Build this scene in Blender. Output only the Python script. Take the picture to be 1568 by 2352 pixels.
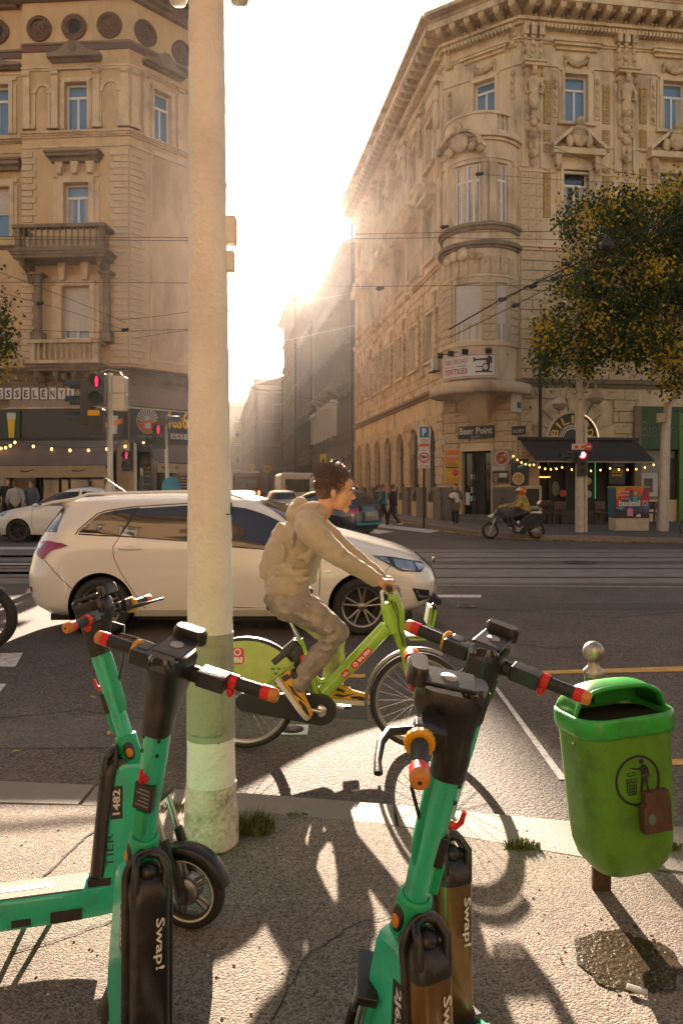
import bpy, bmesh, math, random
from mathutils import Vector, Matrix, noise
for o in list(bpy.data.objects): bpy.data.objects.remove(o)
SC = bpy.context.scene
COL = SC.collection
R = math.radians; PI = math.pi
random.seed(7)
FPX = 1700.0; CAMZ = 1.6
# ------------------------------------------------------------ camera, sky, sun, exposure
cd = bpy.data.cameras.new('camera'); cam = bpy.data.objects.new('camera', cd); COL.objects.link(cam)
cd.sensor_fit = 'AUTO'; cd.sensor_width = 36; cd.lens = 36*FPX/2352; cd.shift_y = -56/2352
cd.clip_start = .05; cd.clip_end = 3000
cam.location = (0, 0, CAMZ); cam.rotation_euler = (R(90), 0, 0); SC.camera = cam
SUN_EL = 17.3; SUN_AZ = -2.9          # azimuth from +Y towards +X
world = bpy.data.worlds.new('World'); SC.world = world; world.use_nodes = True
wn = world.node_tree; wn.nodes.clear()
sky = wn.nodes.new('ShaderNodeTexSky'); sky.sky_type = 'NISHITA'; sky.sun_disc = False
sky.sun_elevation = R(SUN_EL); sky.sun_rotation = R(SUN_AZ); sky.air_density = 1.0; sky.dust_density = 1.6; sky.ozone_density = .6
bgn = wn.nodes.new('ShaderNodeBackground'); bgn.inputs[1].default_value = .05
won = wn.nodes.new('ShaderNodeOutputWorld')
tint = wn.nodes.new('ShaderNodeMix'); tint.data_type = 'RGBA'; tint.blend_type = 'MULTIPLY'; tint.inputs[0].default_value = 1; tint.inputs[7].default_value = (1, .81, .66, 1)
wn.links.new(sky.outputs[0], tint.inputs[6]); wn.links.new(tint.outputs[2], bgn.inputs[0]); wn.links.new(bgn.outputs[0], won.inputs[0])
sl = bpy.data.lights.new('sun', 'SUN'); sl.energy = 5; sl.angle = R(.55); sl.color = (1, .80, .62)
sun = bpy.data.objects.new('sun', sl); COL.objects.link(sun); sun.location = (0, 0, 60)
_sd = Vector((math.sin(R(SUN_AZ))*math.cos(R(SUN_EL)), math.cos(R(SUN_AZ))*math.cos(R(SUN_EL)), math.sin(R(SUN_EL))))
sun.rotation_euler = _sd.to_track_quat('Z', 'Y').to_euler()
vs = SC.view_settings; vs.view_transform = 'Standard'; vs.look = 'None'; vs.gamma = 1; vs.exposure = 2.55
vs.use_curve_mapping = False
SC.cycles.max_bounces = 6; SC.cycles.diffuse_bounces = 3; SC.cycles.glossy_bounces = 3; SC.cycles.transmission_bounces = 4
SC.cycles.transparent_max_bounces = 6; SC.cycles.volume_bounces = 0; SC.cycles.caustics_reflective = False; SC.cycles.caustics_refractive = False
SC.cycles.sample_clamp_indirect = 6

# ------------------------------------------------------------ helpers
def W(px, py, Y): return Vector(((px-784)/FPX*Y, Y, CAMZ-(py-1120)/FPX*Y))
def G(px, py, z=0.0): return W(px, py, FPX*(CAMZ-z)/(py-1120))
def T(x, y, z): return Matrix.Translation((x, y, z))
def RZ(a): return Matrix.Rotation(a, 4, 'Z')
def RX(a): return Matrix.Rotation(a, 4, 'X')
def RY(a): return Matrix.Rotation(a, 4, 'Y')
def SCL(x, y, z): return Matrix.Diagonal((x, y, z, 1))
def ease(t): return t*t*(3-2*t)

_mats = {}
def pm(name, base, rough=.6, metal=0.0, var=.12, vs=3.0, bump=0.0, bs=40.0, spec=.5, coat=0.0, dirt=None, dirt_amt=0.0, dirt_scale=2.0,
       stretch=(1, 1, 1), emit=None, es=0.0, trans=0.0, alpha=None, vor=None, pits=None, coords='Object', dist=.01, sheen=0):
    """procedural material: base colour with noise variation, optional dirt colour blotches, bump"""
    if name in _mats: return _mats[name]
    m = bpy.data.materials.new(name); m.use_nodes = True; nt = m.node_tree; N = nt.nodes; L = nt.links
    b = N['Principled BSDF']; b.inputs['Roughness'].default_value = rough; b.inputs['Metallic'].default_value = metal
    b.inputs['Specular IOR Level'].default_value = spec; b.inputs['Coat Weight'].default_value = coat; b.inputs['Coat Roughness'].default_value = .06
    if sheen: b.inputs['Sheen Weight'].default_value = sheen
    if trans: b.inputs['Transmission Weight'].default_value = trans
    if alpha is not None: b.inputs['Alpha'].default_value = alpha
    tc = N.new('ShaderNodeTexCoord'); mp = N.new('ShaderNodeMapping'); L.new(tc.outputs[coords], mp.inputs[0]); mp.inputs['Scale'].default_value = stretch
    base = tuple(base)
    if var > 0:
        n1 = N.new('ShaderNodeTexNoise'); n1.inputs['Scale'].default_value = vs; n1.inputs['Detail'].default_value = 5; n1.inputs['Roughness'].default_value = .65
        L.new(mp.outputs[0], n1.inputs['Vector'])
        rp = N.new('ShaderNodeMapRange'); rp.inputs[1].default_value = .3; rp.inputs[2].default_value = .7
        rp.inputs[3].default_value = 1-var; rp.inputs[4].default_value = 1+var; L.new(n1.outputs[0], rp.inputs[0])
        mx = N.new('ShaderNodeMix'); mx.data_type = 'RGBA'; mx.blend_type = 'MULTIPLY'; mx.inputs[0].default_value = 1
        mx.inputs[6].default_value = (*base, 1)
        cmb = N.new('ShaderNodeCombineColor'); [L.new(rp.outputs[0], cmb.inputs[i]) for i in range(3)]
        L.new(cmb.outputs[0], mx.inputs[7]); out = mx.outputs[2]
        if dirt:
            n2 = N.new('ShaderNodeTexNoise'); n2.inputs['Scale'].default_value = dirt_scale; n2.inputs['Detail'].default_value = 7; n2.inputs['Roughness'].default_value = .7
            L.new(mp.outputs[0], n2.inputs['Vector'])
            r2 = N.new('ShaderNodeMapRange'); r2.inputs[1].default_value = .48; r2.inputs[2].default_value = .68; r2.inputs[3].default_value = 0; r2.inputs[4].default_value = dirt_amt
            L.new(n2.outputs[0], r2.inputs[0])
            m2 = N.new('ShaderNodeMix'); m2.data_type = 'RGBA'; L.new(r2.outputs[0], m2.inputs[0]); L.new(out, m2.inputs[6]); m2.inputs[7].default_value = (*dirt, 1)
            out = m2.outputs[2]
        if vor:   # aggregate stones: (scale, dark, light)
            v = N.new('ShaderNodeTexVoronoi'); v.inputs['Scale'].default_value = vor[0]; L.new(mp.outputs[0], v.inputs['Vector'])
            sp = N.new('ShaderNodeSeparateColor'); L.new(v.outputs['Color'], sp.inputs[0])
            r3 = N.new('ShaderNodeMapRange'); L.new(sp.outputs[0], r3.inputs[0]); r3.inputs[3].default_value = vor[1]; r3.inputs[4].default_value = vor[2]
            c3 = N.new('ShaderNodeCombineColor'); [L.new(r3.outputs[0], c3.inputs[i]) for i in range(3)]
            m3 = N.new('ShaderNodeMix'); m3.data_type = 'RGBA'; m3.blend_type = 'MULTIPLY'; m3.inputs[0].default_value = 1
            L.new(out, m3.inputs[6]); L.new(c3.outputs[0], m3.inputs[7]); out = m3.outputs[2]
        if pits:  # small open pores between the stones: (scale, size, colour)
            v4 = N.new('ShaderNodeTexVoronoi'); v4.inputs['Scale'].default_value = pits[0]; L.new(mp.outputs[0], v4.inputs['Vector'])
            r4 = N.new('ShaderNodeMapRange'); L.new(v4.outputs['Distance'], r4.inputs[0]); r4.inputs[1].default_value = pits[1]*.6; r4.inputs[2].default_value = pits[1]; r4.inputs[3].default_value = 1; r4.inputs[4].default_value = 0
            m4 = N.new('ShaderNodeMix'); m4.data_type = 'RGBA'; L.new(r4.outputs[0], m4.inputs[0]); L.new(out, m4.inputs[6]); m4.inputs[7].default_value = (*pits[2], 1); out = m4.outputs[2]
        L.new(out, b.inputs['Base Color'])
    else: b.inputs['Base Color'].default_value = (*base, 1)
    if bump > 0:
        bn = N.new('ShaderNodeTexNoise'); bn.inputs['Scale'].default_value = bs; bn.inputs['Detail'].default_value = 4
        L.new(mp.outputs[0], bn.inputs['Vector']); bp = N.new('ShaderNodeBump'); bp.inputs['Strength'].default_value = bump; bp.inputs['Distance'].default_value = dist
        h = bn.outputs[0]
        if vor:
            ad = N.new('ShaderNodeMath'); ad.operation = 'SUBTRACT'; L.new(h, ad.inputs[0]); L.new(v.outputs['Distance'], ad.inputs[1]); h = ad.outputs[0]
        L.new(h, bp.inputs['Height']); L.new(bp.outputs[0], b.inputs['Normal'])
    if emit: b.inputs['Emission Color'].default_value = (*emit, 1); b.inputs['Emission Strength'].default_value = es
    _mats[name] = m; return m

class MB:
    """collects geometry; M maps its own coordinates to those of the object"""
    def __init__(s, M=None): s.v = []; s.f = []; s.mi = []; s.sm = []; s.M = M or Matrix()
    def add(s, vv, ff, mi=0, sm=False, M=None):
        k = len(s.v); A = s.M @ M if M is not None else s.M
        s.v += [A @ Vector(p) for p in vv]; s.f += [tuple(i+k for i in f) for f in ff]; s.mi += [mi]*len(ff); s.sm += [sm]*len(ff); return s
    def box(s, x0, x1, y0, y1, z0, z1, mi=0, M=None):
        if x0 > x1: x0, x1 = x1, x0
        if y0 > y1: y0, y1 = y1, y0
        if z0 > z1: z0, z1 = z1, z0
        v = [(x, y, z) for z in (z0, z1) for y in (y0, y1) for x in (x0, x1)]
        return s.add(v, [(0, 2, 3, 1), (4, 5, 7, 6), (0, 1, 5, 4), (2, 6, 7, 3), (0, 4, 6, 2), (1, 3, 7, 5)], mi, False, M)
    def cbox(s, c, d, M=None, mi=0):
        A = T(*c) if M is None else T(*c) @ M
        return s.box(-d[0]/2, d[0]/2, -d[1]/2, d[1]/2, -d[2]/2, d[2]/2, mi, A)
    def loft(s, rings, closed=True, caps=True, sm=True, mi=0, loop=False, M=None):
        n = len(rings[0]); v = [p for r in rings for p in r]; f = []; m = len(rings)
        for i in range(m if loop else m-1):
            for j in range(n if closed else n-1):
                a = i*n+j; b = i*n+(j+1) % n; c = ((i+1) % m)*n+(j+1) % n; d = ((i+1) % m)*n+j; f.append((a, b, c, d))
        s.add(v, f, mi, sm, M)
        if caps and not loop and closed:
            s.add(rings[0], [tuple(range(n-1, -1, -1))], mi, False, M); s.add(rings[-1], [tuple(range(n))], mi, False, M)
        return s
    def tube(s, path, r, n=8, caps=True, sm=True, mi=0, flat=1.0, loop=False, M=None):
        P = [Vector(p) for p in path]; m = len(P); rr = r if isinstance(r, (list, tuple)) else [r]*m; rings = []; up = None
        for i, p in enumerate(P):
            a = P[(i-1) % m] if (loop or i > 0) else P[0]; b = P[(i+1) % m] if (loop or i < m-1) else P[-1]
            t = (b-a); t = t.normalized() if t.length > 1e-9 else Vector((0, 0, 1))
            if up is None: up = Vector((0, 0, 1)) if abs(t.z) < .9 else Vector((0, 1, 0))
            x = t.cross(up)
            if x.length < 1e-4: x = t.orthogonal()
            x.normalize(); y = x.cross(t).normalized(); up = y
            rings.append([p+x*math.cos(2*PI*j/n)*rr[i]+y*math.sin(2*PI*j/n)*rr[i]*flat for j in range(n)])
        return s.loft(rings, True, caps, sm, mi, loop, M)
    def lathe(s, prof, n=16, M=None, mi=0, sm=True, caps=False, arc=2*PI, flat=1.0):
        full = abs(arc-2*PI) < 1e-6; k = n if full else n+1; rings = []
        for r_, z in prof: rings.append([(r_*math.cos(arc*j/n), r_*math.sin(arc*j/n)*flat, z) for j in range(k)])
        return s.loft(rings, full, caps, sm, mi, False, M)
    def prism(s, poly, d0, d1, M=None, mi=0, sm=False):
        """poly in x,z extruded along y from d0 to d1"""
        n = len(poly); v = [(x, d0, z) for x, z in poly]+[(x, d1, z) for x, z in poly]
        f = [tuple(range(n)), tuple(range(2*n-1, n-1, -1))]; s.add(v, f, mi, False, M)
        s.add(v, [(i, i+n, (i+1) % n+n, (i+1) % n) for i in range(n)], mi, sm, M); return s
    def ball(s, c, r, n=12, M=None, mi=0, m=None):
        if not isinstance(r, (list, tuple)): r = (r, r, r)
        m = m or max(4, n//2+1); rings = []
        for i in range(m+1):
            a = -PI/2+PI*i/m; q = max(math.cos(a), .02)
            rings.append([(c[0]+r[0]*q*math.cos(2*PI*j/n), c[1]+r[1]*q*math.sin(2*PI*j/n), c[2]+r[2]*math.sin(a)) for j in range(n)])
        return s.loft(rings, True, True, True, mi, False, M)
    def mesh(s, name, mats):
        me = bpy.data.meshes.new(name); me.from_pydata([tuple(p) for p in s.v], [], s.f)
        for m in (mats if isinstance(mats, (list, tuple)) else [mats]): me.materials.append(m)
        me.polygons.foreach_set('material_index', s.mi); me.polygons.foreach_set('use_smooth', s.sm); me.update()
        return me
_world_roots = {}
def thing(name, label, cat, loc=(0, 0, 0), M=None, group=None, world=True):
    """an Empty at the thing's base; with world=True its parts are built in world coordinates"""
    o = bpy.data.objects.new(name, None); COL.objects.link(o); o.empty_display_size = .2
    if M is not None: o.matrix_basis = M; world = False
    else: o.location = loc
    o['label'] = label; o['category'] = cat
    if group: o['group'] = group
    if world: _world_roots[o] = Matrix.Translation(-Vector(loc))
    return o
def obj(name, mb, mats=None, parent=None, M=None, label=None, kind=None, bevel=0, sub=0, fixn=False, cat=None, group=None, seg=2, auto=False):
    me = mb.mesh(name, mats) if isinstance(mb, MB) else mb
    if fixn or bevel or sub:
        bm = bmesh.new(); bm.from_mesh(me); bmesh.ops.remove_doubles(bm, verts=bm.verts, dist=1e-5); bmesh.ops.recalc_face_normals(bm, faces=bm.faces); bm.to_mesh(me); bm.free()
    o = bpy.data.objects.new(name, me); COL.objects.link(o)
    if parent is not None:
        o.parent = parent
        if parent in _world_roots: o.matrix_parent_inverse = _world_roots[parent]
    if M is not None: o.matrix_basis = M
    if bevel:
        b = o.modifiers.new('bevel', 'BEVEL'); b.width = bevel; b.segments = seg; b.limit_method = 'ANGLE'; b.angle_limit = R(40)
        me.polygons.foreach_set('use_smooth', [True]*len(me.polygons)); w = o.modifiers.new('wn', 'WEIGHTED_NORMAL'); w.keep_sharp = False
    if sub: d = o.modifiers.new('sub', 'SUBSURF'); d.levels = d.render_levels = sub
    if auto:
        try:
            me.polygons.foreach_set('use_smooth', [True]*len(me.polygons)); me.set_sharp_from_angle(angle=R(35))
        except Exception: pass
    if label: o['label'] = label
    if kind: o['kind'] = kind
    if cat: o['category'] = cat
    if group: o['group'] = group
    return o
def solo(name, mb, mats, label, cat, group=None, **k): return obj(name, mb, mats, None, label=label, cat=cat, group=group, **k)
def struct(name, mb, mats, **k): return obj(name, mb, mats, None, kind='structure', **k)
def kids(o): return [c for c in COL.objects if c.parent is o]
def copy_tree(o, M=None, label=None, group=None, parent=None, _idx=None):
    if _idx is None:
        _idx = {}
        for c in COL.objects:
            if c.parent: _idx.setdefault(c.parent, []).append(c)
    c = o.copy(); COL.objects.link(c)
    if parent is not None: c.parent = parent
    if M is not None: c.matrix_basis = M
    if label: c['label'] = label
    if group: c['group'] = group
    for ch in _idx.get(o, []): copy_tree(ch, parent=c, _idx=_idx)
    return c
_pc = {}
_stuff = {}
def piece(root, name, me, M, mat, most=280, stuff_name=None):
    """one of many alike pieces: an object of its own up to the limit, then joined into one stuff part"""
    k = (root.name, name); _pc[k] = _pc.get(k, 0)+1
    if _pc[k] <= most: return obj(name, me, None, root, M)
    sk = (root, (stuff_name or name+'_row'), mat)
    mb = _stuff.setdefault(sk, MB()); mb.add([v.co for v in me.vertices], [tuple(p.vertices) for p in me.polygons], 0, False, M)
def flush_stuff():
    for (root, name, mat), mb in _stuff.items(): obj(name, mb, mat, root, kind='stuff')
    _stuff.clear()
_cubes = {}
def cube(mat, name='stone', ch=.06):
    """unit block with chamfered front edges; x,z in -.5..+.5, y from 0 (back) to -1 (front)"""
    k = (mat.name, name)
    if k not in _cubes:
        a, b = .5, .5-ch
        v = [(-a, 0, -a), (a, 0, -a), (a, 0, a), (-a, 0, a), (-a, -.7, -a), (a, -.7, -a), (a, -.7, a), (-a, -.7, a), (-b, -1, -b), (b, -1, -b), (b, -1, b), (-b, -1, b)]
        f = [(4, 5, 9, 8), (5, 6, 10, 9), (6, 7, 11, 10), (7, 4, 8, 11), (8, 9, 10, 11), (0, 1, 5, 4), (1, 2, 6, 5), (2, 3, 7, 6), (3, 0, 4, 7)]
        _cubes[k] = MB().add(v, f).mesh(name, mat)
    return _cubes[k]
def text_mb(txt, x0, x1, z0, z1, y=0.0, M=None, mb=None, mi=0, ext=.004, keep=False, bold=0.0, rot=0, res=2):
    """lettering as geometry filling the box x0..x1, z0..z1 in the plane y (front towards -y)"""
    cu = bpy.data.curves.new('t', 'FONT'); cu.body = txt; cu.resolution_u = res; cu.offset = bold; cu.extrude = 0
    o = bpy.data.objects.new('t', cu); me = bpy.data.meshes.new_from_object(o)
    co = [v.co.copy() for v in me.vertices]; fs = [tuple(p.vertices) for p in me.polygons]
    bpy.data.objects.remove(o); bpy.data.curves.remove(cu); bpy.data.meshes.remove(me)
    mb = mb or MB()
    if not co: return mb
    ax = min(c.x for c in co); bx = max(c.x for c in co); ay = min(c.y for c in co); by = max(c.y for c in co)
    if rot:   # text running down (-1) or up (1)
        co = [Vector((c.y*-rot, c.x*rot, 0)) for c in co]
        ax = min(c.x for c in co); bx = max(c.x for c in co); ay = min(c.y for c in co); by = max(c.y for c in co)
    sx = (x1-x0)/(bx-ax); sz = (z1-z0)/(by-ay)
    if keep: sx = sz = min(sx, sz)
    cx = (x0+x1)/2; cz = (z0+z1)/2; mx = (ax+bx)/2; my = (ay+by)/2
    mb.add([(cx+(c.x-mx)*sx, y, cz+(c.y-my)*sz) for c in co], fs, mi, False, M)
    return mb
def disc(mb, cx, cz, r, y=0.0, n=24, mi=0, rz=None, M=None, a0=0, a1=2*PI):
    rz = rz or r; full = abs(a1-a0-2*PI) < 1e-6
    p = [(cx+r*math.cos(a0+(a1-a0)*i/n), y, cz+rz*math.sin(a0+(a1-a0)*i/n)) for i in range(n if full else n+1)]
    mb.add(p, [tuple(range(len(p)))], mi, False, M); return mb
def ring(mb, cx, cz, r0, r1, y=0.0, n=28, mi=0, M=None, a0=0, a1=2*PI, y2=None):
    full = abs(a1-a0-2*PI) < 1e-6; k = n if full else n+1
    P = [(cx+q*math.cos(a0+(a1-a0)*i/n), y, cz+q*math.sin(a0+(a1-a0)*i/n)) for q in (r0, r1) for i in range(k)]
    f = [(i, (i+1) % k, k+(i+1) % k, k+i) for i in range(k if full else k-1)]
    mb.add(P, f, mi, False, M)
    if y2 is not None:
        P2 = [(cx+q*math.cos(a0+(a1-a0)*i/n), yy, cz+q*math.sin(a0+(a1-a0)*i/n)) for q in (r0, r1) for yy in (y, y2) for i in range(k)]
        f2 = [(o+i, o+(i+1) % k, o+k+(i+1) % k, o+k+i) for o in (0, 2*k) for i in range(k if full else k-1)]
        mb.add(P2, f2, mi, False, M)
    return mb
# ------------------------------------------------------------ materials of the setting
ASPH = pm('asphalt', (.10, .084, .072), .8, var=.22, vs=.7, bump=.8, bs=130, vor=(75, .55, 1.7), dist=.006, spec=.25)
ASPH_O = pm('old_asphalt', (.075, .064, .056), .75, spec=.25, var=.25, vs=1.1, bump=.5, bs=90, vor=(60, .7, 1.3), dist=.005)
PAVE = pm('pavement_asphalt', (.20, .165, .132), .85, spec=.25, var=.16, vs=2.2, bump=.45, bs=150, vor=(150, .5, 1.5), pits=(48, .24, (.05, .043, .036)), dist=.006, dirt=(.09, .08, .07), dirt_amt=.5, dirt_scale=1.3)
KERB = pm('kerb_granite', (.22, .19, .16), .75, var=.14, vs=6, bump=.5, bs=120, dirt=(.15, .13, .11), dirt_amt=.5, dirt_scale=3)
CRACK = pm('joint_dirt', (.03, .026, .022), .95, var=.3, vs=30)
RAIL = pm('rail_steel', (.16, .14, .12), .35, metal=.9, var=.2, vs=9)
CONC = pm('track_concrete', (.2, .18, .16), .8, var=.16, vs=1.6, bump=.4, bs=60, dirt=(.1, .09, .08), dirt_amt=.6)
WPAINT = pm('road_paint_white', (.62, .6, .56), .7, var=.2, vs=9, dirt=(.16, .14, .12), dirt_amt=.8, dirt_scale=14)
YPAINT = pm('road_paint_yellow', (.62, .36, .07), .7, var=.15, vs=9, dirt=(.2, .14, .07), dirt_amt=.7, dirt_scale=14)
# ------------------------------------------------------------ ground
g = MB(); g.add([(-400, -60, -.02), (400, -60, -.02), (400, 900, -.02), (-400, 900, -.02)], [(0, 1, 2, 3)]); struct('ground', g, ASPH_O)
rd = MB(); n = 40
rd.add([(-60, -6, 0), (70, -6, 0), (70, 22.4, 0), (-60, 22.4, 0)], [(0, 1, 2, 3)]); struct('road', rd, ASPH)
rd = MB(); rd.add([(-60, 22.402, -.001), (70, 22.402, -.001), (70, 300, -.001), (-60, 300, -.001)], [(0, 1, 2, 3)]); struct('side_street', rd, ASPH_O)
def strip(mb, pts, w, z):
    P = [Vector((p[0], p[1], 0)) for p in pts]
    for a, b in zip(P[:-1], P[1:]):
        d = (b-a).normalized(); q = Vector((-d.y, d.x, 0))*w/2
        mb.add([(p.x, p.y, z) for p in (a-q, b-q, b+q, a+q)], [(0, 1, 2, 3)])
# near pavement: outer edge (road side) and inner edge of the kerb, read along the photo's kerb line
PZ = .035
ko = [(-900, 1765), (-300, 1782), (0, 1793), (430, 1812), (640, 1822), (888, 1845), (1148, 1878), (1532, 1894), (1900, 1912), (2600, 1950)]
ki = [(-900, 1805), (-300, 1832), (0, 1846), (430, 1853), (640, 1866), (888, 1893), (1148, 1935), (1532, 2004), (1900, 2045), (2600, 2110)]
KO = [G(x, y, PZ) for x, y in ko]; KI = [G(x, y, PZ) for x, y in ki]
def lerp_pts(P, X):
    for a, b in zip(P[:-1], P[1:]):
        if a.x <= X <= b.x: t = (X-a.x)/(b.x-a.x); return a.lerp(b, t)
    return P[0] if X < P[0].x else P[-1]
pv = MB(); xs = [KI[0].x-8]+[p.x for p in KI]+[KI[-1].x+10]
top = [(x, lerp_pts(KI, x).y-.006, PZ) for x in xs]; bot = [(x, -7.0, PZ) for x in xs]
m_ = len(xs); pv.add(top+bot, [(i, i+m_, i+m_+1, i+1) for i in range(m_-1)])
PAVEMENT = struct('pavement', pv, PAVE)
random.seed(3); x = KO[0].x
for i in range(16):
    w = .62+random.random()*.25; a = x+.006; b = x+w-.006
    if b > KO[-1].x: break
    k = MB(); dz = random.uniform(-.003, .004)
    q = [lerp_pts(KI, a), lerp_pts(KI, b), lerp_pts(KO, b), lerp_pts(KO, a)]
    v = [(p.x, p.y, -.03) for p in q]+[(p.x, p.y, PZ+dz) for p in q]
    k.add(v, [(4, 5, 6, 7), (0, 1, 5, 4), (1, 2, 6, 5), (2, 3, 7, 6), (3, 0, 4, 7)]); obj('kerb_stone', k, KERB, PAVEMENT, bevel=.008)
    x += w
x0 = KO[0].x
jn = MB(); strip(jn, [(x, lerp_pts(KI, x).y) for x in [x0+.1*i for i in range(80)] if x < KI[-1].x], .014, PZ-.002); struct('kerb_joint', jn, CRACK)
def crack(name, pts, w, z, seed=1):
    rnd = random.Random(seed); P = [G(x, y, z) for x, y in pts]; mb = MB(); out = []
    for a, b in zip(P[:-1], P[1:]):
        k = max(2, int((b-a).length/.03))
        for i in range(k): out.append(a.lerp(b, i/k)+Vector((rnd.uniform(-.007, .007), rnd.uniform(-.007, .007), 0)))
    for i in range(len(out)-1):
        d = (out[i+1]-out[i]); q = Vector((-d.y, d.x, 0)).normalized()*w*rnd.uniform(.25, .6)
        mb.add([(p.x, p.y, z+.003) for p in (out[i]-q, out[i+1]-q, out[i+1]+q, out[i]+q)], [(0, 1, 2, 3)])
    return struct(name, mb, CRACK)
crack('pavement_joint', [(275, 1858), (180, 1940), (60, 2052), (0, 2110)], .012, PZ, 2)
crack('pavement_crack', [(370, 2060), (240, 2122), (130, 2160), (0, 2200)], .007, PZ, 3)
crack('road_crack', [(1568, 1405), (1400, 1420), (1210, 1404), (1090, 1402)], .02, .002, 4)
# road markings
def mark(name, quads, m, z=.004):
    mb = MB()
    for q in quads: mb.add([tuple(G(x, y, z)) for x, y in q], [(0, 1, 2, 3)])
    return struct(name, mb, m)
mark('yellow_line', [[(1195, 1549), (1195, 1542), (1600, 1529), (1600, 1541)], [(800, 1556), (800, 1548), (838, 1548), (838, 1556)]], YPAINT)
mark('yellow_line', [[(1530, 1758), (1530, 1744), (1620, 1740), (1620, 1754)]], YPAINT)
mark('white_line', [[(1302, 1790), (1283, 1790), (1120, 1560), (1128, 1560)]], WPAINT)
mark('white_line', [[(996, 1372), (996, 1366), (1104, 1366), (1104, 1372)]], WPAINT)
mark('crossing_stripe', [[(-20, 1531), (0, 1500), (54, 1499), (36, 1531)], [(-30, 1592), (-12, 1570), (16, 1570), (-2, 1592)]], WPAINT)
mark('crossing_stripe', [[(700, 1205), (740, 1201), (905, 1221), (870, 1226)], [(800, 1203), (836, 1200), (1012, 1219), (985, 1224)],
     [(560, 1208), (600, 1205), (770, 1226), (740, 1231)]], WPAINT)
mark('crossing_stripe', [[(-260, 1262+i*19), (-260, 1256+i*19), (160, 1256+i*19), (150, 1262+i*19)] for i in range(4)], WPAINT)
mark('white_line', [[(940, 1345), (940, 1342), (1600, 1347), (1600, 1350)]], pm('worn_paint', (.2, .185, .16), .8, var=.3, vs=8))
PATCH = pm('asphalt_patch', (.06, .052, .046), .85, var=.2, vs=2, bump=.4, bs=120, vor=(90, .7, 1.3), dist=.004)
mark('asphalt_patch', [[(1000, 1400), (1010, 1386), (1560, 1384), (1600, 1400)], [(560, 1640), (600, 1604), (860, 1610), (880, 1652)]], PATCH, .003)
mark('asphalt_patch', [[(-60, 1720), (-40, 1640), (330, 1644), (350, 1716)]], pm('pale_patch', (.11, .095, .082), .85, var=.25, vs=3, bump=.5, bs=110, vor=(80, .6, 1.4), dist=.005), .003)
crack('road_crack', [(1568, 1500), (1400, 1482), (1260, 1490), (1130, 1470)], .014, .003, 8); crack('road_crack', [(0, 1650), (180, 1632), (400, 1660)], .01, .003, 9); crack('pavement_crack', [(620, 2352), (700, 2200), (820, 2120), (1000, 2090)], .005, PZ, 10)
# tram tracks: concrete bed sheets and grooved rails
tb = MB()
for y0, y1 in ((12.2, 15.2), (15.9, 18.9)): tb.add([(-60, y0, .004), (70, y0+.3, .004), (70, y1+.3, .004), (-60, y1, .004)], [(0, 1, 2, 3)])
struct('track_bed', tb, CONC)
for y in (12.95, 14.4, 16.65, 18.1):
    r_ = MB()
    for o_, w_ in ((0, .06), (.085, .035)): r_.box(-60, 70, y+o_+.15-w_/2, y+o_+.15+w_/2, -.01, .012)
    struct('tram_rail', r_, RAIL)
    gv = MB(); gv.add([(-60, y+.18, .0075), (70, y+.18, .0075), (70, y+.218, .0075), (-60, y+.218, .0075)], [(0, 1, 2, 3)]); struct('rail_groove', gv, CRACK)
# far pavement with kerb, following the corner round into the side street
FKZ = .13
FP = [(1700, 1252), (1568, 1247), (1250, 1239), (1150, 1234), (1075, 1227), (1000, 1215), (940, 1201), (870, 1187), (810, 1180)]
fk = [G(x, y, 0) for x, y in FP]
sdir = Vector((-.165, .986, 0))
fk = [Vector((40, 24.5, 0))]+fk+[fk[-1]+sdir*110]
fp = MB(); inner = [Vector((p.x+14, p.y+9, 0)) for p in fk]
nn = len(fk); vv = [(p.x, p.y, FKZ) for p in fk]+[(max(p.x, 9.0)+18, p.y+12, FKZ) for p in fk]
fp.add(vv, [(i, i+1, i+1+nn, i+nn) for i in range(nn-1)])
struct('far_pavement', fp, pm('far_pavement_asphalt', (.11, .098, .088), .75, var=.2, vs=1.3, bump=.4, bs=50, vor=(25, .8, 1.2), dirt=(.06, .05, .045), dirt_amt=.5))
fkb = MB()
for a, b in zip(fk[:-1], fk[1:]):
    d = (b-a).normalized(); q = Vector((d.y, -d.x, 0)).normalized()*-.14
    L_ = (b-a).length; k = max(1, int(L_/1.0)); k = min(k, 24)
    for i in range(k):
        p0 = a.lerp(b, i/k)+d*.006; p1 = a.lerp(b, (i+1)/k)-d*.006
        v = [(p.x, p.y, z) for z in (-.02, FKZ+.012) for p in (p0, p1, p1-q, p0-q)]
        fkb.add(v, [(4, 5, 6, 7), (0, 1, 5, 4), (1, 2, 6, 5), (2, 3, 7, 6), (3, 0, 4, 7)])
struct('far_kerb', fkb, KERB, fixn=True)
lp = MB(); lp.box(-60, -7.1, 24.6, 60, -.01, FKZ); struct('left_pavement', lp, _mats['far_pavement_asphalt'])
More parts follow.
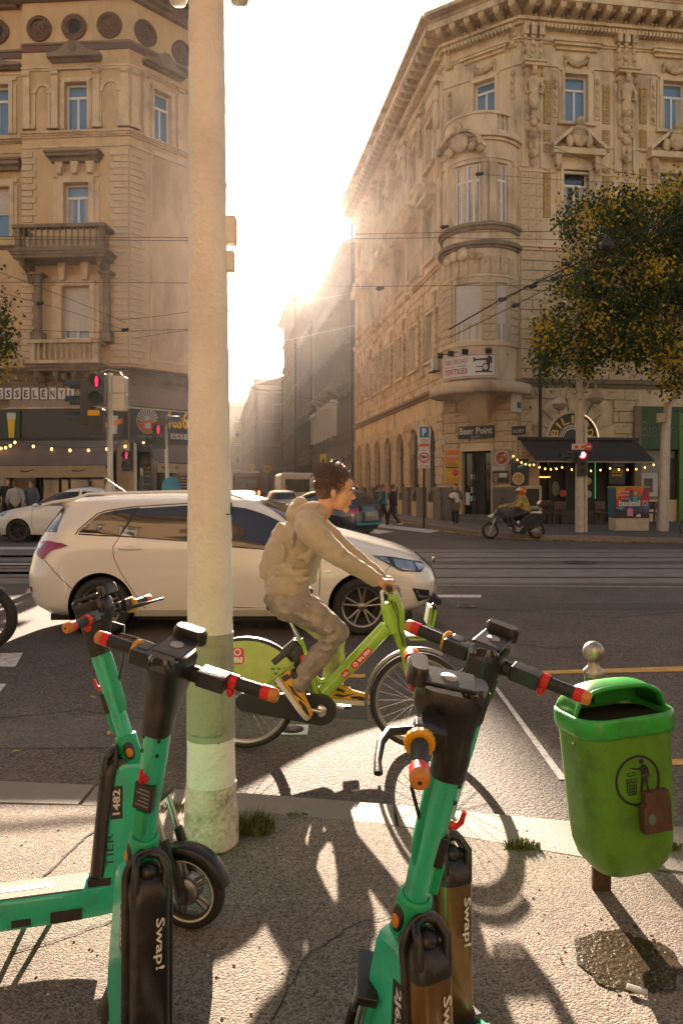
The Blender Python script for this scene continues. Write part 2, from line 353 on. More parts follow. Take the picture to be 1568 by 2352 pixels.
# fallen leaves along the far kerb and on the road
LEAF_Y = pm('fallen_leaf', (.5, .3, .06), .7, var=.3, vs=30)
lf = MB(); rnd = random.Random(5)
def leaf(mb, c, s, rnd, flat=.3, mi=0):
    a = rnd.uniform(0, 2*PI); M = T(*c) @ RZ(a) @ RX(rnd.uniform(-flat, flat)) @ RY(rnd.uniform(-flat, flat))
    mb.add([(-s, 0, 0), (-s*.2, -s*.38, s*.1), (s*.6, -s*.2, s*.05), (s, 0, .0), (s*.6, s*.22, s*.05), (-s*.2, s*.38, s*.1)], [(0, 1, 2, 3, 4, 5)], mi, False, M)
for i in range(1100):
    t = rnd.random(); seg = rnd.choice(range(1, 8)); p = fk[seg].lerp(fk[seg+1], t)
    leaf(lf, (p.x-rnd.random()**2*.3, p.y-.05-rnd.random()**2*.7, .012), rnd.uniform(.04, .09), rnd)
obj('fallen_leaves', lf, LEAF_Y, kind='stuff')
for lx, ly, z in ((250, 1688, .0), (38, 1730, 0), (660, 1815, 0), (870, 1745, 0), (1290, 1700, 0), (1500, 1620, 0), (1400, 1660, 0), (240, 1960, PZ), (215, 1605, 0)):
    l1 = MB(); c = G(lx, ly, z); leaf(l1, (c.x, c.y, z+.014), .035 if ly > 1650 else .028, rnd, .5)
    wh = {(250, 1688): 'on the asphalt left of the pale pole', (38, 1730): 'near the left edge by the kerb', (660, 1815): 'beside the kerb right of the pale pole', (870, 1745): 'below the bicycle front wheel',
          (1290, 1700): 'left of the green litter bin', (1500, 1620): 'behind the green litter bin', (1400, 1660): 'hidden beside the litter bin', (240, 1960): 'on the pavement above the teal deck', (215, 1605): 'on asphalt at the shadow edge of the estate car'}[(lx, ly)]
    solo('dry_leaf', l1, LEAF_Y, 'small curled dry leaf lying '+wh, 'leaf', 'dry leaves on the ground')
# ------------------------------------------------------------ haze (air lit by the low sun)
def build_haze():
    hz = MB(); hz.box(-62, 72, -34, 245, -1.2, 31.5); o = obj('haze', hz, None or bpy.data.materials.new('haze_air'), kind='stuff')
    m = o.data.materials[0]; m.use_nodes = True; nt = m.node_tree; nt.nodes.clear()
    out = nt.nodes.new('ShaderNodeOutputMaterial'); v = nt.nodes.new('ShaderNodeVolumePrincipled'); v.inputs['Color'].default_value = (1, .94, .9, 1)
    v.inputs['Density'].default_value = HAZE; v.inputs['Anisotropy'].default_value = .86; nt.links.new(v.outputs[0], out.inputs['Volume'])
HAZE = .00012
build_haze()
# ------------------------------------------------------------ buildings
STUC = pm('ochre_stucco', (.58, .40, .21), .85, var=.12, vs=1.2, bump=.25, bs=40, dirt=(.2, .14, .085), dirt_amt=.55, dirt_scale=.5, stretch=(1, 1, .45))
STUC2 = pm('ochre_quoin', (.62, .47, .29), .85, var=.12, vs=1.5, bump=.3, bs=40, dirt=(.19, .14, .09), dirt_amt=.6, dirt_scale=.8)
STN = pm('cream_limestone', (.62, .49, .31), .82, var=.16, vs=1.6, bump=.3, bs=30, dirt=(.15, .11, .07), dirt_amt=.7, dirt_scale=.7, stretch=(1, 1, .4))
STN2 = pm('cream_limestone_block', (.56, .43, .26), .85, var=.2, vs=1.1, bump=.4, bs=30, dirt=(.13, .095, .06), dirt_amt=.85, dirt_scale=1.6)
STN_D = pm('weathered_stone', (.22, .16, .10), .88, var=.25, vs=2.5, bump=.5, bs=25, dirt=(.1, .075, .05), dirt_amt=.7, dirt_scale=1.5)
GREYB = pm('grey_plinth', (.15, .135, .12), .8, var=.15, vs=1, bump=.3, bs=20, dirt=(.07, .06, .05), dirt_amt=.6, dirt_scale=1.4)
YBRICK = pm('yellow_brick', (.46, .31, .12), .8, var=.25, vs=7, bump=.3, bs=40)
MORT = pm('mortar', (.2, .15, .09), .9, var=.2, vs=9)
FRAMEW = pm('window_paint', (.66, .63, .57), .5, var=.06, vs=9)
GLASS = pm('sky_blue_glass', (.10, .19, .30), .04, var=0, spec=1.0)  # reflected blue sky is put into the base colour of the panes
GLASSD = pm('dark_glass', (.02, .02, .02), .06, var=0, spec=.9)
CURT = pm('curtain', (.4, .37, .33), .8, var=.2, vs=8, stretch=(8, 8, .4))
BLIND = pm('roller_blind', (.62, .57, .5), .6, var=.05, vs=6)
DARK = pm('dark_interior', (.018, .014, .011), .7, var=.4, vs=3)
BLACKP = pm('black_paint', (.018, .018, .018), .45, var=.2, vs=9)
ROOF = pm('roof_tile', (.15, .08, .05), .8, var=.2, vs=4)
METD = pm('dark_metal', (.045, .04, .035), .5, metal=.6, var=.2, vs=10)
def frame_m(o, u):
    u = Vector((u[0], u[1], 0)).normalized(); yi = Vector((-u.y, u.x, 0))
    return Matrix(((u.x, yi.x, 0, o[0]), (u.y, yi.y, 0, o[1]), (0, 0, 1, 0), (0, 0, 0, 1)))
def hit(F, px, py, off=0.0):
    """where the line of sight through a photo pixel meets the facade plane -> (x along the wall, z)"""
    o = F.translation; u = F.col[0]; n = F.col[1]; ox, oy = o.x+n.x*off, o.y+n.y*off; k = (px-784)/FPX
    t = (k*oy-ox)/(u.x-k*u.y); Y = oy+u.y*t
    return t, CAMZ-(py-1120)/FPX*Y
def wall(root, F, x0, x1, z0, z1, holes, mat, depth=.28, name='wall'):
    xs = sorted({x0, x1, *[min(max(h[0], x0), x1) for h in holes], *[min(max(h[1], x0), x1) for h in holes]})
    zs = sorted({z0, z1, *[min(max(h[2], z0), z1) for h in holes], *[min(max(h[3], z0), z1) for h in holes]})
    mb = MB(F)
    for i in range(len(xs)-1):
        for j in range(len(zs)-1):
            cx = (xs[i]+xs[i+1])/2; cz = (zs[j]+zs[j+1])/2
            if any(h[0] < cx < h[1] and h[2] < cz < h[3] for h in holes): continue
            mb.add([(xs[i], 0, zs[j]), (xs[i+1], 0, zs[j]), (xs[i+1], 0, zs[j+1]), (xs[i], 0, zs[j+1])], [(0, 1, 2, 3)])
    for h in holes:
        a, b, c, d = h[:4]
        mb.add([(a, 0, c), (b, 0, c), (b, 0, d), (a, 0, d), (a, depth, c), (b, depth, c), (b, depth, d), (a, depth, d)], [(0, 1, 5, 4), (1, 2, 6, 5), (2, 3, 7, 6), (3, 0, 4, 7)])
    return obj(name, mb, mat, root)
_win = {}
def window(root, F, x, z, w, h, y=.2, style='w3', shut=0.0, gl=None, label=None, curtain=False):
    """a window part with its panes as sub-parts; x is the middle, z the sill"""
    gl = gl or GLASS; key = (round(w, 2), round(h, 2), style, shut, gl.name, curtain)
    if key not in _win:
        b = .07 if w > .7 else .05; f = MB()
        f.box(-w/2, -w/2+b, 0, .08, 0, h).box(w/2-b, w/2, 0, .08, 0, h).box(-w/2+b, w/2-b, 0, .08, 0, b).box(-w/2+b, w/2-b, 0, .08, h-b, h)
        tz = h*.72 if style != 'w1' else h; panes = []
        if style != 'w1':
            f.box(-w/2+b, w/2-b, -.01, .07, tz-.05, tz+.05); f.box(-.04, .04, -.012, .07, b, tz-.05)
            panes = [(-w/2+b, -.04, b, tz-.05), (.04, w/2-b, b, tz-.05), (-w/2+b, w/2-b, tz+.05, h-b)]
        else: panes = [(-w/2+b, w/2-b, b, h-b)]
        pms = []
        for (a, c, d, e) in panes:
            p = MB(); p.add([(a, .045, d), (c, .045, d), (c, .045, e), (a, .045, e)], [(0, 1, 2, 3)]); pms.append(p.mesh('pane', gl))
        sh = None
        if shut:
            s_ = MB(); n = int(h*shut/.06)
            for i in range(n): z1 = h-i*.06; s_.add([(-w/2+.02, -.005, z1), (w/2-.02, -.005, z1), (w/2-.02, -.03, z1-.05), (-w/2+.02, -.03, z1-.05), (-w/2+.02, -.005, z1-.06), (w/2-.02, -.005, z1-.06)], [(3, 2, 1, 0), (4, 5, 2, 3)])
            sh = s_.mesh('shutter', BLIND)
        cm = None
        if curtain:
            c_ = MB()
            for sx in (-1, 1):
                k = 7; pts = [(sx*(w/2-b-i*w*.035), .044-.0005*i) for i in range(k)]
                c_.add([(p[0], .0435+(.001 if i % 2 else 0), zz) for zz in (b, tz-.05) for i, p in enumerate(pts)], [(i, i+1, k+i+1, k+i) for i in range(k-1)])
            cm = c_.mesh('curtain', CURT)
        _win[key] = (f.mesh('window', FRAMEW), pms, sh, cm)
    f, pms, sh, cm = _win[key]; o = obj('window', f, None, root, F @ T(x, y, z), label=label)
    for p in pms: obj('pane', p, None, o)
    if sh: obj('shutter', sh, None, o)
    if cm: obj('curtain', cm, None, o)
    return o
def band(root, F, x0, x1, z0, z1, d, mat, name='moulding', steps=1, m0=0, m1=0, flip=False):
    """string course: stepped profile standing d proud; m0/m1 = mitre factors at the ends"""
    mb = MB(F); prof = []
    for i in range(steps):
        a = d*(i+1)/steps if not flip else d*(steps-i)/steps
        prof += [(a, z0+(z1-z0)*i/steps), (a, z0+(z1-z0)*(i+1)/steps)]
    prof = [(-.002, z0)]+prof+[(-.002, z1)]; n = len(prof)
    mb.add([(x0-m0*p[0], -p[0], p[1]) for p in prof]+[(x1+m1*p[0], -p[0], p[1]) for p in prof], [(i, i+n, i+n+1, i+1) for i in range(n-1)]+[tuple(range(n)), tuple(range(2*n-1, n-1, -1))])
    return obj(name, mb, mat, root)
def blk(root, F, x0, x1, z0, z1, d, mat, name='stone', rnd=None, most=280):
    cm = cube(mat, name, .03)
    if rnd: d = d*rnd.uniform(.85, 1.15)
    piece(root, name, cm, F @ T((x0+x1)/2, 0, (z0+z1)/2) @ SCL(x1-x0-.012, d, z1-z0-.02), mat, most)
def ashlar(root, F, x0, x1, z0, z1, rh, bw, d, mat, ex=(), seed=1, name='stone'):
    rnd = random.Random(seed); z = z0; k = 0; rh = (z1-z0)/max(1, round((z1-z0)/rh))
    while z < z1-.05:
        xs = [x0]; x = x0+(bw*.5 if k % 2 else bw)
        while x < x1-.15: xs.append(x); x += bw*rnd.uniform(.85, 1.15)
        xs.append(x1)
        for a, b in zip(xs[:-1], xs[1:]):
            segs = [(a, b)]
            for (e0, e1, e2, e3) in ex:
                if z+rh*.5 > e2 and z+rh*.5 < e3:
                    ns = []
                    for (p, q) in segs:
                        if q <= e0 or p >= e1: ns.append((p, q))
                        else:
                            if p < e0: ns.append((p, e0))
                            if q > e1: ns.append((e1, q))
                    segs = ns
            for p, q in segs:
                if q-p > .06: blk(root, F, p, q, z, z+rh, d, mat, name, rnd)
        z += rh; k += 1
def surround(root, F, x, z, w, h, bw, d, mat, name='window_surround', sill=True):
    mb = MB(F)
    for k, (o_, dd) in enumerate(((0, d), (bw*.55, d*.55))):
        a = w/2+o_; b = w/2+(bw*.55 if k == 0 else bw)
        mb.box(x-b, x-a, -dd, .002, z, z+h+ (o_ if k == 0 else 0)).box(x+a, x+b, -dd, .002, z, z+h+(o_ if k == 0 else 0)).box(x-b, x+b, -dd-.001, .002, z+h+o_, z+h+(b-w/2))
    if sill: mb.box(x-w/2-bw-.06, x+w/2+bw+.06, -d-.1, .002, z-.12, z-.001)
    return obj(name, mb, mat, root)
def pediment(root, F, x, z, w, h, d, mat, kind='flat', name='pediment'):
    mb = MB(F)
    if kind == 'flat':
        mb.box(x-w/2+.1, x+w/2-.1, -d*.5, .002, z, z+h*.4).box(x-w/2, x+w/2, -d, .002, z+h*.4, z+h*.75).box(x-w/2-.06, x+w/2+.06, -d-.06, .002, z+h*.75, z+h)
    elif kind == 'tri':
        mb.box(x-w/2, x+w/2, -d, .002, z, z+h*.22)
        for sx in (-1, 1):
            mb.prism([(x+sx*w/2, z+h*.22), (x+sx*w*.13, z+h*.86), (x+sx*w*.13, z+h), (x+sx*(w/2+.05), z+h*.36)], -d-.03, 0)
        mb.prism([(x-w*.42, z+h*.2), (x+w*.42, z+h*.2), (x, z+h*.8)], -d*.4, 0)
    elif kind == 'scroll':
        pts = [(-1, .0), (-1, .25), (-.55, .38), (-.3, .8), (-.12, 1), (.12, 1), (.3, .8), (.55, .38), (1, .25), (1, 0)]
        mb.prism([(x+p*w/2, z+q*h) for p, q in pts], -d, 0)
        low = [(-.94, -.12), (-.94, .08), (-.5, .22), (-.25, .6), (0, .75), (.25, .6), (.5, .22), (.94, .08), (.94, -.12)]
        mb.prism([(x+p*w/2, z+q*h) for p, q in low], -d*.55, 0.001)
        mb.ball((x, -d, z+h*.55), (.14, .08, .17), 8)
        for sx in (-1, 1): mb.ball((x+sx*.2, -d*.8, z+h*.45), (.1, .07, .1), 6)
    elif kind == 'arc':
        n = 10; pts = [(x+w/2*math.cos(PI*i/n), z+h*.25+h*.75*math.sin(PI*i/n)) for i in range(n+1)]
        mb.prism([(x-w/2, z)]+[(p[0], p[1]) for p in pts[::-1]]+[(x+w/2, z)], -d, 0)
    return obj(name, mb, mat, root)
_bal = {}
def baluster(mat, h):
    if (mat.name, h) not in _bal:
        p = [(.05, 0), (.05, .06), (.03, .08), (.065, .26), (.06, .36), (.028, .52), (.028, .56), (.045, .6), (.028, .64), (.035, .86), (.05, .93), (.05, 1)]
        _bal[(mat.name, h)] = MB().lathe([(r_, z*h) for r_, z in p], 8).mesh('baluster', mat)
    return _bal[(mat.name, h)]
def balcony(root, F, x0, x1, z, rail, d, mat, mat2, nb, consoles=2):
    """slab at z, rail top at z+rail"""
    s_ = MB(F); s_.box(x0-.1, x1+.1, -d-.1, .002, z-.1, z).box(x0-.03, x1+.03, -d-.03, .002, z-.22, z-.101).box(x0-.16, x1+.16, -d-.16, .002, z+.001, z+.06); obj('balcony_slab', s_, mat2, root)
    r_ = MB(F); r_.box(x0, x1, -d, -d+.2, z+.061, z+.2).box(x0, x0+.2, -d+.201, .002, z+.061, z+.2).box(x1-.2, x1, -d+.201, .002, z+.061, z+.2)
    r_.box(x0-.06, x1+.06, -d-.06, -d+.26, z+rail-.13, z+rail).box(x0-.06, x0+.26, -d+.261, .002, z+rail-.13, z+rail).box(x1-.26, x1+.06, -d+.261, .002, z+rail-.13, z+rail)
    for px_ in (x0+.02, x1-.22): r_.box(px_, px_+.2, -d+.01, -d+.19, z+.2, z+rail-.13)
    obj('balustrade_rail', r_, mat, root)
    bm_ = baluster(mat, round(rail-.33, 2))
    for i in range(nb): piece(root, 'baluster', bm_, F @ T(x0+.34+(x1-x0-.68)*i/(nb-1), -d+.1, z+.2), mat)
    for i in range(2):
        for xx in (x0+.1, x1-.1): piece(root, 'baluster', bm_, F @ T(xx, -d+.35+.3*i, z+.2), mat)
    for i in range(consoles):
        xx = x0+.25+(x1-x0-.5)*i/max(1, consoles-1); c = MB(F)
        c.prism([(-d*.9, z-.221), (0, z-.221), (0, z-.95), (-d*.12, z-.92), (-d*.25, z-.75), (-d*.3, z-.6), (-d*.6, z-.5), (-d*.85, z-.42)], xx-.11, xx+.11, Matrix(((0, 1, 0, 0), (1, 0, 0, 0), (0, 0, 1, 0), (0, 0, 0, 1))))
        c.ball((xx, -d*.82, z-.42), (.1, .13, .12), 8); obj('console', c, mat2, root)
def garland(root, F, x, z, w, h, mat):
    mb = MB(F); n = 9
    for i in range(n+1):
        t = i/n*2-1; mb.ball((x+t*w/2, -.1-.06*(1-t*t), z-h*(1-t*t)), .085+.05*(1-t*t), 6, m=4)
    for sx in (-1, 1): mb.ball((x+sx*w/2, -.12, z+.06), (.11, .1, .12), 6); mb.ball((x+sx*(w/2+.02), -.09, z-.2), (.07, .06, .16), 6)
    obj('garland', mb, mat, root)
def atlas(root, F, x, z0, z1, mat):
    """carved half figure rising out of a tapered console with scrolls and a mask"""
    mb = MB(F); H = z1-z0; f = lambda t: z0+H*t
    mb.box(x-.36, x+.36, -.14, .002, f(.34), f(.985)); mb.box(x-.3, x+.3, -.1, .002, f(.0)+.5, f(.33))
    mb.box(x-.44, x+.44, -.42, .002, f(.955), f(.98)).box(x-.5, x+.5, -.5, .002, f(.981), z1)
    mb.ball((x, -.36, f(.915)), (.11, .13, .15), 8); mb.ball((x, -.35, f(.885)), (.12, .1, .08), 7); mb.ball((x, -.38, f(.95)), (.14, .13, .08), 7)
    mb.lathe([(.1, f(.46)), (.15, f(.52)), (.13, f(.56)), (.2, f(.6)), (.24, f(.66)), (.2, f(.72)), (.26, f(.78)), (.3, f(.83)), (.12, f(.87))], 10, T(x, -.18, 0) , flat=.75)
    for sx in (-1, 1):
        mb.tube([(x+sx*.26, -.2, f(.83)), (x+sx*.4, -.24, f(.77)), (x+sx*.34, -.3, f(.69)), (x+sx*.18, -.36, f(.7))], [.09, .075, .06, .05], 7)
        mb.ball((x+sx*.42, -.2, f(.9)), (.1, .14, .11), 7); mb.tube([(x+sx*.3, -.16, f(.62)), (x+sx*.36, -.14, f(.5)), (x+sx*.26, -.2, f(.44)), (x+sx*.1, -.24, f(.47))], [.07, .05, .05, .06], 6)
        mb.ball((x+sx*.24, -.15, f(.36)), (.1, .1, .16), 6); mb.ball((x+sx*.13, -.16, f(.2)), (.1, .1, .2), 6)
    mb.ball((x, -.26, f(.56)), (.2, .16, .14), 8); mb.ball((x, -.24, f(.42)), (.17, .14, .18), 8); mb.ball((x, -.2, f(.3)), (.22, .12, .16), 8)
    mb.ball((x, -.2, f(.12)), (.2, .16, .2), 8); mb.ball((x, -.26, f(.09)), (.09, .1, .1), 6); mb.ball((x, -.14, f(.03)), (.1, .1, .22), 6)
    obj('carved_figure', mb, mat, root)
def arch_fill(mb, xc, w, zs, zt, d0, n=14, M=None):
    """spandrels that close a square opening (top zt) to a round arch springing at zs"""
    r = w/2
    for sx in (-1, 1):
        pts = [(xc+sx*r*math.cos(PI/2*i/n), zs+r*math.sin(PI/2*i/n)) for i in range(n+1)]
        for i in range(n):
            a, b = pts[i], pts[i+1]
            mb.add([(a[0], 0, a[1]), (xc+sx*r, 0, a[1]), (xc+sx*r, 0, b[1]), (b[0], 0, b[1]), (a[0], d0, a[1]), (b[0], d0, b[1])], [(0, 1, 2, 3), (0, 3, 5, 4)])
def bulb_string(name, pts, n, sag, label, group=None, r=.035, y=None):
    root = thing(name, label, 'string lights', tuple(pts[0])); P = []
    for a, b in zip(pts[:-1], pts[1:]):
        a, b = Vector(a), Vector(b)
        for i in range(n+1):
            t = i/n; P.append(a.lerp(b, t)-Vector((0, 0, sag*4*t*(1-t))))
    obj('cable', MB().tube(P, .012, 5), BLACKP, root)
    BE = pm('bulb_glow', (1, .6, .2), .5, var=0, emit=(1, .5, .12), es=.9)
    hd = MB().lathe([(.02, 0), (.02, -.06)], 6).mesh('socket', BLACKP); bm_ = MB().ball((0, 0, -.1), (r, r, r*1.2), 8).mesh('bulb', BE)
    for i, p in enumerate(P):
        if i % (n+1) == n and i < len(P)-1: continue
        s_ = obj('socket', hd, None, root, T(*p)); obj('bulb', bm_, None, s_)
    return root
# ------------------------------------------------------------ the corner palace on the right
rb = thing('corner_palace', 'ornate cream stone corner palace with round bay above the beer shop door', 'building', (7.5, 31.3, 0))
Cc = (4.6, 33.3, 0); Dc = (7.5, 31.3, 0); Lc = math.hypot(2.9, 2.0)
FS = frame_m(Cc, (.165, -.986)); FC = frame_m(Cc, (2.9, -2.0)); FR = frame_m(Dc, (.991, .135))
RW = 15.0; SW = -21.8; TOP = 21.7
def H(F, x0, y0, x1, y1):
    """photo rectangle -> (x0,x1,z0,z1) on the facade"""
    xm = (x0+x1)/2; ym = (y0+y1)/2
    a, _ = hit(F, x0, ym); b, _ = hit(F, x1, ym); _, z1 = hit(F, xm, y0); _, z0 = hit(F, xm, y1); return a, b, z0, z1
rnd = random.Random(11)
# openings
w3R = [H(FR, 1295, 172, 1348, 284), H(FR, 1519, 188, 1572, 302)]
w2R = [H(FR, 1292, 392, 1350, 505), H(FR, 1512, 400, 1568, 510)]
w1R = [H(FR, 1292, 655, 1350, 795), H(FR, 1500, 655, 1560, 795)]
w3R.append((10.6, 11.7, w3R[0][2], w3R[0][3])); w2R.append((10.6, 11.7, w2R[0][2], w2R[0][3]))
zg = hit(FR, 1300, 890)[1]
pub = H(FR, 1238, 1050, 1455, 1187); pub = (pub[0], pub[1], FKZ, pub[3])
ar = H(FR, 1257, 952, 1368, 1008)
bio = H(FR, 1466, 1032, 1560, 1148)
wall(rb, FR, 0, RW, 0, TOP, w3R+w2R+w1R+[pub, bio], STN)
wall(rb, FC, 0, Lc, 0, TOP, [H(FC, 1062, 1036, 1129, 1200)[:2]+(FKZ+.3, hit(FC, 1095, 1036)[1]), H(FC, 1088, 186, 1137, 266)], STN)
w3C = H(FC, 1088, 186, 1137, 266); dr = H(FC, 1062, 1036, 1129, 1200); dr = (dr[0], dr[1], FKZ+.3, hit(FC, 1095, 1036)[1])
# street face: arched ground floor openings and windows above
sx_c = [-2.0-2.95*i for i in range(7)]
zw = [(7.6, 9.9), (12.4, 14.9), (16.9, 19.0)]
hs = [(c-.62, c+.62, a, b) for c in sx_c for a, b in zw]+[(c-.8, c+.8, .9, 4.55) for c in sx_c]
wall(rb, FS, SW, 0, 0, TOP, hs, STN)
sp = MB(FS)
for c in sx_c: arch_fill(sp, c, 1.6, 3.75, 4.55, .28)
for c in sx_c: sp.box(c-.8, c+.8, 0, .28, 4.545, 4.56)
obj('arch_spandrel', sp, STN, rb)
bw_ = MB(); bw_.add([(30, 35, 0), (30, 90, 0), (2, 55, 0), (30, 35, TOP), (30, 90, TOP), (2, 55, TOP)], [(0, 1, 4, 3)])
inn = MB(); c0 = Matrix(FR).translation
for F, a, b in ((FR, .1, RW), (FC, .05, Lc-.05), (FS, SW, -.1)):
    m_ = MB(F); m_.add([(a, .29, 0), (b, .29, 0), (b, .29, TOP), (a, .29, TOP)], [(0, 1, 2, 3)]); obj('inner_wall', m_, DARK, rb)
e1 = FR @ Vector((RW, 0, 0)); e2 = FS @ Vector((SW, 0, 0))
rf = MB(); pl = [e2+Vector((-.9, 0, 0)), FS @ Vector((0, -1.0, 0)), FC @ Vector((.1, -1.05, 0)), FC @ Vector((Lc, -1.05, 0)), FR @ Vector((RW, -1.0, 0)), e1+Vector((0, 18, 0)), e2+Vector((12, 4, 0))]
rf.add([(p.x, p.y, TOP+.82) for p in pl]+[(p.x*.9+1.6, p.y*.98+1.6, TOP+1.25) for p in pl], [(i, (i+1) % 7, (i+1) % 7+7, i+7) for i in range(7)]+[tuple(range(7, 14)), tuple(range(6, -1, -1))]); obj('roof', rf, ROOF, rb)
bk = MB(); bk.add([(e1.x, e1.y, 0), (e1.x, e1.y+18, 0), (e2.x+12, e2.y+4, 0), (e2.x, e2.y, 0), (e1.x, e1.y, TOP+.8), (e1.x, e1.y+18, TOP+.8), (e2.x+12, e2.y+4, TOP+.8), (e2.x, e2.y, TOP+.8)], [(0, 1, 5, 4), (1, 2, 6, 5), (2, 3, 7, 6)]); obj('back_wall', bk, STN_D, rb)
# cornice: corona slab, frieze mouldings, brackets, dentils
for F, a, b, m0, m1 in ((FS, SW, 0, 0, .35), (FC, 0, Lc, .35, .42), (FR, 0, RW, .42, 0)):
    band(rb, F, a, b, TOP+.32, TOP+.8, 1.15, STN, 'cornice', 3, m0, m1)
    band(rb, F, a, b, TOP+.05, TOP+.318, .95, STN, 'cornice_soffit', 1, m0, m1)
    band(rb, F, a, b, TOP-.55, TOP-.3, .3, STN, 'dentil_bed', 2, m0, m1)
    band(rb, F, a, b, TOP-1.25, TOP-1.1, .14, STN, 'frieze_moulding', 2, m0, m1)
brk = MB(); brk.prism([(-.9, .0), (0, 0), (0, -.62), (-.12, -.6), (-.22, -.45), (-.3, -.3), (-.62, -.28), (-.85, -.2)], -.13, .13, Matrix(((0, 1, 0, 0), (1, 0, 0, 0), (0, 0, 1, 0), (0, 0, 0, 1))))
brk.ball((0, -.72, -.16), (.12, .14, .12), 8); brk = brk.mesh('cornice_bracket', STN)
for F, a, b in ((FR, .25, RW), (FC, .15, Lc), (FS, SW+.3, -.1)):
    n = int((b-a)/.66)
    for i in range(n+1): obj('cornice_bracket', brk, None, rb, F @ T(a+(b-a)*i/n, 0, TOP+.05))
    ros = MB(F)
    for i in range(n): ros.ball((a+(b-a)*(i+.5)/n, -.55, TOP+.02), (.14, .14, .07), 7, m=4)
    obj('soffit_rosettes', ros, STN2, rb, kind='stuff')
    dn = MB(F); n = int((b-a)/.17)
    for i in range(n): dn.box(a+.17*i, a+.17*i+.1, -.34, -.05, TOP-.72, TOP-.552)
    obj('dentil_row', dn, STN, rb, kind='stuff')
    eg = MB(F); n = int((b-a)/.2)
    for i in range(n): eg.ball((a+.2*i, -.26, TOP-.2), (.07, .06, .09), 5, m=3)
    obj('egg_moulding_row', eg, STN2, rb, kind='stuff')
# pilaster strips, carved figures and yellow brick strips on the front
fx = [H(FR, 1200, 150, 1240, 300), H(FR, 1413, 150, 1452, 300)]
fx = [((a+b)/2) for a, b, _, _ in fx]; pit = fx[1]-fx[0]; fx = fx+[fx[1]+pit, fx[1]+2*pit]
z3a = hit(FR, 1218, 385)[1]; z3b = hit(FR, 1218, 150)[1]; zfr = hit(FR, 1218, 90)[1]
for x in fx:
    atlas(rb, FR, x, z3a, z3b, STN2)
    mb = MB(FR); mb.box(x-.47, x+.47, -.13, .002, z3b-.001, TOP-1.26)
    for dx in (-.35, 0, .35):
        for k in range(4): mb.ball((x+dx, -.16, z3b+.25+k*.3), (.1 if dx else .14, .09, .15), 6, m=4)
        mb.box(x+dx-.12, x+dx+.12, -.32, .002, TOP-1.05, TOP-.56)
    obj('frieze_ornament', mb, STN2, rb)
    mb = MB(FR); mb.box(x-.48, x-.16, -.08, .002, z3a, z3b-.4).box(x+.16+.2, x+.48, -.08, .002, z3a, z3b-.4); obj('pilaster', mb, STN, rb)
zb0, zb1 = hit(FR, 1255, 500)[1], hit(FR, 1255, 185)[1]
cbk = cube(YBRICK, 'brick', .05)
def brick_strip(F, xa, xb, z0, z1, proud=.05):
    z = z0; k = 0
    mb = MB(F); mb.box(xa-.02, xb+.02, -.02, .002, z0, z1); obj('brick_bed', mb, MORT, rb)
    bm2 = MB()
    while z < z1-.06:
        sg = [(xa, (xa+xb)/2), ((xa+xb)/2, xb)] if k % 2 else [(xa, xb)]
        for a, b in sg: bm2.add([v.co for v in cbk.vertices], [tuple(p.vertices) for p in cbk.polygons], 0, False, F @ T((a+b)/2, 0, z+.045) @ SCL(b-a-.014, proud*rnd.uniform(.9, 1.1), .085))
        z += .098; k += 1
    obj('brick_courses', bm2, YBRICK, rb, kind='stuff')
for i, px in enumerate((1254.5, 1390, 1475)):
    a, b, _, _ = H(FR, px-7, 200, px+7.5, 300)
    for z0, z1 in ((zb0, hit(FR, px, 385)[1]-.05), (hit(FR, px, 350)[1], hit(FR, px, 300)[1]), (hit(FR, px, 285)[1], zb1)): brick_strip(FR, a, b, z0, z1)
for x in (fx[2]-1.0, fx[2]+1.0): brick_strip(FR, x-.13, x+.13, zb0, zb1)
# windows with surrounds, pediments, garlands
for i, (a, b, z0, z1) in enumerate(w3R):
    x = (a+b)/2; w = b-a; h = z1-z0
    window(rb, FR, x, z0, w, h, curtain=i != 0); surround(rb, FR, x, z0, w, h, .26, .1, STN)
    for sx in (-1, 1):
        g_ = MB(FR)
        for k in range(5): g_.ball((x+sx*(w/2+.42), -.07, z0+.45+k*.34), (.09, .08, .15), 6, m=4)
        g_.box(x+sx*(w/2+.42)-.13, x+sx*(w/2+.42)+.13, -.05, .002, z0+.2, z1+.1); obj('leaf_drop', g_, STN2, rb)
    garland(rb, FR, x, z1+.62, .95, .26, STN2); pediment(rb, FR, x, z1+.98, w+1.0, .34, .26, STN)
for i, (a, b, z0, z1) in enumerate(w2R):
    x = (a+b)/2; w = b-a; h = z1-z0
    window(rb, FR, x, z0, w, h, gl=GLASSD if i == 0 else GLASS, curtain=True); surround(rb, FR, x, z0, w, h, .26, .12, STN); pediment(rb, FR, x, z1+.55, w+1.15, 1.15, .42, STN, 'tri')
    m_ = MB(FR); m_.ball((x, -.42, z1+1.25), (.34, .16, .42), 10); m_.ball((x, -.5, z1+1.85), (.2, .18, .26), 9); m_.ball((x, -.45, z1+1.6), (.3, .15, .15), 8)
    for sx in (-1, 1): m_.ball((x+sx*.42, -.36, z1+1.1), (.2, .12, .28), 7); m_.tube([(x+sx*.3, -.4, z1+1.6), (x+sx*.5, -.36, z1+1.35), (x+sx*.4, -.36, z1+.9)], .07, 6)
    obj('pediment_carving', m_, STN2, rb)
    for sx in (-1, 1):
        c_ = MB(FR); c_.box(x+sx*(w/2+.3)-.12, x+sx*(w/2+.3)+.12, -.3, .002, z1+.1, z1+.56); c_.ball((x+sx*(w/2+.3), -.22, z1), (.11, .13, .14), 6); obj('console', c_, STN2, rb)
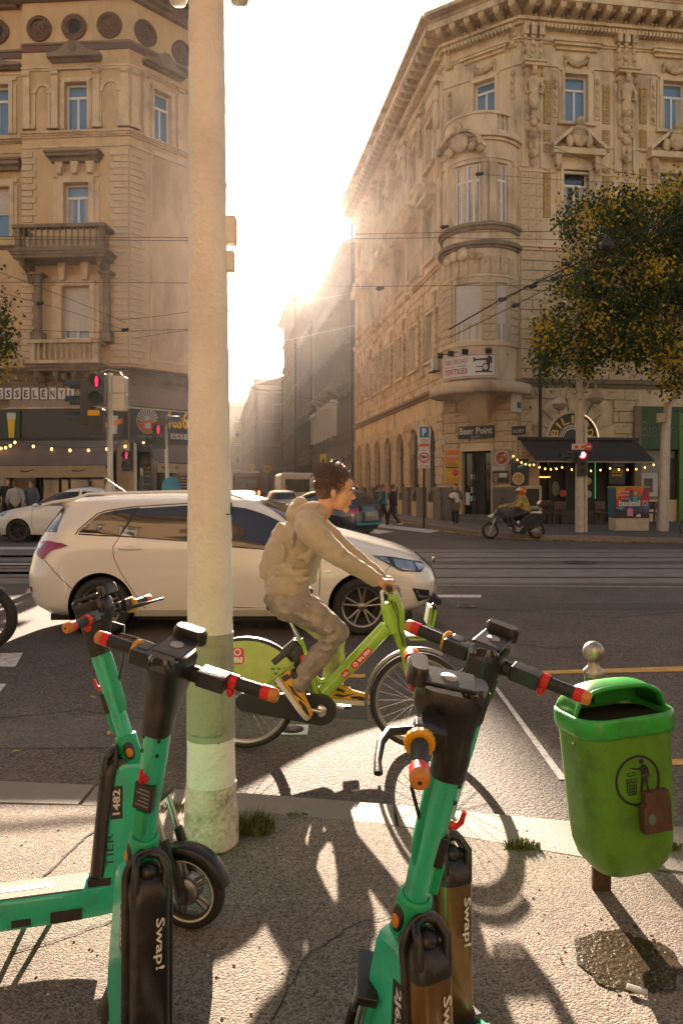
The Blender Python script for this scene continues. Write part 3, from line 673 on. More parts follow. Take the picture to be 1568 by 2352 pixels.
for (a, b, z0, z1) in w1R:
    window(rb, FR, (a+b)/2, z0, b-a, z1-z0, gl=GLASSD, shut=.6); surround(rb, FR, (a+b)/2, z0, b-a, z1-z0, .2, .12, STN)
ex = [(h[0]-.5, h[1]+.5, h[2]-.2, h[3]+2.6) for h in w2R]+[(fx_-.5, fx_+.5, z3a, 40) for fx_ in fx]
zc2 = hit(FR, 1210, 575)[1]; z_m = hit(FR, 1210, 395)[1]
band(rb, FR, 0, RW, zc2, zc2+.22, .2, STN, 'string_course', 2, .42); band(rb, FC, 0, Lc, zc2, zc2+.22, .2, STN, 'string_course', 2, .35, .42); band(rb, FS, SW, 0, zc2, zc2+.22, .2, STN, 'string_course', 2, 0, .35)
z1c = hit(FR, 1210, 888)[1]
band(rb, FR, 0, RW, z1c, z1c+.3, .22, STN_D, 'string_course', 2, .42); band(rb, FC, 0, Lc, z1c, z1c+.3, .22, STN_D, 'string_course', 2, .35, .42); band(rb, FS, SW, 0, z1c, z1c+.3, .22, STN_D, 'string_course', 2, 0, .35)
for z in (hit(FR, 1210, 330)[1], hit(FR, 1210, 150)[1]): band(rb, FR, 0, RW, z, z+.1, .06, STN, 'string_course', 1, .42); band(rb, FC, 0, Lc, z, z+.1, .06, STN, 'string_course', 1, 0, .42)
# ashlar of the second floor and deep rustication below
ashlar(rb, FR, .03, H(FR, 1247, 400, 1248, 401)[0]-.02, zc2+.26, z_m, .52, .7, .035, STN2, (), 3)
band(rb, FR, 0, RW, z_m+.02, z_m+.12, .05, STN, 'string_course', 1)
exR = [(h[0]-.25, h[1]+.25, h[2]-.12, h[3]+.25) for h in w1R]+[pub, bio]
ashlar(rb, FR, .03, 7.4, z1c+.34, zc2-.03, .42, 1.05, .09, STN2, exR, 4)
arx = (ar[0]+ar[1])/2; arr = (ar[1]-ar[0])/2; arz = ar[2]
ashlar(rb, FR, .03, H(FR, 1465, 900, 1466, 901)[0], pub[3]+.03, z1c-.03, .5, 1.3, .1, STN2, [(arx-arr-.75, arx+arr+.75, arz-.1, arz+arr+.8), pub], 5)
# arch voussoirs round the billiard sign
for i in range(9):
    a0 = PI*i/9+.02; a1 = PI*(i+1)/9-.02; v = MB(FR); ro = 1.55 if i % 2 else 1.8
    pts = [(arx+q*arr*math.cos(a), arz+q*arr*math.sin(a)) for q, a in ((1.1, a0), (ro, a0), (ro, a1), (1.1, a1))]
    pts = [(x, min(z, z1c-.03)) for x, z in pts]
    v.prism(pts, -.1, .001); obj('voussoir', v, STN2, rb, bevel=.015, seg=1)
sg = MB(FR); disc(sg, arx, arz, arr, -.03, 28, 0, a0=0, a1=PI); obj('arch_panel', sg, BLACKP, rb)
sg = MB(FR); ring(sg, arx, arz, arr*1.0, arr*1.1, -.12, 28, 0, None, 0, PI, .0); obj('arch_rim', sg, STN, rb)
sg = MB(FR); ring(sg, arx, arz, arr*1.02, arr*1.05, -.14, 28, 0, None, 0.05, PI*.45); obj('neon_tube', sg, pm('neon_warm', (1, .8, .6), emit=(1, .75, .5), es=.2, var=0), rb)
GOLD = pm('sign_gold', (.75, .45, .05), .5, var=.1)
for i, ch in enumerate('BILIÁRD'):
    a = PI*(.9-.8*i/6); r_ = arr*.76; M_ = FR @ T(arx+r_*math.cos(a), -.045, arz+r_*math.sin(a)) @ RY(-(a-PI/2))
    w_ = .1 if ch == 'I' else .3; obj('sign_letter', text_mb(ch, -w_/2, w_/2, -.17, .17, 0, M_, bold=.02), GOLD, rb)
for q0, q1 in ((.36, .4), (.44, .47), (.5, .53)):
    sg = MB(FR); ring(sg, arx, arz+.02, arr*q0, arr*q1, -.04, 20, 0, None, 0, PI); sg.box(arx+arr*q1, arx+arr*.95, -.045, -.035, arz+.02+(q0-.36)*.5, arz+.05+(q0-.36)*.5); sg.box(arx-arr*.95, arx-arr*q1, -.045, -.035, arz+.02+(q0-.36)*.5, arz+.05+(q0-.36)*.5); obj('sign_stripe', sg, FRAMEW, rb)
# rusticated chamfer: ground floor and pier beside the bay
exC = [(dr[0]-.16, dr[1]+.16, 0, dr[3]+.16)]
ashlar(rb, FC, .03, Lc-.03, 1.75, z1c-.5, .47, 1.25, .1, STN2, exC, 6)
for F, a, b, exx in ((FC, 0, dr[0]-.12, 0), (FC, dr[1]+.12, Lc, 0), (FR, 0, pub[0], 0)):
    m_ = MB(F); m_.box(a, b, -.16, .002, 0, 1.45).box(a, b, -.22, .002, 1.451, 1.62); obj('plinth', m_, GREYB, rb)
for c0_, c1_ in [(-.001, sx_c[0]+.8)]+[(sx_c[i]-.8, sx_c[i+1]+.8) for i in range(6)]+[(sx_c[6]-.8, SW)]:
    m_ = MB(FS); m_.box(c1_, c0_, -.16, .002, 0, 1.45).box(c1_, c0_, -.22, .002, 1.451, 1.62); obj('plinth', m_, GREYB, rb)
exS = [(c-.85, c+.85, 0, 4.6) for c in sx_c]
ashlar(rb, FS, SW+.05, -.03, 1.75, 5.0, .42, 1.0, .08, STN2, exS, 8)
for c in sx_c:
    v = MB(FS)
    for i in range(7):
        a0 = PI*i/7+.03; a1 = PI*(i+1)/7-.03
        v.prism([(c+q*math.cos(a), 3.75+q*math.sin(a)) for q, a in ((.84, a0), (1.3, a0), (1.3, a1), (.84, a1))], -.09, .001)
    obj('arch_voussoirs', v, STN2, rb)
    g_ = MB(FS); g_.add([(c-.8, .2, .9), (c+.8, .2, .9), (c+.8, .2, 4.55), (c-.8, .2, 4.55)], [(0, 1, 2, 3)]); wd = obj('shop_window', g_, GLASSD, rb)
    f_ = MB(FS); f_.box(c-.05, c+.05, .13, .2, .9, 4.5).box(c-.8, c+.8, .13, .2, 3.2, 3.3).box(c-.8, c+.8, .1, .2, .9, 1.3); obj('frame', f_, METD, wd)
    # first floor: blocky rustic window, second: pediment, third: flat head
    for (z0, z1), k in zip(zw, range(3)):
        window(rb, FS, c, z0, 1.24, z1-z0, gl=GLASSD if k < 2 else GLASS); surround(rb, FS, c, z0, 1.24, z1-z0, .2, .12, STN)
    pediment(rb, FS, c, 15.2, 2.0, .9, .5, STN, 'tri' if c > -12 else 'arc'); pediment(rb, FS, c, 19.2, 1.9, .3, .2, STN)
    v = MB(FS)
    for i in range(7):
        for sx in (-1, 1): v.box(c+sx*.86, c+sx*(1.15+.12*(i % 2)), -.16, .002, 7.65+i*.34, 7.65+i*.34+.26)
    for i in range(5): v.prism([(c-.75+.3*i, 10.1), (c-.45+.3*i, 10.1), (c-.4+.3*i+(i-2)*.1, 10.75), (c-.8+.3*i+(i-2)*.1, 10.75)], -.12, .001)
    obj('rustic_blocks', v, STN2, rb)
    v = MB(FS); x = c+1.47
    v.box(x-.3, x+.3, -.1, .002, 12.1, 20.3); v.ball((x, -.2, 19.6), (.25, .2, .4), 8); v.ball((x, -.2, 18.6), (.2, .2, .7), 8); v.ball((x, -.16, 16.2), (.2, .14, .5), 8); v.box(x-.35, x+.35, -.35, .002, 20.0, 20.25); obj('pilaster', v, STN, rb)
exS1 = [(c-1.25, c+1.25, 7.4, 11) for c in sx_c]
ashlar(rb, FS, SW+.05, -.03, 6.15, zc2-.1, .45, 1.3, .05, STN2, exS1, 9)
# third floor window of the chamfer with garland
x = (w3C[0]+w3C[1])/2; window(rb, FC, x, w3C[2], w3C[1]-w3C[0], w3C[3]-w3C[2]); surround(rb, FC, x, w3C[2], w3C[1]-w3C[0], w3C[3]-w3C[2], .2, .1, STN, sill=False)
garland(rb, FC, x, w3C[3]+.6, .9, .24, STN2); pediment(rb, FC, x, w3C[3]+.95, 2.1, .3, .24, STN)
for xx in (.12, Lc-.45):
    m_ = MB(FC); m_.box(xx, xx+.36, -.12, .002, w3C[3]+1.0, TOP-1.3)
    for k in range(5): m_.ball((xx+.18, -.14, w3C[3]+1.15+k*.3), (.13, .1, .15), 6, m=4)
    for k in range(4): m_.ball((xx+.18, -.05, w3C[3]-.1-k*.33), (.1, .1, .15), 6, m=4)
    obj('frieze_ornament', m_, STN2, rb)
# the round bay: stacked drum with windows, cornices, balcony on top
bc = (FC @ Vector((Lc*.52, -.15, 0))); BR = 1.62; A0 = math.atan2(-.823, -.568)     # outward direction of the chamfer
def BF(px, r=BR):
    """frame on the drum where the line of sight through photo column px touches it"""
    k = (px-784)/FPX; a = 1+k*k; b = -2*(k*bc.x+bc.y); c = bc.x**2+bc.y**2-r*r; q = b*b-4*a*c
    Y = (-b-math.sqrt(max(q, 0)))/(2*a); th = math.atan2(Y-bc.y, k*Y-bc.x); return th, Y
def drum_frame(th, r=BR): return T(bc.x, bc.y, 0) @ RZ(th+PI/2) @ T(0, -r, 0)
def zz(py, Y=30.9): return CAMZ+(1120-py)/FPX*Y
wspans = [((1043, 1102), 'a'), ((1141, 1166), 'b')]
win_rows = [(zz(785), zz(653)), (zz(517), zz(380))]
angs = []
for (p0, p1), _ in wspans: angs.append((BF(p0)[0], BF(p1)[0]))
zd0, zd1 = zz(905), zz(318)
def drum(z0, z1, r, name, mat, spans=(), r_in=None, n=64):
    mb = MB(); st = A0-PI*.62; en = A0+PI*.62
    th = sorted([st+(en-st)*i/n for i in range(n+1)]+[a for s_ in spans for a in s_])
    for a, b in zip(th[:-1], th[1:]):
        m_ = (a+b)/2; rr = r
        if any(s_[0] < m_ < s_[1] for s_ in spans): rr = r_in or r
        pa = (bc.x+rr*math.cos(a), bc.y+rr*math.sin(a)); pb = (bc.x+rr*math.cos(b), bc.y+rr*math.sin(b))
        mb.add([(*pa, z0), (*pb, z0), (*pb, z1), (*pa, z1)], [(0, 1, 2, 3)], 0, True)
        if r_in is None or rr == r:
            for z, o_ in ((z0, 0), (z1, 0)): mb.add([(*pa, z), (*pb, z), (bc.x, bc.y, z)], [(0, 1, 2)])
    for s_ in spans:
        for a in s_: mb.add([(bc.x+q*math.cos(a), bc.y+q*math.sin(a), z) for z in (z0, z1) for q in (r_in, r)], [(0, 1, 3, 2)])
    obj(name, mb, mat, rb)
drum(zz(880), win_rows[0][0], BR, 'bay_wall', STN)
for (z0, z1) in win_rows: drum(z0, z1, BR, 'bay_wall', STN, angs, BR-.16)
drum(win_rows[0][1], win_rows[1][0], BR, 'bay_wall', STN); drum(win_rows[1][1], zd1, BR, 'bay_wall', STN)
for z0, z1, r in ((zz(884), zz(876), BR+.12), (zz(797), zz(789), BR+.1), (zz(640), zz(634), BR+.05), (zz(575), zz(570), BR+.1), (zz(569), zz(560), BR+.22), (zz(535), zz(527), BR+.12), (zz(526), zz(519), BR+.2),
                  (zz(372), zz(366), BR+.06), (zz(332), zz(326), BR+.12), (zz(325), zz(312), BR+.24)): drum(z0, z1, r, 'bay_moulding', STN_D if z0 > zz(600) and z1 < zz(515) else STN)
for row, (z0, z1) in enumerate(win_rows):
    for (a, b) in angs:
        nseg = 2 if b-a > .5 else 1
        for i in range(nseg):
            p0 = a+(b-a)*i/nseg; p1 = a+(b-a)*(i+1)/nseg; th = (p0+p1)/2; rr = (BR-.1)*math.cos((p1-p0)/2); w_ = 2*(BR-.1)*math.sin((p1-p0)/2)
            window(rb, drum_frame(th, rr), 0, z0+.02, w_-.01, z1-z0-.04, 0, 'w3' if w_ > .5 or row else 'w3', shut=(.72 if row == 0 else 0), curtain=(row == 0))
# blocks round the first floor of the bay, with joints
rnd = random.Random(21); z = win_rows[0][0]
while z < zz(640):
    st = A0-1.5; k = 0
    for (a, b) in [(st, angs[0][0]-.05), (angs[0][1]+.05, angs[1][0]-.05), (angs[1][1]+.05, A0+1.6)]:
        n = max(1, round((b-a)/.34))
        for i in range(n):
            p0 = a+(b-a)*i/n; p1 = a+(b-a)*(i+1)/n; th = (p0+p1)/2; w_ = 2*BR*math.sin((p1-p0)/2)
            piece(rb, 'stone', cube(STN2, 'stone', .03), drum_frame(th, BR-.02) @ T(0, 0, z+.16) @ SCL(w_-.01, .07, .29), STN2, 560)
    z += .33
for i in range(11):     # fan of voussoirs above
    th = A0-1.3+i*.26; piece(rb, 'stone', cube(STN2, 'stone', .03), drum_frame(th, BR-.02) @ T(0, 0, zz(615)) @ SCL(.36, .09, .7), STN2, 700)
# pilaster strips between the second floor windows, cartouche, arched pediment of the bay
for px in (1030, 1112, 1128, 1178):
    th, _ = BF(px); m_ = MB(drum_frame(th, BR)); m_.box(-.11, .11, -.08, .05, zz(515), zz(375)).box(-.14, .14, -.11, .05, zz(372)-.2, zz(374)); obj('pilaster', m_, STN, rb)
th, _ = BF(1062); m_ = MB(drum_frame(th, BR)); n = 12
for i in range(n):
    a0_, a1_ = PI*i/n, PI*(i+1)/n
    m_.prism([(.9*q*math.cos(a), zz(352)+.7*q*math.sin(a)) for q, a in ((1, a0_), (1.15, a0_), (1.15, a1_), (1, a1_))], -.4, .1)
m_.ball((0, -.25, zz(335)), (.42, .2, .38), 10); m_.ball((0, -.4, zz(303)), (.2, .2, .24), 9)
for sx in (-1, 1): m_.ball((sx*.55, -.15, zz(348)), (.26, .16, .2), 8); m_.ball((sx*.85, -.1, zz(356)), (.2, .14, .15), 7)
obj('arched_pediment', m_, STN2, rb)
th, _ = BF(1065); m_ = MB(drum_frame(th, BR)); m_.ball((0, -.12, zz(596)+.15), (.26, .14, .3), 12)
for sx in (-1, 1): m_.ball((sx*.42, -.1, zz(590)), (.18, .12, .24), 8); m_.ball((sx*.72, -.1, zz(598)), (.2, .1, .14), 8)
obj('cartouche', m_, STN2, rb)
# balcony on top of the bay: solid parapet and balusters
zt = zz(312)
m_ = MB()
def arcbox(mb, a0_, a1_, r0, r1, z0, z1, n=24):
    rg = []
    for i in range(n+1):
        a = a0_+(a1_-a0_)*i/n; c_, s_ = math.cos(a), math.sin(a); rg.append([(bc.x+r0*c_, bc.y+r0*s_, z0), (bc.x+r1*c_, bc.y+r1*s_, z0), (bc.x+r1*c_, bc.y+r1*s_, z1), (bc.x+r0*c_, bc.y+r0*s_, z1)])
    mb.loft(rg, True, True, False)
arcbox(m_, A0-1.6, A0+1.7, BR-.28, BR-.02, zz(268), zz(262)); arcbox(m_, A0-1.6, A0+1.7, BR-.26, BR-.04, zt, zt+.1); t0 = BF(1143)[0]; arcbox(m_, A0-1.5, t0, BR-.24, BR-.08, zt+.1, zz(268)); arcbox(m_, A0+1.25, A0+1.6, BR-.24, BR-.06, zt+.1, zz(268), 5)
obj('parapet', m_, STN, rb, fixn=True)
bl = baluster(STN, round(zz(268)-zt-.1, 2))
for i in range(5):
    a = t0+.12+i*.17; piece(rb, 'baluster', bl, T(bc.x+(BR-.15)*math.cos(a), bc.y+(BR-.15)*math.sin(a), zt+.1), STN)
# slab below the bay, console wedge
SLR = 2.2
m_ = MB(); k = 40; prof = [(SLR-.08, zz(905)), (SLR, zz(903)), (SLR, zz(884)), (SLR-.05, zz(881))]
m_.lathe(prof, 48, T(bc.x, bc.y, 0)); m_.lathe([(SLR-.05, zz(881)), (.02, zz(879))], 48, T(bc.x, bc.y, 0)); m_.lathe([(.02, zz(906)), (SLR-.08, zz(905))], 48, T(bc.x, bc.y, 0)); obj('bay_slab', m_, STN, rb)
m_ = MB(FC); xm = Lc*.52; m_.add([(xm-.75, -1.3, zz(905)), (xm+.75, -1.3, zz(905)), (xm+.75, 0, zz(905)), (xm-.75, 0, zz(905)), (xm-.32, -.05, zz(975)), (xm+.32, -.05, zz(975)), (xm+.32, 0, zz(975)), (xm-.32, 0, zz(975))], [(0, 1, 5, 4), (1, 2, 6, 5), (3, 0, 4, 7), (4, 5, 6, 7)]); obj('console', m_, STN, rb)
# door of the beer shop, steps, glazing
m_ = MB(FC); m_.box(dr[0]-.14, dr[0], -.13, .002, FKZ+.3, dr[3]+.14).box(dr[1], dr[1]+.14, -.13, .002, FKZ+.3, dr[3]+.14).box(dr[0], dr[1], -.13, .002, dr[3], dr[3]+.14); obj('door_surround', m_, STN, rb)
for i in range(2): m_ = MB(FC); m_.box(dr[0]-.2, dr[1]+.2, -.35-.35*(1-i), .2, FKZ-.02, FKZ+.15*(i+1)); obj('step', m_, GREYB, rb, bevel=.01, seg=1)
dd = obj('door', MB(FC).box(dr[0], dr[1], .2, .24, FKZ+.3, dr[3]), DARK, rb)
dw = dr[1]-dr[0]
for a, b in ((.02, .27), (.3, .36), (.66, .72), (.75, .98)):
    if b-a > .1: obj('side_pane', MB(FC).box(dr[0]+a*dw, dr[0]+b*dw, .16, .18, FKZ+.35, dr[3]-.1), GLASSD, dd)
    else: obj('door_post', MB(FC).box(dr[0]+a*dw, dr[0]+b*dw, .1, .2, FKZ+.3, dr[3]-.4), METD, dd)
PAPER = pm('paper_white', (.55, .52, .46), .8, var=.1, vs=9)
def card(root, F, x0, y0, x1, y1, mat, off=-.05, name='notice', th=.02):
    a, b, z0, z1 = H(F, x0, y0, x1, y1); return obj(name, MB(F).box(a, b, off-th, off, z0, z1), mat, root)
card(rb, FC, 1078, 1089, 1087, 1101, PAPER, .15); card(rb, FC, 1078, 1119, 1086, 1132, PAPER, .15)
card(rb, FC, 1077, 1139, 1087, 1151, pm('mint_sticker', (.25, .55, .42), .6), .15); card(rb, FC, 1066, 1131, 1076, 1160, PAPER, .12)
# gutter pipe
m_ = MB(FR); x_ = hit(FR, 1233, 900)[0]; m_.tube([(x_, -.3, zz(1004)), (x_, -.3, zz(757))], .075, 10); m_.box(x_-.2, x_+.2, -.48, -.12, zz(800), zz(745)); obj('downpipe', m_, METD, rb)
m_ = MB(FS); m_.tube([(SW+.1, -.25, .1), (SW+.1, -.25, TOP)], .08, 8); obj('downpipe', m_, METD, rb)
# green organic shop front at the right end
GRN = pm('shop_green', (.03, .075, .018), .6, var=.2, vs=2)
a, b, z0, z1 = H(FR, 1466, 935, 1600, 1033); obj('shop_fascia', MB(FR).box(a, b, -.18, .002, z0, z1), GRN, rb)
a, b, z0, z1 = H(FR, 1466, 968, 1556, 1004); obj('shop_lettering', text_mb('Biofair', a+.05, b-.3, z0, z1, -.2, FR, bold=-.01), pm('dim_letter', (.12, .13, .1), .6, var=.1), rb)
m_ = MB(FR); m_.add([(bio[0], .2, bio[2]), (bio[1], .2, bio[2]), (bio[1], .2, bio[3]), (bio[0], .2, bio[3])], [(0, 1, 2, 3)]); obj('shop_window', m_, pm('shop_glass_pale', (.12, .115, .095), .2, var=.3, vs=1.5, spec=.8), rb)
card(rb, FR, 1472, 1035, 1552, 1052, pm('shop_sill', (.25, .25, .2), .6), .15); card(rb, FR, 1475, 1086, 1512, 1140, PAPER, .12)
card(rb, FR, 1481, 1099, 1500, 1130, pm('poster_portrait', (.12, .1, .09), .6, var=.5, vs=3), .09); m_ = MB(FR); a, b, z0, z1 = H(FR, 1553, 1000, 1562, 1150); m_.box(a, b, -.2, .0, FKZ, z1+1); obj('green_post', m_, pm('bright_green', (.07, .2, .02), .5), rb)
a, b, z0, z1 = H(FR, 1455, 1020, 1466, 1180); obj('pilaster', MB(FR).box(a-.1, b, -.22, .002, FKZ, pub[3]+2.2), STN_D, rb)
# dark pub front under the awning
a, b, z0, z1 = pub
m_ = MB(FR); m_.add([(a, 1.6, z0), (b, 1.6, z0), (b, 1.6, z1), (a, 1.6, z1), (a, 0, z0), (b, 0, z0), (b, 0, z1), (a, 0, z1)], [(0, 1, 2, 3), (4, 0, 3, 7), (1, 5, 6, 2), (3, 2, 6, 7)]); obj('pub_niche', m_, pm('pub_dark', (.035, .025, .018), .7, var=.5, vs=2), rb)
for p0, p1 in ((1262, 1266), (1300, 1304), (1352, 1356), (1398, 1402)):
    c_ = H(FR, p0, 1065, p1, 1180); obj('pub_post', MB(FR).box(c_[0], c_[1], .1, .22, FKZ, z1), METD, rb)
c_ = H(FR, 1268, 1075, 1298, 1175); obj('pub_window', MB(FR).box(c_[0], c_[1], .3, .32, c_[2], c_[3]), GLASSD, rb)
sk = MB(FR); q = H(FR, 1273, 1105, 1290, 1140); disc(sk, (q[0]+q[1])/2, (q[2]+q[3])/2, (q[1]-q[0])/2, .28, 20, rz=(q[3]-q[2])/2); obj('window_print', sk, pm('pale_print', (.16, .2, .15), .8, var=.7, vs=12), rb)
LED = pm('led_green', (.1, 1, .3), emit=(.02, .9, .2), es=.08, var=0); c_ = H(FR, 1365, 1062, 1366, 1145); obj('led_strip', MB(FR).box(c_[0], c_[1], -.02, 0, c_[2], c_[3]), LED, rb)
for i, (px, py, col) in enumerate(((1352, 1105, (.5, .3, .1)), (1352, 1135, (.35, .35, .33)), (1294, 1133, (.4, .05, .03)))):
    q = H(FR, px-8, py-8, px+8, py+8); s_ = MB(FR); disc(s_, (q[0]+q[1])/2, (q[2]+q[3])/2, (q[1]-q[0])/2, .08, 20); obj('billiard_ball_sign', s_, pm('ball_%d_paint' % i, col, .5), rb)
flush_stuff()
# ------------------------------------------------------------ signs and posters of the palace (each can be taken down)
def frame_thing(name, label, cat, F, rect, group=None):
    a, b, z0, z1 = rect; M = F @ T((a+b)/2, 0, z0); return thing(name, label, cat, M=M, group=group), b-a, z1-z0
_rgb = {}
def col(c, name=None, rough=.6, var=.06, **k):
    key = name or 'paint_'+'_'.join(str(int(v*100)) for v in c)
    return pm(key, c, rough, var=var, vs=8, **k)
# beer shop sign
t, w, h = frame_thing('shop_sign', 'black shop sign with white script lettering above the beer shop door', 'sign', FC, H(FC, 1057, 979, 1139, 1008))
obj('board', MB().box(-w/2, w/2, -.26, -.18, 0, h), BLACKP, t, bevel=.01); obj('lettering', text_mb('Beer Point', -w/2+.08, w/2-.08, .19, h-.06, -.264, bold=.02), PAPER, t)
obj('small_lettering', text_mb('BUDAPEST', -.22, .2, .05, .12, -.264), PAPER, t)
def food_plate(t, cx, cz, r, y, seed, cols, nm='plate'):
    p = MB(); disc(p, cx, cz, r, y, 24); obj(nm, p, PAPER, t); p = MB(); disc(p, cx, cz, r*.84, y-.003, 24); obj('soup', p, col(cols[0]), t)
    rn = random.Random(seed); p = MB()
    for i in range(9):
        a = rn.uniform(0, 6.28); q = rn.uniform(0, .65)*r; disc(p, cx+q*math.cos(a), cz+q*math.sin(a), r*rn.uniform(.08, .2), y-.005-.001*i, 7, i % (len(cols)-1))
    obj('food', p, [col(c) for c in cols[1:]], t)
def burger(t, cx, cz, r, y):
    for nm, z0, z1, c, ww in (('bun_top', .1, .75, (.45, .2, .05), 1), ('salad', -.02, .12, (.35, .36, .04), 1.05), ('patty', -.25, 0, (.06, .025, .012), 1.08), ('cheese', -.34, -.2, (.7, .42, .04), 1.0), ('bun_base', -.6, -.3, (.42, .2, .06), .9)):
        p = MB(); n = 12
        pts = [(cx+ww*r*math.cos(PI*i/n), cz+(z0+(z1-z0)*math.sin(PI*i/n)**.6)*r) for i in range(n+1)] if nm == 'bun_top' else [(cx+ww*r*s*q, cz+z*r) for s, q, z in ((1, 1, z0), (1, .96, z1), (-1, .96, z1), (-1, 1, z0))]
        p.add([(x, y-.002*('bun_base', 'cheese', 'patty', 'salad', 'bun_top').index(nm), z) for x, z in pts], [tuple(range(len(pts)))]); obj(nm, p, col(c), t)
YEL = (.62, .34, .02)
t, w, h = frame_thing('burger_poster', 'tall yellow burger poster on the wall left of the beer shop door', 'poster', FC, H(FC, 1025, 1034, 1059, 1110))
t.matrix_basis = t.matrix_basis @ T(0, -.14, 0)
obj('sheet', MB().box(-w/2, w/2, -.02, 0, 0, h), col(YEL), t); obj('orange_patch', MB().add([(-w/2, -.022, h), (w/2, -.022, h), (w/2, -.022, h*.75), (-w/2, -.022, h*.45)], [(0, 1, 2, 3)]), col((.6, .2, .02)), t)
obj('heading', text_mb('SMASHED', -w*.3, w*.12, h*.86, h*.92, -.025), col((.5, .05, .03)), t); obj('title', text_mb('BURGER', -w*.34, w*.38, h*.78, h*.85, -.025, bold=.03), PAPER, t)
burger(t, 0, h*.5, w*.38, -.03); p = MB(); disc(p, w*.22, h*.31, w*.2, -.045, 12); obj('price_star', p, col((.5, .02, .02)), t); obj('price', text_mb('CSAK\nFT', w*.08, w*.36, h*.27, h*.35, -.048), PAPER, t)
for i, s in enumerate(('SERTÉS MARHA', 'DUPLA CHEDDAR', 'AMERIKAI VAJAS BUCI')): obj('text_line', text_mb(s, -w*.4, w*.4, h*(.13-.045*i), h*(.16-.045*i), -.025, bold=.01), col((.3, .03, .02)), t)
t, w, h = frame_thing('soup_poster', 'poster with a bowl of red soup right of the beer shop door', 'poster', FC, H(FC, 1134, 1032, 1171, 1082)); t.matrix_basis = t.matrix_basis @ T(0, -.14, 0)
obj('sheet', MB().box(-w/2, w/2, -.02, 0, 0, h), col((.3, .25, .2)), t); food_plate(t, .05, h*.6, w*.44, -.025, 1, [(.3, .05, .01), (.6, .5, .3), (.5, .12, .02), (.62, .5, .2)])
obj('caption_strip', MB().box(-w/2, w*.25, -.04, -.02, h*.04, h*.2), PAPER, t); obj('caption', text_mb('HUNGARIAN GOULASH SOUP', -w*.46, w*.2, h*.09, h*.15, -.045), BLACKP, t)
t, w, h = frame_thing('menu_board', 'dark menu board below the soup poster with a white price list', 'poster', FC, H(FC, 1134, 1083, 1171, 1108)); t.matrix_basis = t.matrix_basis @ T(0, -.14, 0)
obj('board', MB().box(-w/2, w/2, -.03, 0, 0, h), BLACKP, t); obj('price_list', MB().box(-w*.1, w*.4, -.035, -.03, h*.45, h*.85), PAPER, t); food_plate(t, -w*.3, h*.6, w*.14, -.035, 4, [(.3, .1, .03), (.4, .2, .05), (.2, .05, .01)], 'plate'); food_plate(t, -w*.3, h*.25, w*.12, -.035, 5, [(.3, .1, .03), (.4, .1, .05), (.5, .3, .1)], 'plate')
r_ = (.12, 1.32, 2.02, 3.75); r_ = H(FR, 1181, 1055, 1225, 1115)
t, w, h = frame_thing('pizza_board', 'black framed board with a colourful pizza at the corner right of the door', 'poster', FC, H(FC, 1179, 1055, 1219, 1116)); t.matrix_basis = T(0, -.25, 0) @ t.matrix_basis @ T(-.05, -.3, 0)
obj('board', MB().box(-w/2, w/2, -.05, 0, 0, h), BLACKP, t, bevel=.01); food_plate(t, -w*.08, h*.27, w*.34, -.055, 7, [(.45, .25, .08), (.5, .3, .1), (.4, .06, .02), (.2, .3, .06)])
obj('ribbon', MB().add([(-w*.1, -.053, h*.62), (w*.48, -.053, h*.78), (w*.48, -.053, h*.84), (-w*.1, -.053, h*.68)], [(0, 1, 2, 3)]), col((.02, .2, .05)), t); obj('ribbon', MB().add([(-w*.1, -.054, h*.68), (w*.48, -.054, h*.84), (w*.48, -.054, h*.88), (-w*.1, -.054, h*.72)], [(0, 1, 2, 3)]), PAPER, t)
obj('title', text_mb('LÁNGOS', -w*.42, w*.1, h*.87, h*.93, -.055, bold=.02), col((.4, .3, .2)), t)
# curved tailor sign in front of the bay with spotlights
t = thing('tailor_sign', 'white curved tailors and textiles sign with sewing machine on the round bay', 'sign', (bc.x, bc.y-BR, zz(870)))
sa0 = BF(1019, BR+.22)[0]; sa1 = BF(1138, BR+.22)[0]; sz0, sz1 = zz(867, 30.4), zz(812, 30.4)
def on_arc(x, z, r=BR+.24): a = sa0+(sa1-sa0)*x; return (bc.x+r*math.cos(a), bc.y+r*math.sin(a), sz0+(sz1-sz0)*z)
def arc_text(s, x0, x1, z0, z1, mat, nm, bold=0.0):
    m_ = text_mb(s, x0, x1, z0, z1, 0, bold=bold, res=1); m_.v = [Vector(on_arc(p.x, p.z, BR+.262)) for p in m_.v]; obj(nm, m_, mat, t)
def arc_poly(P, mat, nm, r=BR+.262):
    if len(P) != 4: return obj(nm, MB().add([on_arc(x, z, r) for x, z in P], [tuple(range(len(P)))]), mat, t)
    q = lambda a, b, k: (a[0]+(b[0]-a[0])*k/8, a[1]+(b[1]-a[1])*k/8); obj(nm, MB().loft([[on_arc(*q(P[0], P[1], k), r), on_arc(*q(P[3], P[2], k), r)] for k in range(9)], False, False, False), mat, t)
m_ = MB(); n = 24
m_.loft([[on_arc(i/n, z, q) for z, q in ((0, BR+.22), (0, BR+.25), (1, BR+.25), (1, BR+.22))] for i in range(n+1)], True, True, False); obj('panel', m_, pm('sign_white', (.62, .6, .56), .45, var=.06), t, fixn=True)
RED = col((.42, .03, .02)); arc_text('TAILORS.HU', .05, .52, .6, .82, RED, 'lettering', .01); arc_text('TEXTILES', .05, .52, .18, .42, RED, 'lettering', .02); arc_text('150 m', .21, .3, .48, .55, BLACKP, 'small_lettering')
for (x0, x1) in ((.05, .17), (.34, .5)): arc_poly([(x0, .5), (x1, .5), (x1, .52), (x0, .52)], BLACKP, 'rule')
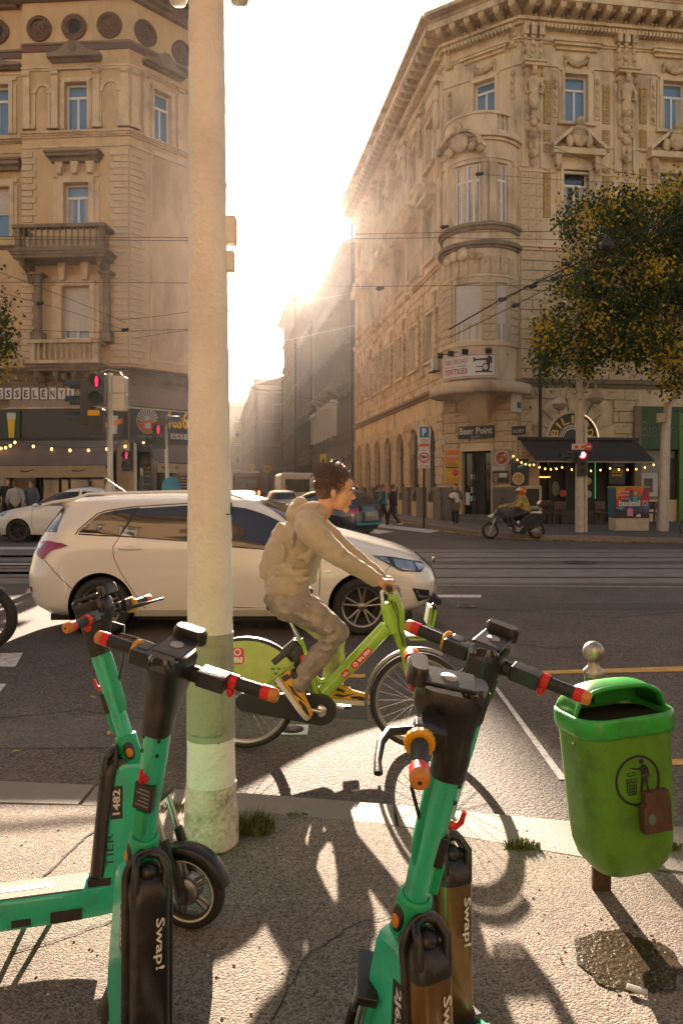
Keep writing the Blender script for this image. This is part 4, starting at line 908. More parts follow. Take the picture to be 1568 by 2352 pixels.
for P in ([(.02, .04), (.02, .07), (.98, .07), (.98, .04)], [(.02, .93), (.02, .96), (.98, .96), (.98, .93)], [(.015, .07), (.022, .07), (.022, .93), (.015, .93)], [(.978, .07), (.985, .07), (.985, .93), (.978, .93)]): 
    k = 10; m_ = MB(); (xa, za), (_, zb), (xb, _), _ = P[0], P[1], P[2], P[3]; xa, xb = min(p[0] for p in P), max(p[0] for p in P); za, zb = min(p[1] for p in P), max(p[1] for p in P)
    m_.add([on_arc(xa+(xb-xa)*i/k, z, BR+.258) for z in (za, zb) for i in range(k+1)], [(i, i+1, k+2+i, k+1+i) for i in range(k)]); obj('border_line', m_, RED, t)
sm = [[(.64, .2), (.94, .2), (.92, .26), (.66, .26)], [(.76, .26), (.88, .26), (.88, .34), (.76, .34)], [(.84, .34), (.89, .34), (.9, .74), (.83, .74)], [(.66, .7), (.9, .7), (.9, .8), (.66, .77)], [(.62, .64), (.67, .7), (.67, .77), (.62, .86)], [(.86, .76), (.91, .76), (.91, .88), (.86, .88)], [(.9, .56), (.93, .6), (.93, .84), (.9, .82)], [(.66, .42), (.84, .42), (.84, .46), (.66, .46)]]
for P in sm: arc_poly(P, BLACKP, 'machine_print')
arc_poly([(.82+.055*math.cos(i*PI/8), .42+.16*math.sin(i*PI/8)) for i in range(16)], BLACKP, 'machine_wheel', BR+.266); arc_poly([(.82+.04*math.cos(i*PI/8), .42+.12*math.sin(i*PI/8)) for i in range(16)], PAPER, 'machine_wheel', BR+.27)
for x in (.0, .25, .5, .86):
    p = Vector(on_arc(x, 1.12, BR+.42)); q = Vector(on_arc(x, 1.18, BR)); s_ = MB(); s_.tube([q, p], .025, 6); s_.cbox((p.x, p.y, p.z-.05), (.24, .2, .2), RX(.4)); obj('spotlight', s_, BLACKP, t)
# air conditioners, projecting signs
def aircon(F, x, z, lab, off=.12):
    t = thing('air_conditioner', lab, 'air conditioner', M=F @ T(x, -off, z)); obj('case', MB().box(-.38, .38, -.3, 0, 0, .55), col((.42, .4, .36)), t, bevel=.02)
    g_ = MB(); ring(g_, -.1, .28, .05, .2, -.305, 20); obj('fan_grille', g_, METD, t); obj('bracket', MB().box(-.3, -.26, -.3, .12, -.04, 0).box(.26, .3, -.3, .12, -.04, 0), METD, t)
aircon(FS, -.75, zz(853, 34), 'white air conditioner unit on the side street wall left of the tailor sign', .1)
t = thing('light_box', 'pale projecting light box sign left of the black downpipe', 'sign', M=FC @ T(hit(FC, 1193, 900)[0], -.1, zz(948, 31))); obj('case', MB().box(-.12, .12, -.62, 0, 0, .95), PAPER, t, bevel=.02); obj('emblem', MB().box(-.125, .125, -.5, -.12, .18, .42), BLACKP, t)
t, w, h = frame_thing('name_plate', 'small dark framed street plate beside the downpipe under the light box', 'sign', FC, H(FC, 1183, 979, 1214, 999)); t.matrix_basis = t.matrix_basis @ T(-.1, -.12, 0); obj('plate', MB().box(-w/2, w/2, -.05, 0, 0, h), METD, t); obj('lettering', text_mb('ERZSÉBET', -w*.42, w*.42, h*.25, h*.7, -.055), PAPER, t)
t, w, h = frame_thing('wall_plate', 'small white plate on the wall between the traffic sign and burger poster', 'sign', FC, H(FC, 1011, 1004, 1024, 1022)); t.matrix_basis = t.matrix_basis @ T(0, -.12, 0); obj('plate', MB().box(-w/2, w/2, -.03, 0, 0, h), PAPER, t); obj('lettering', text_mb('Wesselényi\nutca', -w*.4, w*.4, h*.3, h*.8, -.034), METD, t)
# big sun awning of the pub with its lights
AWN = pm('awning_black', (.045, .04, .036), .8, var=.2, vs=3)
t = thing('pub_awning', 'wide dark awning over the pub terrace below the billiard arch', 'awning', M=FR @ T(0, 0, 0))
xa, xb = hit(FR, 1192, 1020)[0], hit(FR, 1455, 1020)[0]; z1 = zz(1012, 31.5)
pa = G(1228, 1059, 0); f0 = FR.inverted() @ W(1232, 1059, 29.6); f1 = FR.inverted() @ W(1505, 1061, 29.6)
m_ = MB(); m_.add([(xa, -.15, z1), (xb, -.15, z1), (f1.x, f1.y, f1.z), (f0.x, f0.y, f0.z), (xa, -.15, z1-.05), (xb, -.15, z1-.05), (f1.x, f1.y, f1.z-.03), (f0.x, f0.y, f0.z-.03)], [(0, 1, 2, 3), (4, 7, 6, 5), (0, 3, 7, 4), (1, 5, 6, 2), (3, 2, 6, 7)]); obj('cloth', m_, AWN, t)
m_ = MB(); m_.box(xa-.1, xb+.1, -.25, -.02, z1, z1+.14); obj('case', m_, METD, t, bevel=.02); m_ = MB(); m_.tube([(f0.x, f0.y, f0.z-.02), (f1.x, f1.y, f1.z-.02)], .035, 8); obj('front_bar', m_, col((.3, .27, .22)), t)
for q in (.2, .8): m_ = MB(); x_ = xa+(xb-xa)*q; m_.tube([(x_, -.1, z1-.3), ((x_+f0.x)/2, f0.y*.5, z1-.75), (x_, f0.y, f0.z-.03)], .025, 6); obj('arm', m_, METD, t)
P = [W(*p) for p in ((1178, 1042, 29.6), (1225, 1062, 29.6), (1290, 1068, 29.6), (1400, 1070, 29.6), (1500, 1062, 29.6))]
bulb_string('string_lights', P, 5, .12, 'string of warm bulbs hanging under the dark pub awning', r=.035)
bulb_string('string_lights', [W(1236, 1090, 31.6), W(1262, 1090, 31.6)], 8, .01, 'short row of tiny warm bulbs in the pub window', r=.02)
t, w, h = frame_thing('dark_burger_poster', 'dark burger poster on the pub wall under the awning behind the advertising box', 'poster', FR, H(FR, 1395, 1062, 1432, 1112)); t.matrix_basis = t.matrix_basis @ T(0, -.05, 0)
obj('sheet', MB().box(-w/2, w/2, -.04, 0, 0, h), BLACKP, t); obj('title', text_mb('BURGER', -w*.3, w*.4, h*.82, h*.9, -.045, bold=.02), col((.3, .25, .2)), t); burger(t, 0, h*.52, w*.36, -.045)
# terrace furniture: wooden A board, chairs
def board_thing(p, w, h, lab, cat='board'):
    t = thing('pavement_board', lab, cat, tuple(p)); f = MB(); y = p.y
    for x0, x1, z0, z1 in ((-w/2, -w/2+.1, 0, h), (w/2-.1, w/2, 0, h), (-w/2+.1, w/2-.1, h-.12, h), (-w/2+.1, w/2-.1, .25, .35)): f.box(p.x+x0, p.x+x1, y-.03, y+.03, p.z+z0, p.z+z1)
    obj('wooden_frame', f, col((.4, .33, .22)), t, bevel=.006); obj('panel', MB().box(p.x-w/2+.1, p.x+w/2-.1, y-.01, y+.01, p.z+.35, p.z+h-.12), METD, t); return t
board_thing(W(1221, 1182, 29.5), .75, 1.15, 'framed wooden pavement board behind the motor scooter rider')
def chair(p, rz, lab):
    t = thing('terrace_chair', lab, 'chair', M=T(*p) @ RZ(rz), group='terrace chairs under the awning'); wd = col((.1, .06, .035), 'chair_wood')
    obj('seat', MB().box(-.22, .22, -.22, .22, .44, .48), wd, t); obj('backrest', MB().box(-.22, .22, .2, .24, .6, .92), wd, t)
    for x in (-.2, .2):
        for y in (-.2, .2): obj('leg', MB().box(x-.02, x+.02, y-.02, y+.02, 0, .44 if y < 0 else .6), wd, t)
for i, (px, Y, rz, l) in enumerate(((1262, 29.8, .4, 'dark terrace chair just right of the motor scooter top case'), (1285, 29.4, -.3, 'dark terrace chair left of the double lamp post'), (1384, 29.6, .2, 'dark terrace chair left of the advertising box'), (1488, 29.8, 2.8, 'dark terrace chair right of the advertising box'), (1505, 29.5, -2.9, 'dark terrace chair nearest the far lamp post'))):
    p = W(px, 1150, Y); chair((p.x, p.y, FKZ), rz, l)
for i, px in enumerate((1250, 1278, 1300, 1345, 1365)):
    p = W(px, 1150, 30.4-.1*i); m_ = MB(); m_.box(p.x-.3, p.x+.3, p.y-.2, p.y+.2, FKZ, FKZ+.55)
    solo('planter_box', m_, col((.06, .045, .035), 'planter_wood'), ['dark planter box at the left end of the terrace', 'dark planter box under the window print', 'dark planter box left of the double lamp post', 'dark planter box right of the double lamp post', 'dark planter box beside the green light strip'][i], 'planter', 'planter boxes in front of the pub', bevel=.02)
# ------------------------------------------------------------ the corner house on the left
lb = thing('corner_house', 'ochre plaster corner house with round medallions and stone balconies above the pub', 'building', (-8.31, 29, 0))
Lo = (-8.31, 29.0, 0); LF = frame_m(Lo, (4.3, -.3)); LC = frame_m(Lo, (1.87, 2.0)); LCW = 3.4
e_ = LC @ Vector((LCW, 0, 0)); LS = frame_m(tuple(e_), (-.165, .986)); LTOP = 21.0
BX = hit(LF, 51, 500)[0]                 # left edge of the projecting bay
LR = LF @ T(BX, .35, 0)                  # recessed wall frame, x<0
lh3 = H(LF, 150, 190, 202, 297); lh2 = H(LF, 148, 421, 206, 528); lh1 = H(LF, 144, 657, 208, 778)
shopz = zz(932, 29); groundz = (FKZ, zz(1012, 29))
lholes = [lh3, lh2, lh1]
wall(lb, LF, BX, 0, 0, LTOP, lholes+[(BX+.4, -.5, FKZ, zz(930, 29))], STUC)
rh3 = H(LR, -40, 197, 23, 310); rh2 = H(LR, -45, 430, 25, 545)
wall(lb, LR, -14, 0, 0, LTOP, [rh3, rh2, (-9, -.5, FKZ, zz(930, 29))], STUC); m_ = MB(LF); m_.add([(BX, 0, 0), (BX, .36, 0), (BX, .36, LTOP), (BX, 0, LTOP)], [(0, 1, 2, 3)]); obj('return_wall', m_, STUC, lb)
ch3 = H(LC, 352, 214, 393, 335)
wall(lb, LC, 0, LCW, 0, LTOP, [ch3, (.35, LCW-.1, FKZ, zz(940, 30))], STUC); wall(lb, LS, 0, 34, 0, LTOP, [], STUC)
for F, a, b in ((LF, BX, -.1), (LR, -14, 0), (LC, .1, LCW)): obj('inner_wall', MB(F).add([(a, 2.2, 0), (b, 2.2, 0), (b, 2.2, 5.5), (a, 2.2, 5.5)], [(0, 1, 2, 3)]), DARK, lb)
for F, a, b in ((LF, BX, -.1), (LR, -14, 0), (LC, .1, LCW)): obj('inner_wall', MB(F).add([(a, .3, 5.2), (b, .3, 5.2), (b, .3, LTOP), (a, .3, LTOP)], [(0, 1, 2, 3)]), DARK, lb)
m_ = MB(); P0 = LR @ Vector((-14, 0, 0)); P1 = LS @ Vector((34, 0, 0)); m_.add([(P0.x, P0.y, 0), (P0.x-2, P0.y+34, 0), (P1.x, P1.y, 0), (P0.x, P0.y, LTOP), (P0.x-2, P0.y+34, LTOP), (P1.x, P1.y, LTOP)], [(0, 1, 4, 3), (1, 2, 5, 4)]); obj('back_wall', m_, STN_D, lb)
pl = [LR @ Vector((-14, -1.0, 0)), LF @ Vector((.3, -1.0, 0)), LC @ Vector((.2, -1.0, 0)), LC @ Vector((LCW+.2, -1.0, 0)), LS @ Vector((34, -.9, 0)), Vector((P0.x-2, P0.y+34, 0))]
rf = MB(); rf.add([(p.x, p.y, LTOP+.3) for p in pl]+[(p.x*.95-1.2, p.y*.97+1.9, LTOP+.9) for p in pl], [(i, (i+1) % 6, (i+1) % 6+6, i+6) for i in range(6)]+[tuple(range(6, 12)), tuple(range(5, -1, -1))]); obj('roof', rf, ROOF, lb)
for F, a, b, m0, m1 in ((LF, BX-.3, 0, .3, .3), (LC, 0, LCW, .3, .4), (LR, -14, -.3, 0, 0)):
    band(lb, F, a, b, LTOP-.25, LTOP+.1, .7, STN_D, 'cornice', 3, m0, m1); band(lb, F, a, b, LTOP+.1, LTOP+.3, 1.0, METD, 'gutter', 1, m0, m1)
# painted frieze with round medallions
FRZ = pm('worn_frieze', (.12, .085, .07), .8, var=.3, vs=1.5, dirt=(.22, .05, .035), dirt_amt=.9, dirt_scale=.5)
zf0, zf1 = zz(112, 29), zz(98, 29)
for F, a, b, m0, m1 in ((LF, BX, 0, 0, .3), (LC, 0, LCW, .3, 0), (LR, -14, 0, 0, 0)): band(lb, F, a, b, zf0, zf1, .05, FRZ, 'painted_frieze', 1, m0, m1); band(lb, F, a, b, zf1+.001, zf1+.09, .1, STN_D, 'string_course', 1, m0, m1)
MED = pm('medallion_terracotta', (.15, .085, .045), .7, var=.35, vs=9, bump=.5, bs=25)
me_ = MB(); ring(me_, 0, 0, .36, .5, -.12, 28, 0, None, 0, 2*PI, .0); ring(me_, 0, 0, .34, .38, -.16, 28, 0, None, 0, 2*PI, -.1)
for i in range(18): a = i*2*PI/18; me_.ball((.43*math.cos(a), -.13, .43*math.sin(a)), .045, 5, m=4)
disc(me_, 0, 0, .36, -.03, 24)
for sx in (-1, 1): me_.ball((sx*.16, -.06, .08), (.1, .07, .12), 6); me_.ball((sx*.12, -.06, -.14), (.09, .06, .1), 6)
me_.ball((0, -.07, 0), (.12, .09, .16), 8)
me_ = me_.mesh('medallion', MED)
me2 = MB(); ring(me2, 0, 0, .3, .5, -.12, 28, 0, None, 0, 2*PI, .0); disc(me2, .02, 0, .3, -.01, 24, 1)
for i in range(18): a = i*2*PI/18; me2.ball((.4*math.cos(a), -.13, .4*math.sin(a)), .05, 5, m=4)
me2 = me2.mesh('medallion', [MED, DARK])
for F, px, py, k in ((LF, 92, 68, 0), (LF, 172, 64, 1), (LF, 253, 60, 0), (LC, 333, 78, 0), (LC, 417, 124, 0), (LR, -5, 75, 1)):
    x, z = hit(F, px, py); obj('medallion', me2 if k else me_, None, lb, F @ T(x, 0, z))
# top floor: windows, aedicules, pilasters, blind arches
def aedicule(F, x, hole, wid, kind='scroll'):
    z0, z1 = hole[2], hole[3]; w = hole[1]-hole[0]
    window(lb, F, x, z0, w, z1-z0, .2); surround(lb, F, x, z0, w, z1-z0, .18, .1, STUC2, sill=False)
    for sx in (-1, 1):
        m_ = MB(F); xx = x+sx*(w/2+.38); m_.box(xx-.13, xx+.13, -.14, .002, z0, z1+.25).box(xx-.16, xx+.16, -.18, .002, z0, z0+.12)
        for k in (-1, 0, 1): m_.ball((xx+k*.1, -.18, z1+.33), (.07, .07, .1), 6)
        m_.box(xx-.18, xx+.18, -.22, .002, z1+.42, z1+.48); obj('pilaster', m_, STUC2, lb)
    pediment(lb, F, x, z1+.85, wid, .62, .38, STN_D, kind); band(lb, F, x-wid/2+.1, x+wid/2-.1, z1+.5, z1+.62, .1, STUC2)
x3 = (lh3[0]+lh3[1])/2; aedicule(LF, x3, lh3, 2.1); aedicule(LC, (ch3[0]+ch3[1])/2, ch3, 1.9)
zi = lh3[3]+.5
for F, a, b, m1 in ((LF, BX, 0, .3), (LC, 0, LCW, 0), (LR, -14, 0, 0)):
    band(lb, F, a, b, zi, zi+.14, .1, STUC2, 'string_course', 2, 0 if F is not LC else .3, m1)
    z0_ = zz(312, 29); band(lb, F, a, b, z0_, z0_+.2, .2, STUC2, 'string_course', 3, 0 if F is not LC else .3, m1); band(lb, F, a, b, zz(335, 29), zz(333, 29)+.06, .05, STUC2, 'string_course', 1, 0 if F is not LC else .3, m1)
for F, px, w in ((LF, 64, .25), (LF, 289, .3), (LC, 308, .3), (LF, 80, .1), (LF, 115, .1), (LF, 232, .1), (LF, 277, .1)):
    x, _ = hit(F, px, 230); zt_ = zi if w > .2 else zz(205, 29); m_ = MB(F); m_.box(x-w/2, x+w/2, -.12 if w > .2 else -.07, .002, lh3[2]+.02, zt_); m_.box(x-w/2-.04, x+w/2+.04, -.15, .002, lh3[2]+.02, lh3[2]+.2)
    if w > .2:
        for k in (-1, 0, 1): m_.ball((x+k*.1, -.17, zt_-.14), (.08, .07, .12), 6)
    else: m_.box(x-w/2-.04, x+w/2+.04, -.11, .002, zt_-.08, zt_)
    obj('pilaster', m_, STUC2, lb)
for pa_, pb_ in ((82, 117), (234, 277)):
    xa = hit(LF, pa_, 200)[0]; xb = hit(LF, pb_, 200)[0]; m_ = MB(LF); ring(m_, (xa+xb)/2, zz(205, 29), (xb-xa)/2-.08, (xb-xa)/2+.06, -.07, 20, 0, None, 0, PI, .0); obj('blind_arch', m_, STUC2, lb)
# second floor window: architrave and bracketed cornice
x2 = (lh2[0]+lh2[1])/2; window(lb, LF, x2, lh2[2], lh2[1]-lh2[0], lh2[3]-lh2[2], .2, curtain=True); surround(lb, LF, x2, lh2[2], lh2[1]-lh2[0], lh2[3]-lh2[2], .42, .12, STUC2, sill=False)
pediment(lb, LF, x2, zz(372, 29), 2.1, .32, .5, STN_D)
for sx in (-.62, 0, .62): m_ = MB(LF); m_.prism([(x2+sx-.16, zz(374, 29)), (x2+sx+.16, zz(374, 29)), (x2+sx+.09, zz(400, 29)), (x2+sx-.09, zz(400, 29))], -.3, 0); obj('bracket', m_, STUC2, lb)
x1 = (lh1[0]+lh1[1])/2; window(lb, LF, x1, lh1[2], lh1[1]-lh1[0], lh1[3]-lh1[2], .2, shut=.86); surround(lb, LF, x1, lh1[2], lh1[1]-lh1[0], lh1[3]-lh1[2], .4, .12, STUC2, sill=False)
for sx in (-.38, .38): m_ = MB(LF); m_.prism([(x1+sx*1.2-.17, zz(600, 29)), (x1+sx*1.2+.17, zz(600, 29)), (x1+sx*1.2+.1, zz(645, 29)), (x1+sx*1.2-.1, zz(645, 29))], -.34, 0); obj('bracket', m_, STUC2, lb)
for px in (96, 252):
    x = hit(LF, px, 700)[0]; m_ = MB(LF); m_.lathe([(.2, lh1[2]+.2), (.16, lh1[2]+.3), (.15, zz(660, 29)), (.13, zz(645, 29)), (.2, zz(641, 29)), (.2, zz(634, 29))], 14, T(x, -.3, 0))
    for k in range(8): m_.ball((x+.17*math.cos(k*PI/4), -.3+.17*math.sin(k*PI/4), zz(640, 29)), .06, 5)
    m_.box(x-.26, x+.26, -.55, .002, zz(634, 29), zz(629, 29)).box(x-.22, x+.22, -.5, .002, zz(783, 29)-.1, lh1[2]+.2); obj('column', m_, STN_D, lb)
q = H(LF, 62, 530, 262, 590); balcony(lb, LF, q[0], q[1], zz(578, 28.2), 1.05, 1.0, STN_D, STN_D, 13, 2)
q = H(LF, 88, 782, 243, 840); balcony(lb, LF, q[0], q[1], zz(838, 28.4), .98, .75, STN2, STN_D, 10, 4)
# quoins up the corner and at the left edge of the bay
zq = zz(835, 29); i = 0
while zq < zz(342, 29):
    l_ = .62 if i % 2 else .78
    blk(lb, LF, -l_, -.004, zq, zq+.245, .06, STUC2); blk(lb, LC, .004, l_*.9, zq, zq+.245, .06, STUC2); blk(lb, LF, BX+.004, BX+(.5 if i % 2 else .36)+.1, zq, zq+.245, .06, STUC2); zq += .255; i += 1
m_ = MB(LC); 
for (a, b, c, d) in ((.95, 1.02, zz(830, 30), zz(350, 30)), (1.02, LCW, zz(352, 30)-.07, zz(350, 30)), (.95, LCW, zz(832, 30), zz(830, 30)+.05)): m_.box(a, b, -.04, .002, c, d)
obj('panel_frame', m_, STUC2, lb)
# recessed wall windows on the far left
for h_, s_ in ((rh3, 0), (rh2, .55)):
    x = (h_[0]+h_[1])/2; window(lb, LR, x, h_[2], h_[1]-h_[0], h_[3]-h_[2], shut=s_); surround(lb, LR, x, h_[2], h_[1]-h_[0], h_[3]-h_[2], .3, .12, STUC2, sill=False)
    pediment(lb, LR, x, h_[3]+.6, 2.3, .4, .4, STN_D, 'scroll' if h_ is rh3 else 'flat')
for z_ in (zz(560, 29), zz(310, 29)): band(lb, LR, -14, 0, z_, z_+.15, .15, STN_D, 'string_course', 2)
# cornice above the shops, marble fascia
for F, a, b, m0, m1 in ((LF, BX-.5, 0, 0, .4), (LC, 0, LCW, .4, 0), (LR, -14, -.5, 0, 0)):
    band(lb, F, a, b, zz(858, 29), zz(846, 29), .5, STN_D, 'cornice', 3, m0, m1); band(lb, F, a, b, zz(885, 29), zz(859, 29), .2, STN_D, 'cornice', 2, m0, m1); band(lb, F, a, b, zz(934, 29), zz(886, 29), .08, pm('stained_marble', (.26, .2, .14), .5, var=.3, vs=2, dirt=(.11, .07, .04), dirt_amt=.8, dirt_scale=2), 'fascia', 1, m0, m1)
    band(lb, F, a, b, zz(938, 29), zz(934.5, 29), .16, STN2, 'fascia_ledge', 1, m0, m1)
for k, xx in enumerate((.25, .5, .75)): c = MB(LF); x = BX*(1-xx)-.5*xx; c.ball((x, -.35, zz(868, 29)), (.14, .3, .2), 8); c.box(x-.14, x+.14, -.5, .002, zz(862, 29), zz(858, 29)-.01); obj('console', c, STN_D, lb)
# street name letters on white tiles
TILE = pm('letter_tile', (.6, .58, .54), .4, var=.08, vs=12)
for i, ch in enumerate('WESSELÉNYI'):
    px = 18+34.6*(i-1); 
    if i == 0: px = -16
    px = -16+(166-(-16))*i/9*1.0; q = H(LF, px-8, 892, px+8, 918); xx = (q[0]+q[1])/2
    F_ = LF if xx > BX+.05 else LF; ti = obj('letter_tile', MB(F_).box(q[0], q[1], -.16, -.1, q[2], q[3]), TILE, lb, bevel=.01, seg=1)
    obj('letter', text_mb(ch, xx-(.03 if ch == 'I' else .085), xx+(.03 if ch == 'I' else .085), q[2]+.07, q[3]-(.09 if ch != 'É' else .03), -.163, LF, bold=.03), BLACKP, ti)
# dark pub fascia, round logo, lettering
obj('shop_fascia', MB(LF).box(BX-3.5, -.02, -.12, .0, zz(1010, 29), zz(939, 29)), BLACKP, lb); obj('shop_fascia', MB(LC).box(.02, LCW, -.12, 0, zz(1040, 30.3), zz(939, 30.3)), BLACKP, lb)
def round_logo(F, px, py, r):
    x, z = hit(F, px, py); m_ = MB(F); disc(m_, x, z, r, -.135, 30); lg = obj('round_logo', m_, PAPER, lb)
    for i in range(13): a = PI*i/12.; a0_, a1_ = a-.07, a+.07; obj('ray', MB(F).add([(x+.1*math.cos(a0_), -.139, z+.1*math.sin(a0_)), (x+r*.95*math.cos(a0_), -.139, z+r*.95*math.sin(a0_)), (x+r*.95*math.cos(a1_), -.139, z+r*.95*math.sin(a1_)), (x+.1*math.cos(a1_), -.139, z+.1*math.sin(a1_))], [(0, 1, 2, 3)]), BLACKP, lg)
    m_ = MB(F); disc(m_, x, z, r*.97, -.137, 24, a0=PI, a1=2*PI); obj('lower_half', m_, col((.45, .1, .05)), lg); obj('glass_print', MB(F).box(x-.12, x+.12, -.145, -.141, z-.28, z+.18), PAPER, lg); obj('ribbon_print', MB(F).add([(x-.35, -.147, z-.12), (x+.35, -.147, z-.02), (x+.35, -.147, z+.1), (x-.35, -.147, z)], [(0, 1, 2, 3)]), col((.5, .15, .05)), lg)
round_logo(LC, 335, 968, .5)
q = H(LC, 380, 945, 428, 985); obj('shop_lettering', text_mb('4es6', q[0]-.1, q[1], q[2], q[3], -.135, LC, bold=.03), GOLD, lb)
q = H(LC, 388, 994, 442, 1010); obj('shop_lettering', text_mb('ESSELÉNYI', q[0], q[1]+.9, q[2], q[3], -.135, LC, bold=.03), PAPER, lb)
q = H(LC, 312, 1000, 352, 1008); obj('small_lettering', text_mb('legjobbkocsma.hu', q[0], q[1], q[2], q[3], -.135, LC), PAPER, lb)
q = H(LF, 34, 950, 55, 1005)
# beer glass sign: foam and yellow beer on green
t, w, h = frame_thing('beer_sign', 'green sign with a tall glass of yellow beer left of the traffic light', 'sign', LF, H(LF, 14, 945, 52, 1008)); t.matrix_basis = t.matrix_basis @ T(0, -.14, 0)
obj('board', MB().box(-w/2, w/2, -.05, 0, 0, h), col((.02, .06, .02)), t); obj('glass', MB().prism([(-.1, .03), (.1, .03), (.16, h*.75), (-.16, h*.75)], -.07, -.051), col((.65, .4, .03)), t); obj('foam', MB().prism([(-.17, h*.7), (.17, h*.7), (.18, h*.93), (-.18, h*.93)], -.075, -.052), PAPER, t)
t, w, h = frame_thing('ribbon_sign', 'sign with white beer glass and orange ribbon behind the tall traffic light', 'sign', LC, H(LF, 242, 955, 285, 1005)); t.matrix_basis = LF @ T(-.55, -.2, zz(1002, 28.8))
obj('board', MB().box(-.45, .4, -.05, 0, 0, 1.0), BLACKP, t); obj('glass', MB().prism([(-.16, .1), (.16, .1), (.2, .8), (-.2, .8)], -.07, -.051), PAPER, t); obj('ribbon', MB().prism([(-.42, .3), (-.2, .38), (.2, .46), (.42, .5), (.36, .62), (.42, .7), (.2, .64), (-.2, .56), (-.42, .5)], -.09, -.072), col((.6, .2, .04)), t)
# awnings
AWT = pm('awning_taupe', (.16, .125, .095), .85, var=.14, vs=2); VAL = pm('awning_valance', (.34, .25, .15), .85, var=.1, vs=4)
def awning(name, lab, P, Q, drop):
    """P upper edge points, Q lower edge points (left to right)"""
    t = thing(name, lab, 'awning', tuple(P[0])); m_ = MB(); m_.add([tuple(p) for p in P+Q[::-1]], [(3, 2, 1, 0)]); m_.add([(p.x, p.y, p.z-.05) for p in P+Q[::-1]], [(0, 1, 2, 3)]); obj('cloth', m_, AWT, t)
    m_ = MB(); d = Vector((0, 0, drop)); m_.add([tuple(p) for p in (Q[0], Q[1], Q[1]-d, Q[0]-d)], [(0, 1, 2, 3)]); v = obj('valance', m_, VAL, t)
    n = 4
    for i in range(n):
        a = Q[0].lerp(Q[1], (i+.35)/n)-d*.5; b = Q[0].lerp(Q[1], (i+.62)/n)-d*.35; s_ = MB(); o_ = Vector((0, -.012, 0)); s_.add([tuple(p+o_) for p in (a, a.lerp(b, .5)-Vector((0, 0, .05)), b, b+Vector((0, 0, .03)), a.lerp(b, .5)-Vector((0, 0, -.0)), a+Vector((0, 0, .06)))], [(0, 1, 2, 3, 4, 5)]); obj('moustache_print', s_, BLACKP, v)
    m_ = MB(); m_.tube([Q[0]+Vector((0, .03, 0)), Q[1]+Vector((0, .03, 0))], .03, 6); m_.tube([P[0], P[1]], .07, 6); m_.tube([P[0], Q[0]], .02, 5).tube([P[1], Q[1]], .02, 5); obj('bars', m_, METD, t); return t
awning('pub_awning', 'long taupe awning of the left corner pub with moustache prints on its valance', [W(-200, 1012, 28.8), W(280, 1010, 28.4)], [W(-230, 1072, 26.6), W(243, 1069, 26.4)], .42)
awning('pub_awning', 'short taupe awning on the cut corner left of the pale pole', [W(338, 1018, 29.0), W(470, 1022, 30.6)], [W(362, 1062, 28.0), W(480, 1068, 29.6)], .38)
P = [W(*p) for p in ((-10, 998, 27.5), (28, 1006, 27.5), (340, 1012, 27.5), (352, 1008, 27.5))]
bulb_string('string_lights', [W(-40, 1000, 27.5), W(35, 1010, 27.5), W(330, 1010, 27.5)], 7, .3, 'string of warm bulbs along the left pub awning', r=.05)
# pub interior things: posters, windows and posts in the ground floor
for px, w_ in ((20, .08), (135, .06), (250, .1), (262, .06)): x = hit(LF, px, 1090)[0]; obj('shop_post', MB(LF).box(x, x+w_, .02, .15, FKZ, zz(1012, 29)), METD, lb)
for px in (318, 345, 400, 422): x = hit(LC, px, 1090)[0]; obj('shop_post', MB(LC).box(x, x+.07, .02, .15, FKZ, zz(1040, 30)), METD, lb)
obj('shop_window', MB(LF).box(BX+.45, -.55, .5, .52, .5, 3.2), GLASSD, lb); obj('shop_window', MB(LR).box(-9, -.55, .5, .52, .5, 3.2), GLASSD, lb); obj('shop_window', MB(LC).box(.4, LCW-.15, .5, .52, .5, 3.2), GLASSD, lb)
WRM = pm('warm_lamp_glow', (1, .6, .2), emit=(1, .5, .15), es=3, var=0)
lm = MB()
for i in range(7): 
    x, z = hit(LF, 145+i*14, 1064+(i % 2)*10); obj('pub_lamp', MB(LF).ball((x, .35, z), (.06, .03, .03), 6), WRM, lb)
t, w, h = frame_thing('menu_banner', 'tall black banner with drink and food lettering left of the pale pole', 'banner', LC, H(LC, 400, 1072, 420, 1142)); t.matrix_basis = t.matrix_basis @ T(0, -.3, 0)
obj('sheet', MB().box(-w/2, w/2, -.03, 0, 0, h), BLACKP, t)
for i, (s, c) in enumerate((('Beers', GOLD), ('Drink', PAPER), ('&Food', PAPER), ('4es6os', GOLD), ('Wesselényi', GOLD), ('Homemade', PAPER), ('Lemonade', PAPER), ('BEJÁRAT', GOLD), ('<<<<', GOLD), ('ENTRANCE', PAPER))): obj('text_line', text_mb(s, -w*.42, w*.42, h*(.905-.098*i), h*(.97-.098*i), -.034), c, t)
t, w, h = frame_thing('white_poster', 'dark poster with gold and white print on the corner shop window', 'poster', LC, H(LC, 326, 1066, 343, 1120)); t.matrix_basis = t.matrix_basis @ T(0, -.1, 0)
obj('sheet', MB().box(-w/2, w/2, -.03, 0, 0, h), BLACKP, t)
for i, c in enumerate((GOLD, PAPER, PAPER, col((.1, .2, .4)), PAPER)): obj('text_line', text_mb(('PUB', '10-02', 'OPEN', 'BEER', 'NYITVA')[i], -w*.4, w*.4, h*(.8-.18*i), h*(.9-.18*i), -.034), c, t)
t = thing('yellow_banner', 'narrow yellow banner standing under the left awning', 'banner', tuple(W(248, 1140, 28))); p = W(248, 1140, 28); obj('cloth', MB().box(p.x-.14, p.x+.14, p.y, p.y+.03, 0.4, W(248, 1075, 28).z), col((.3, .28, .03)), t)
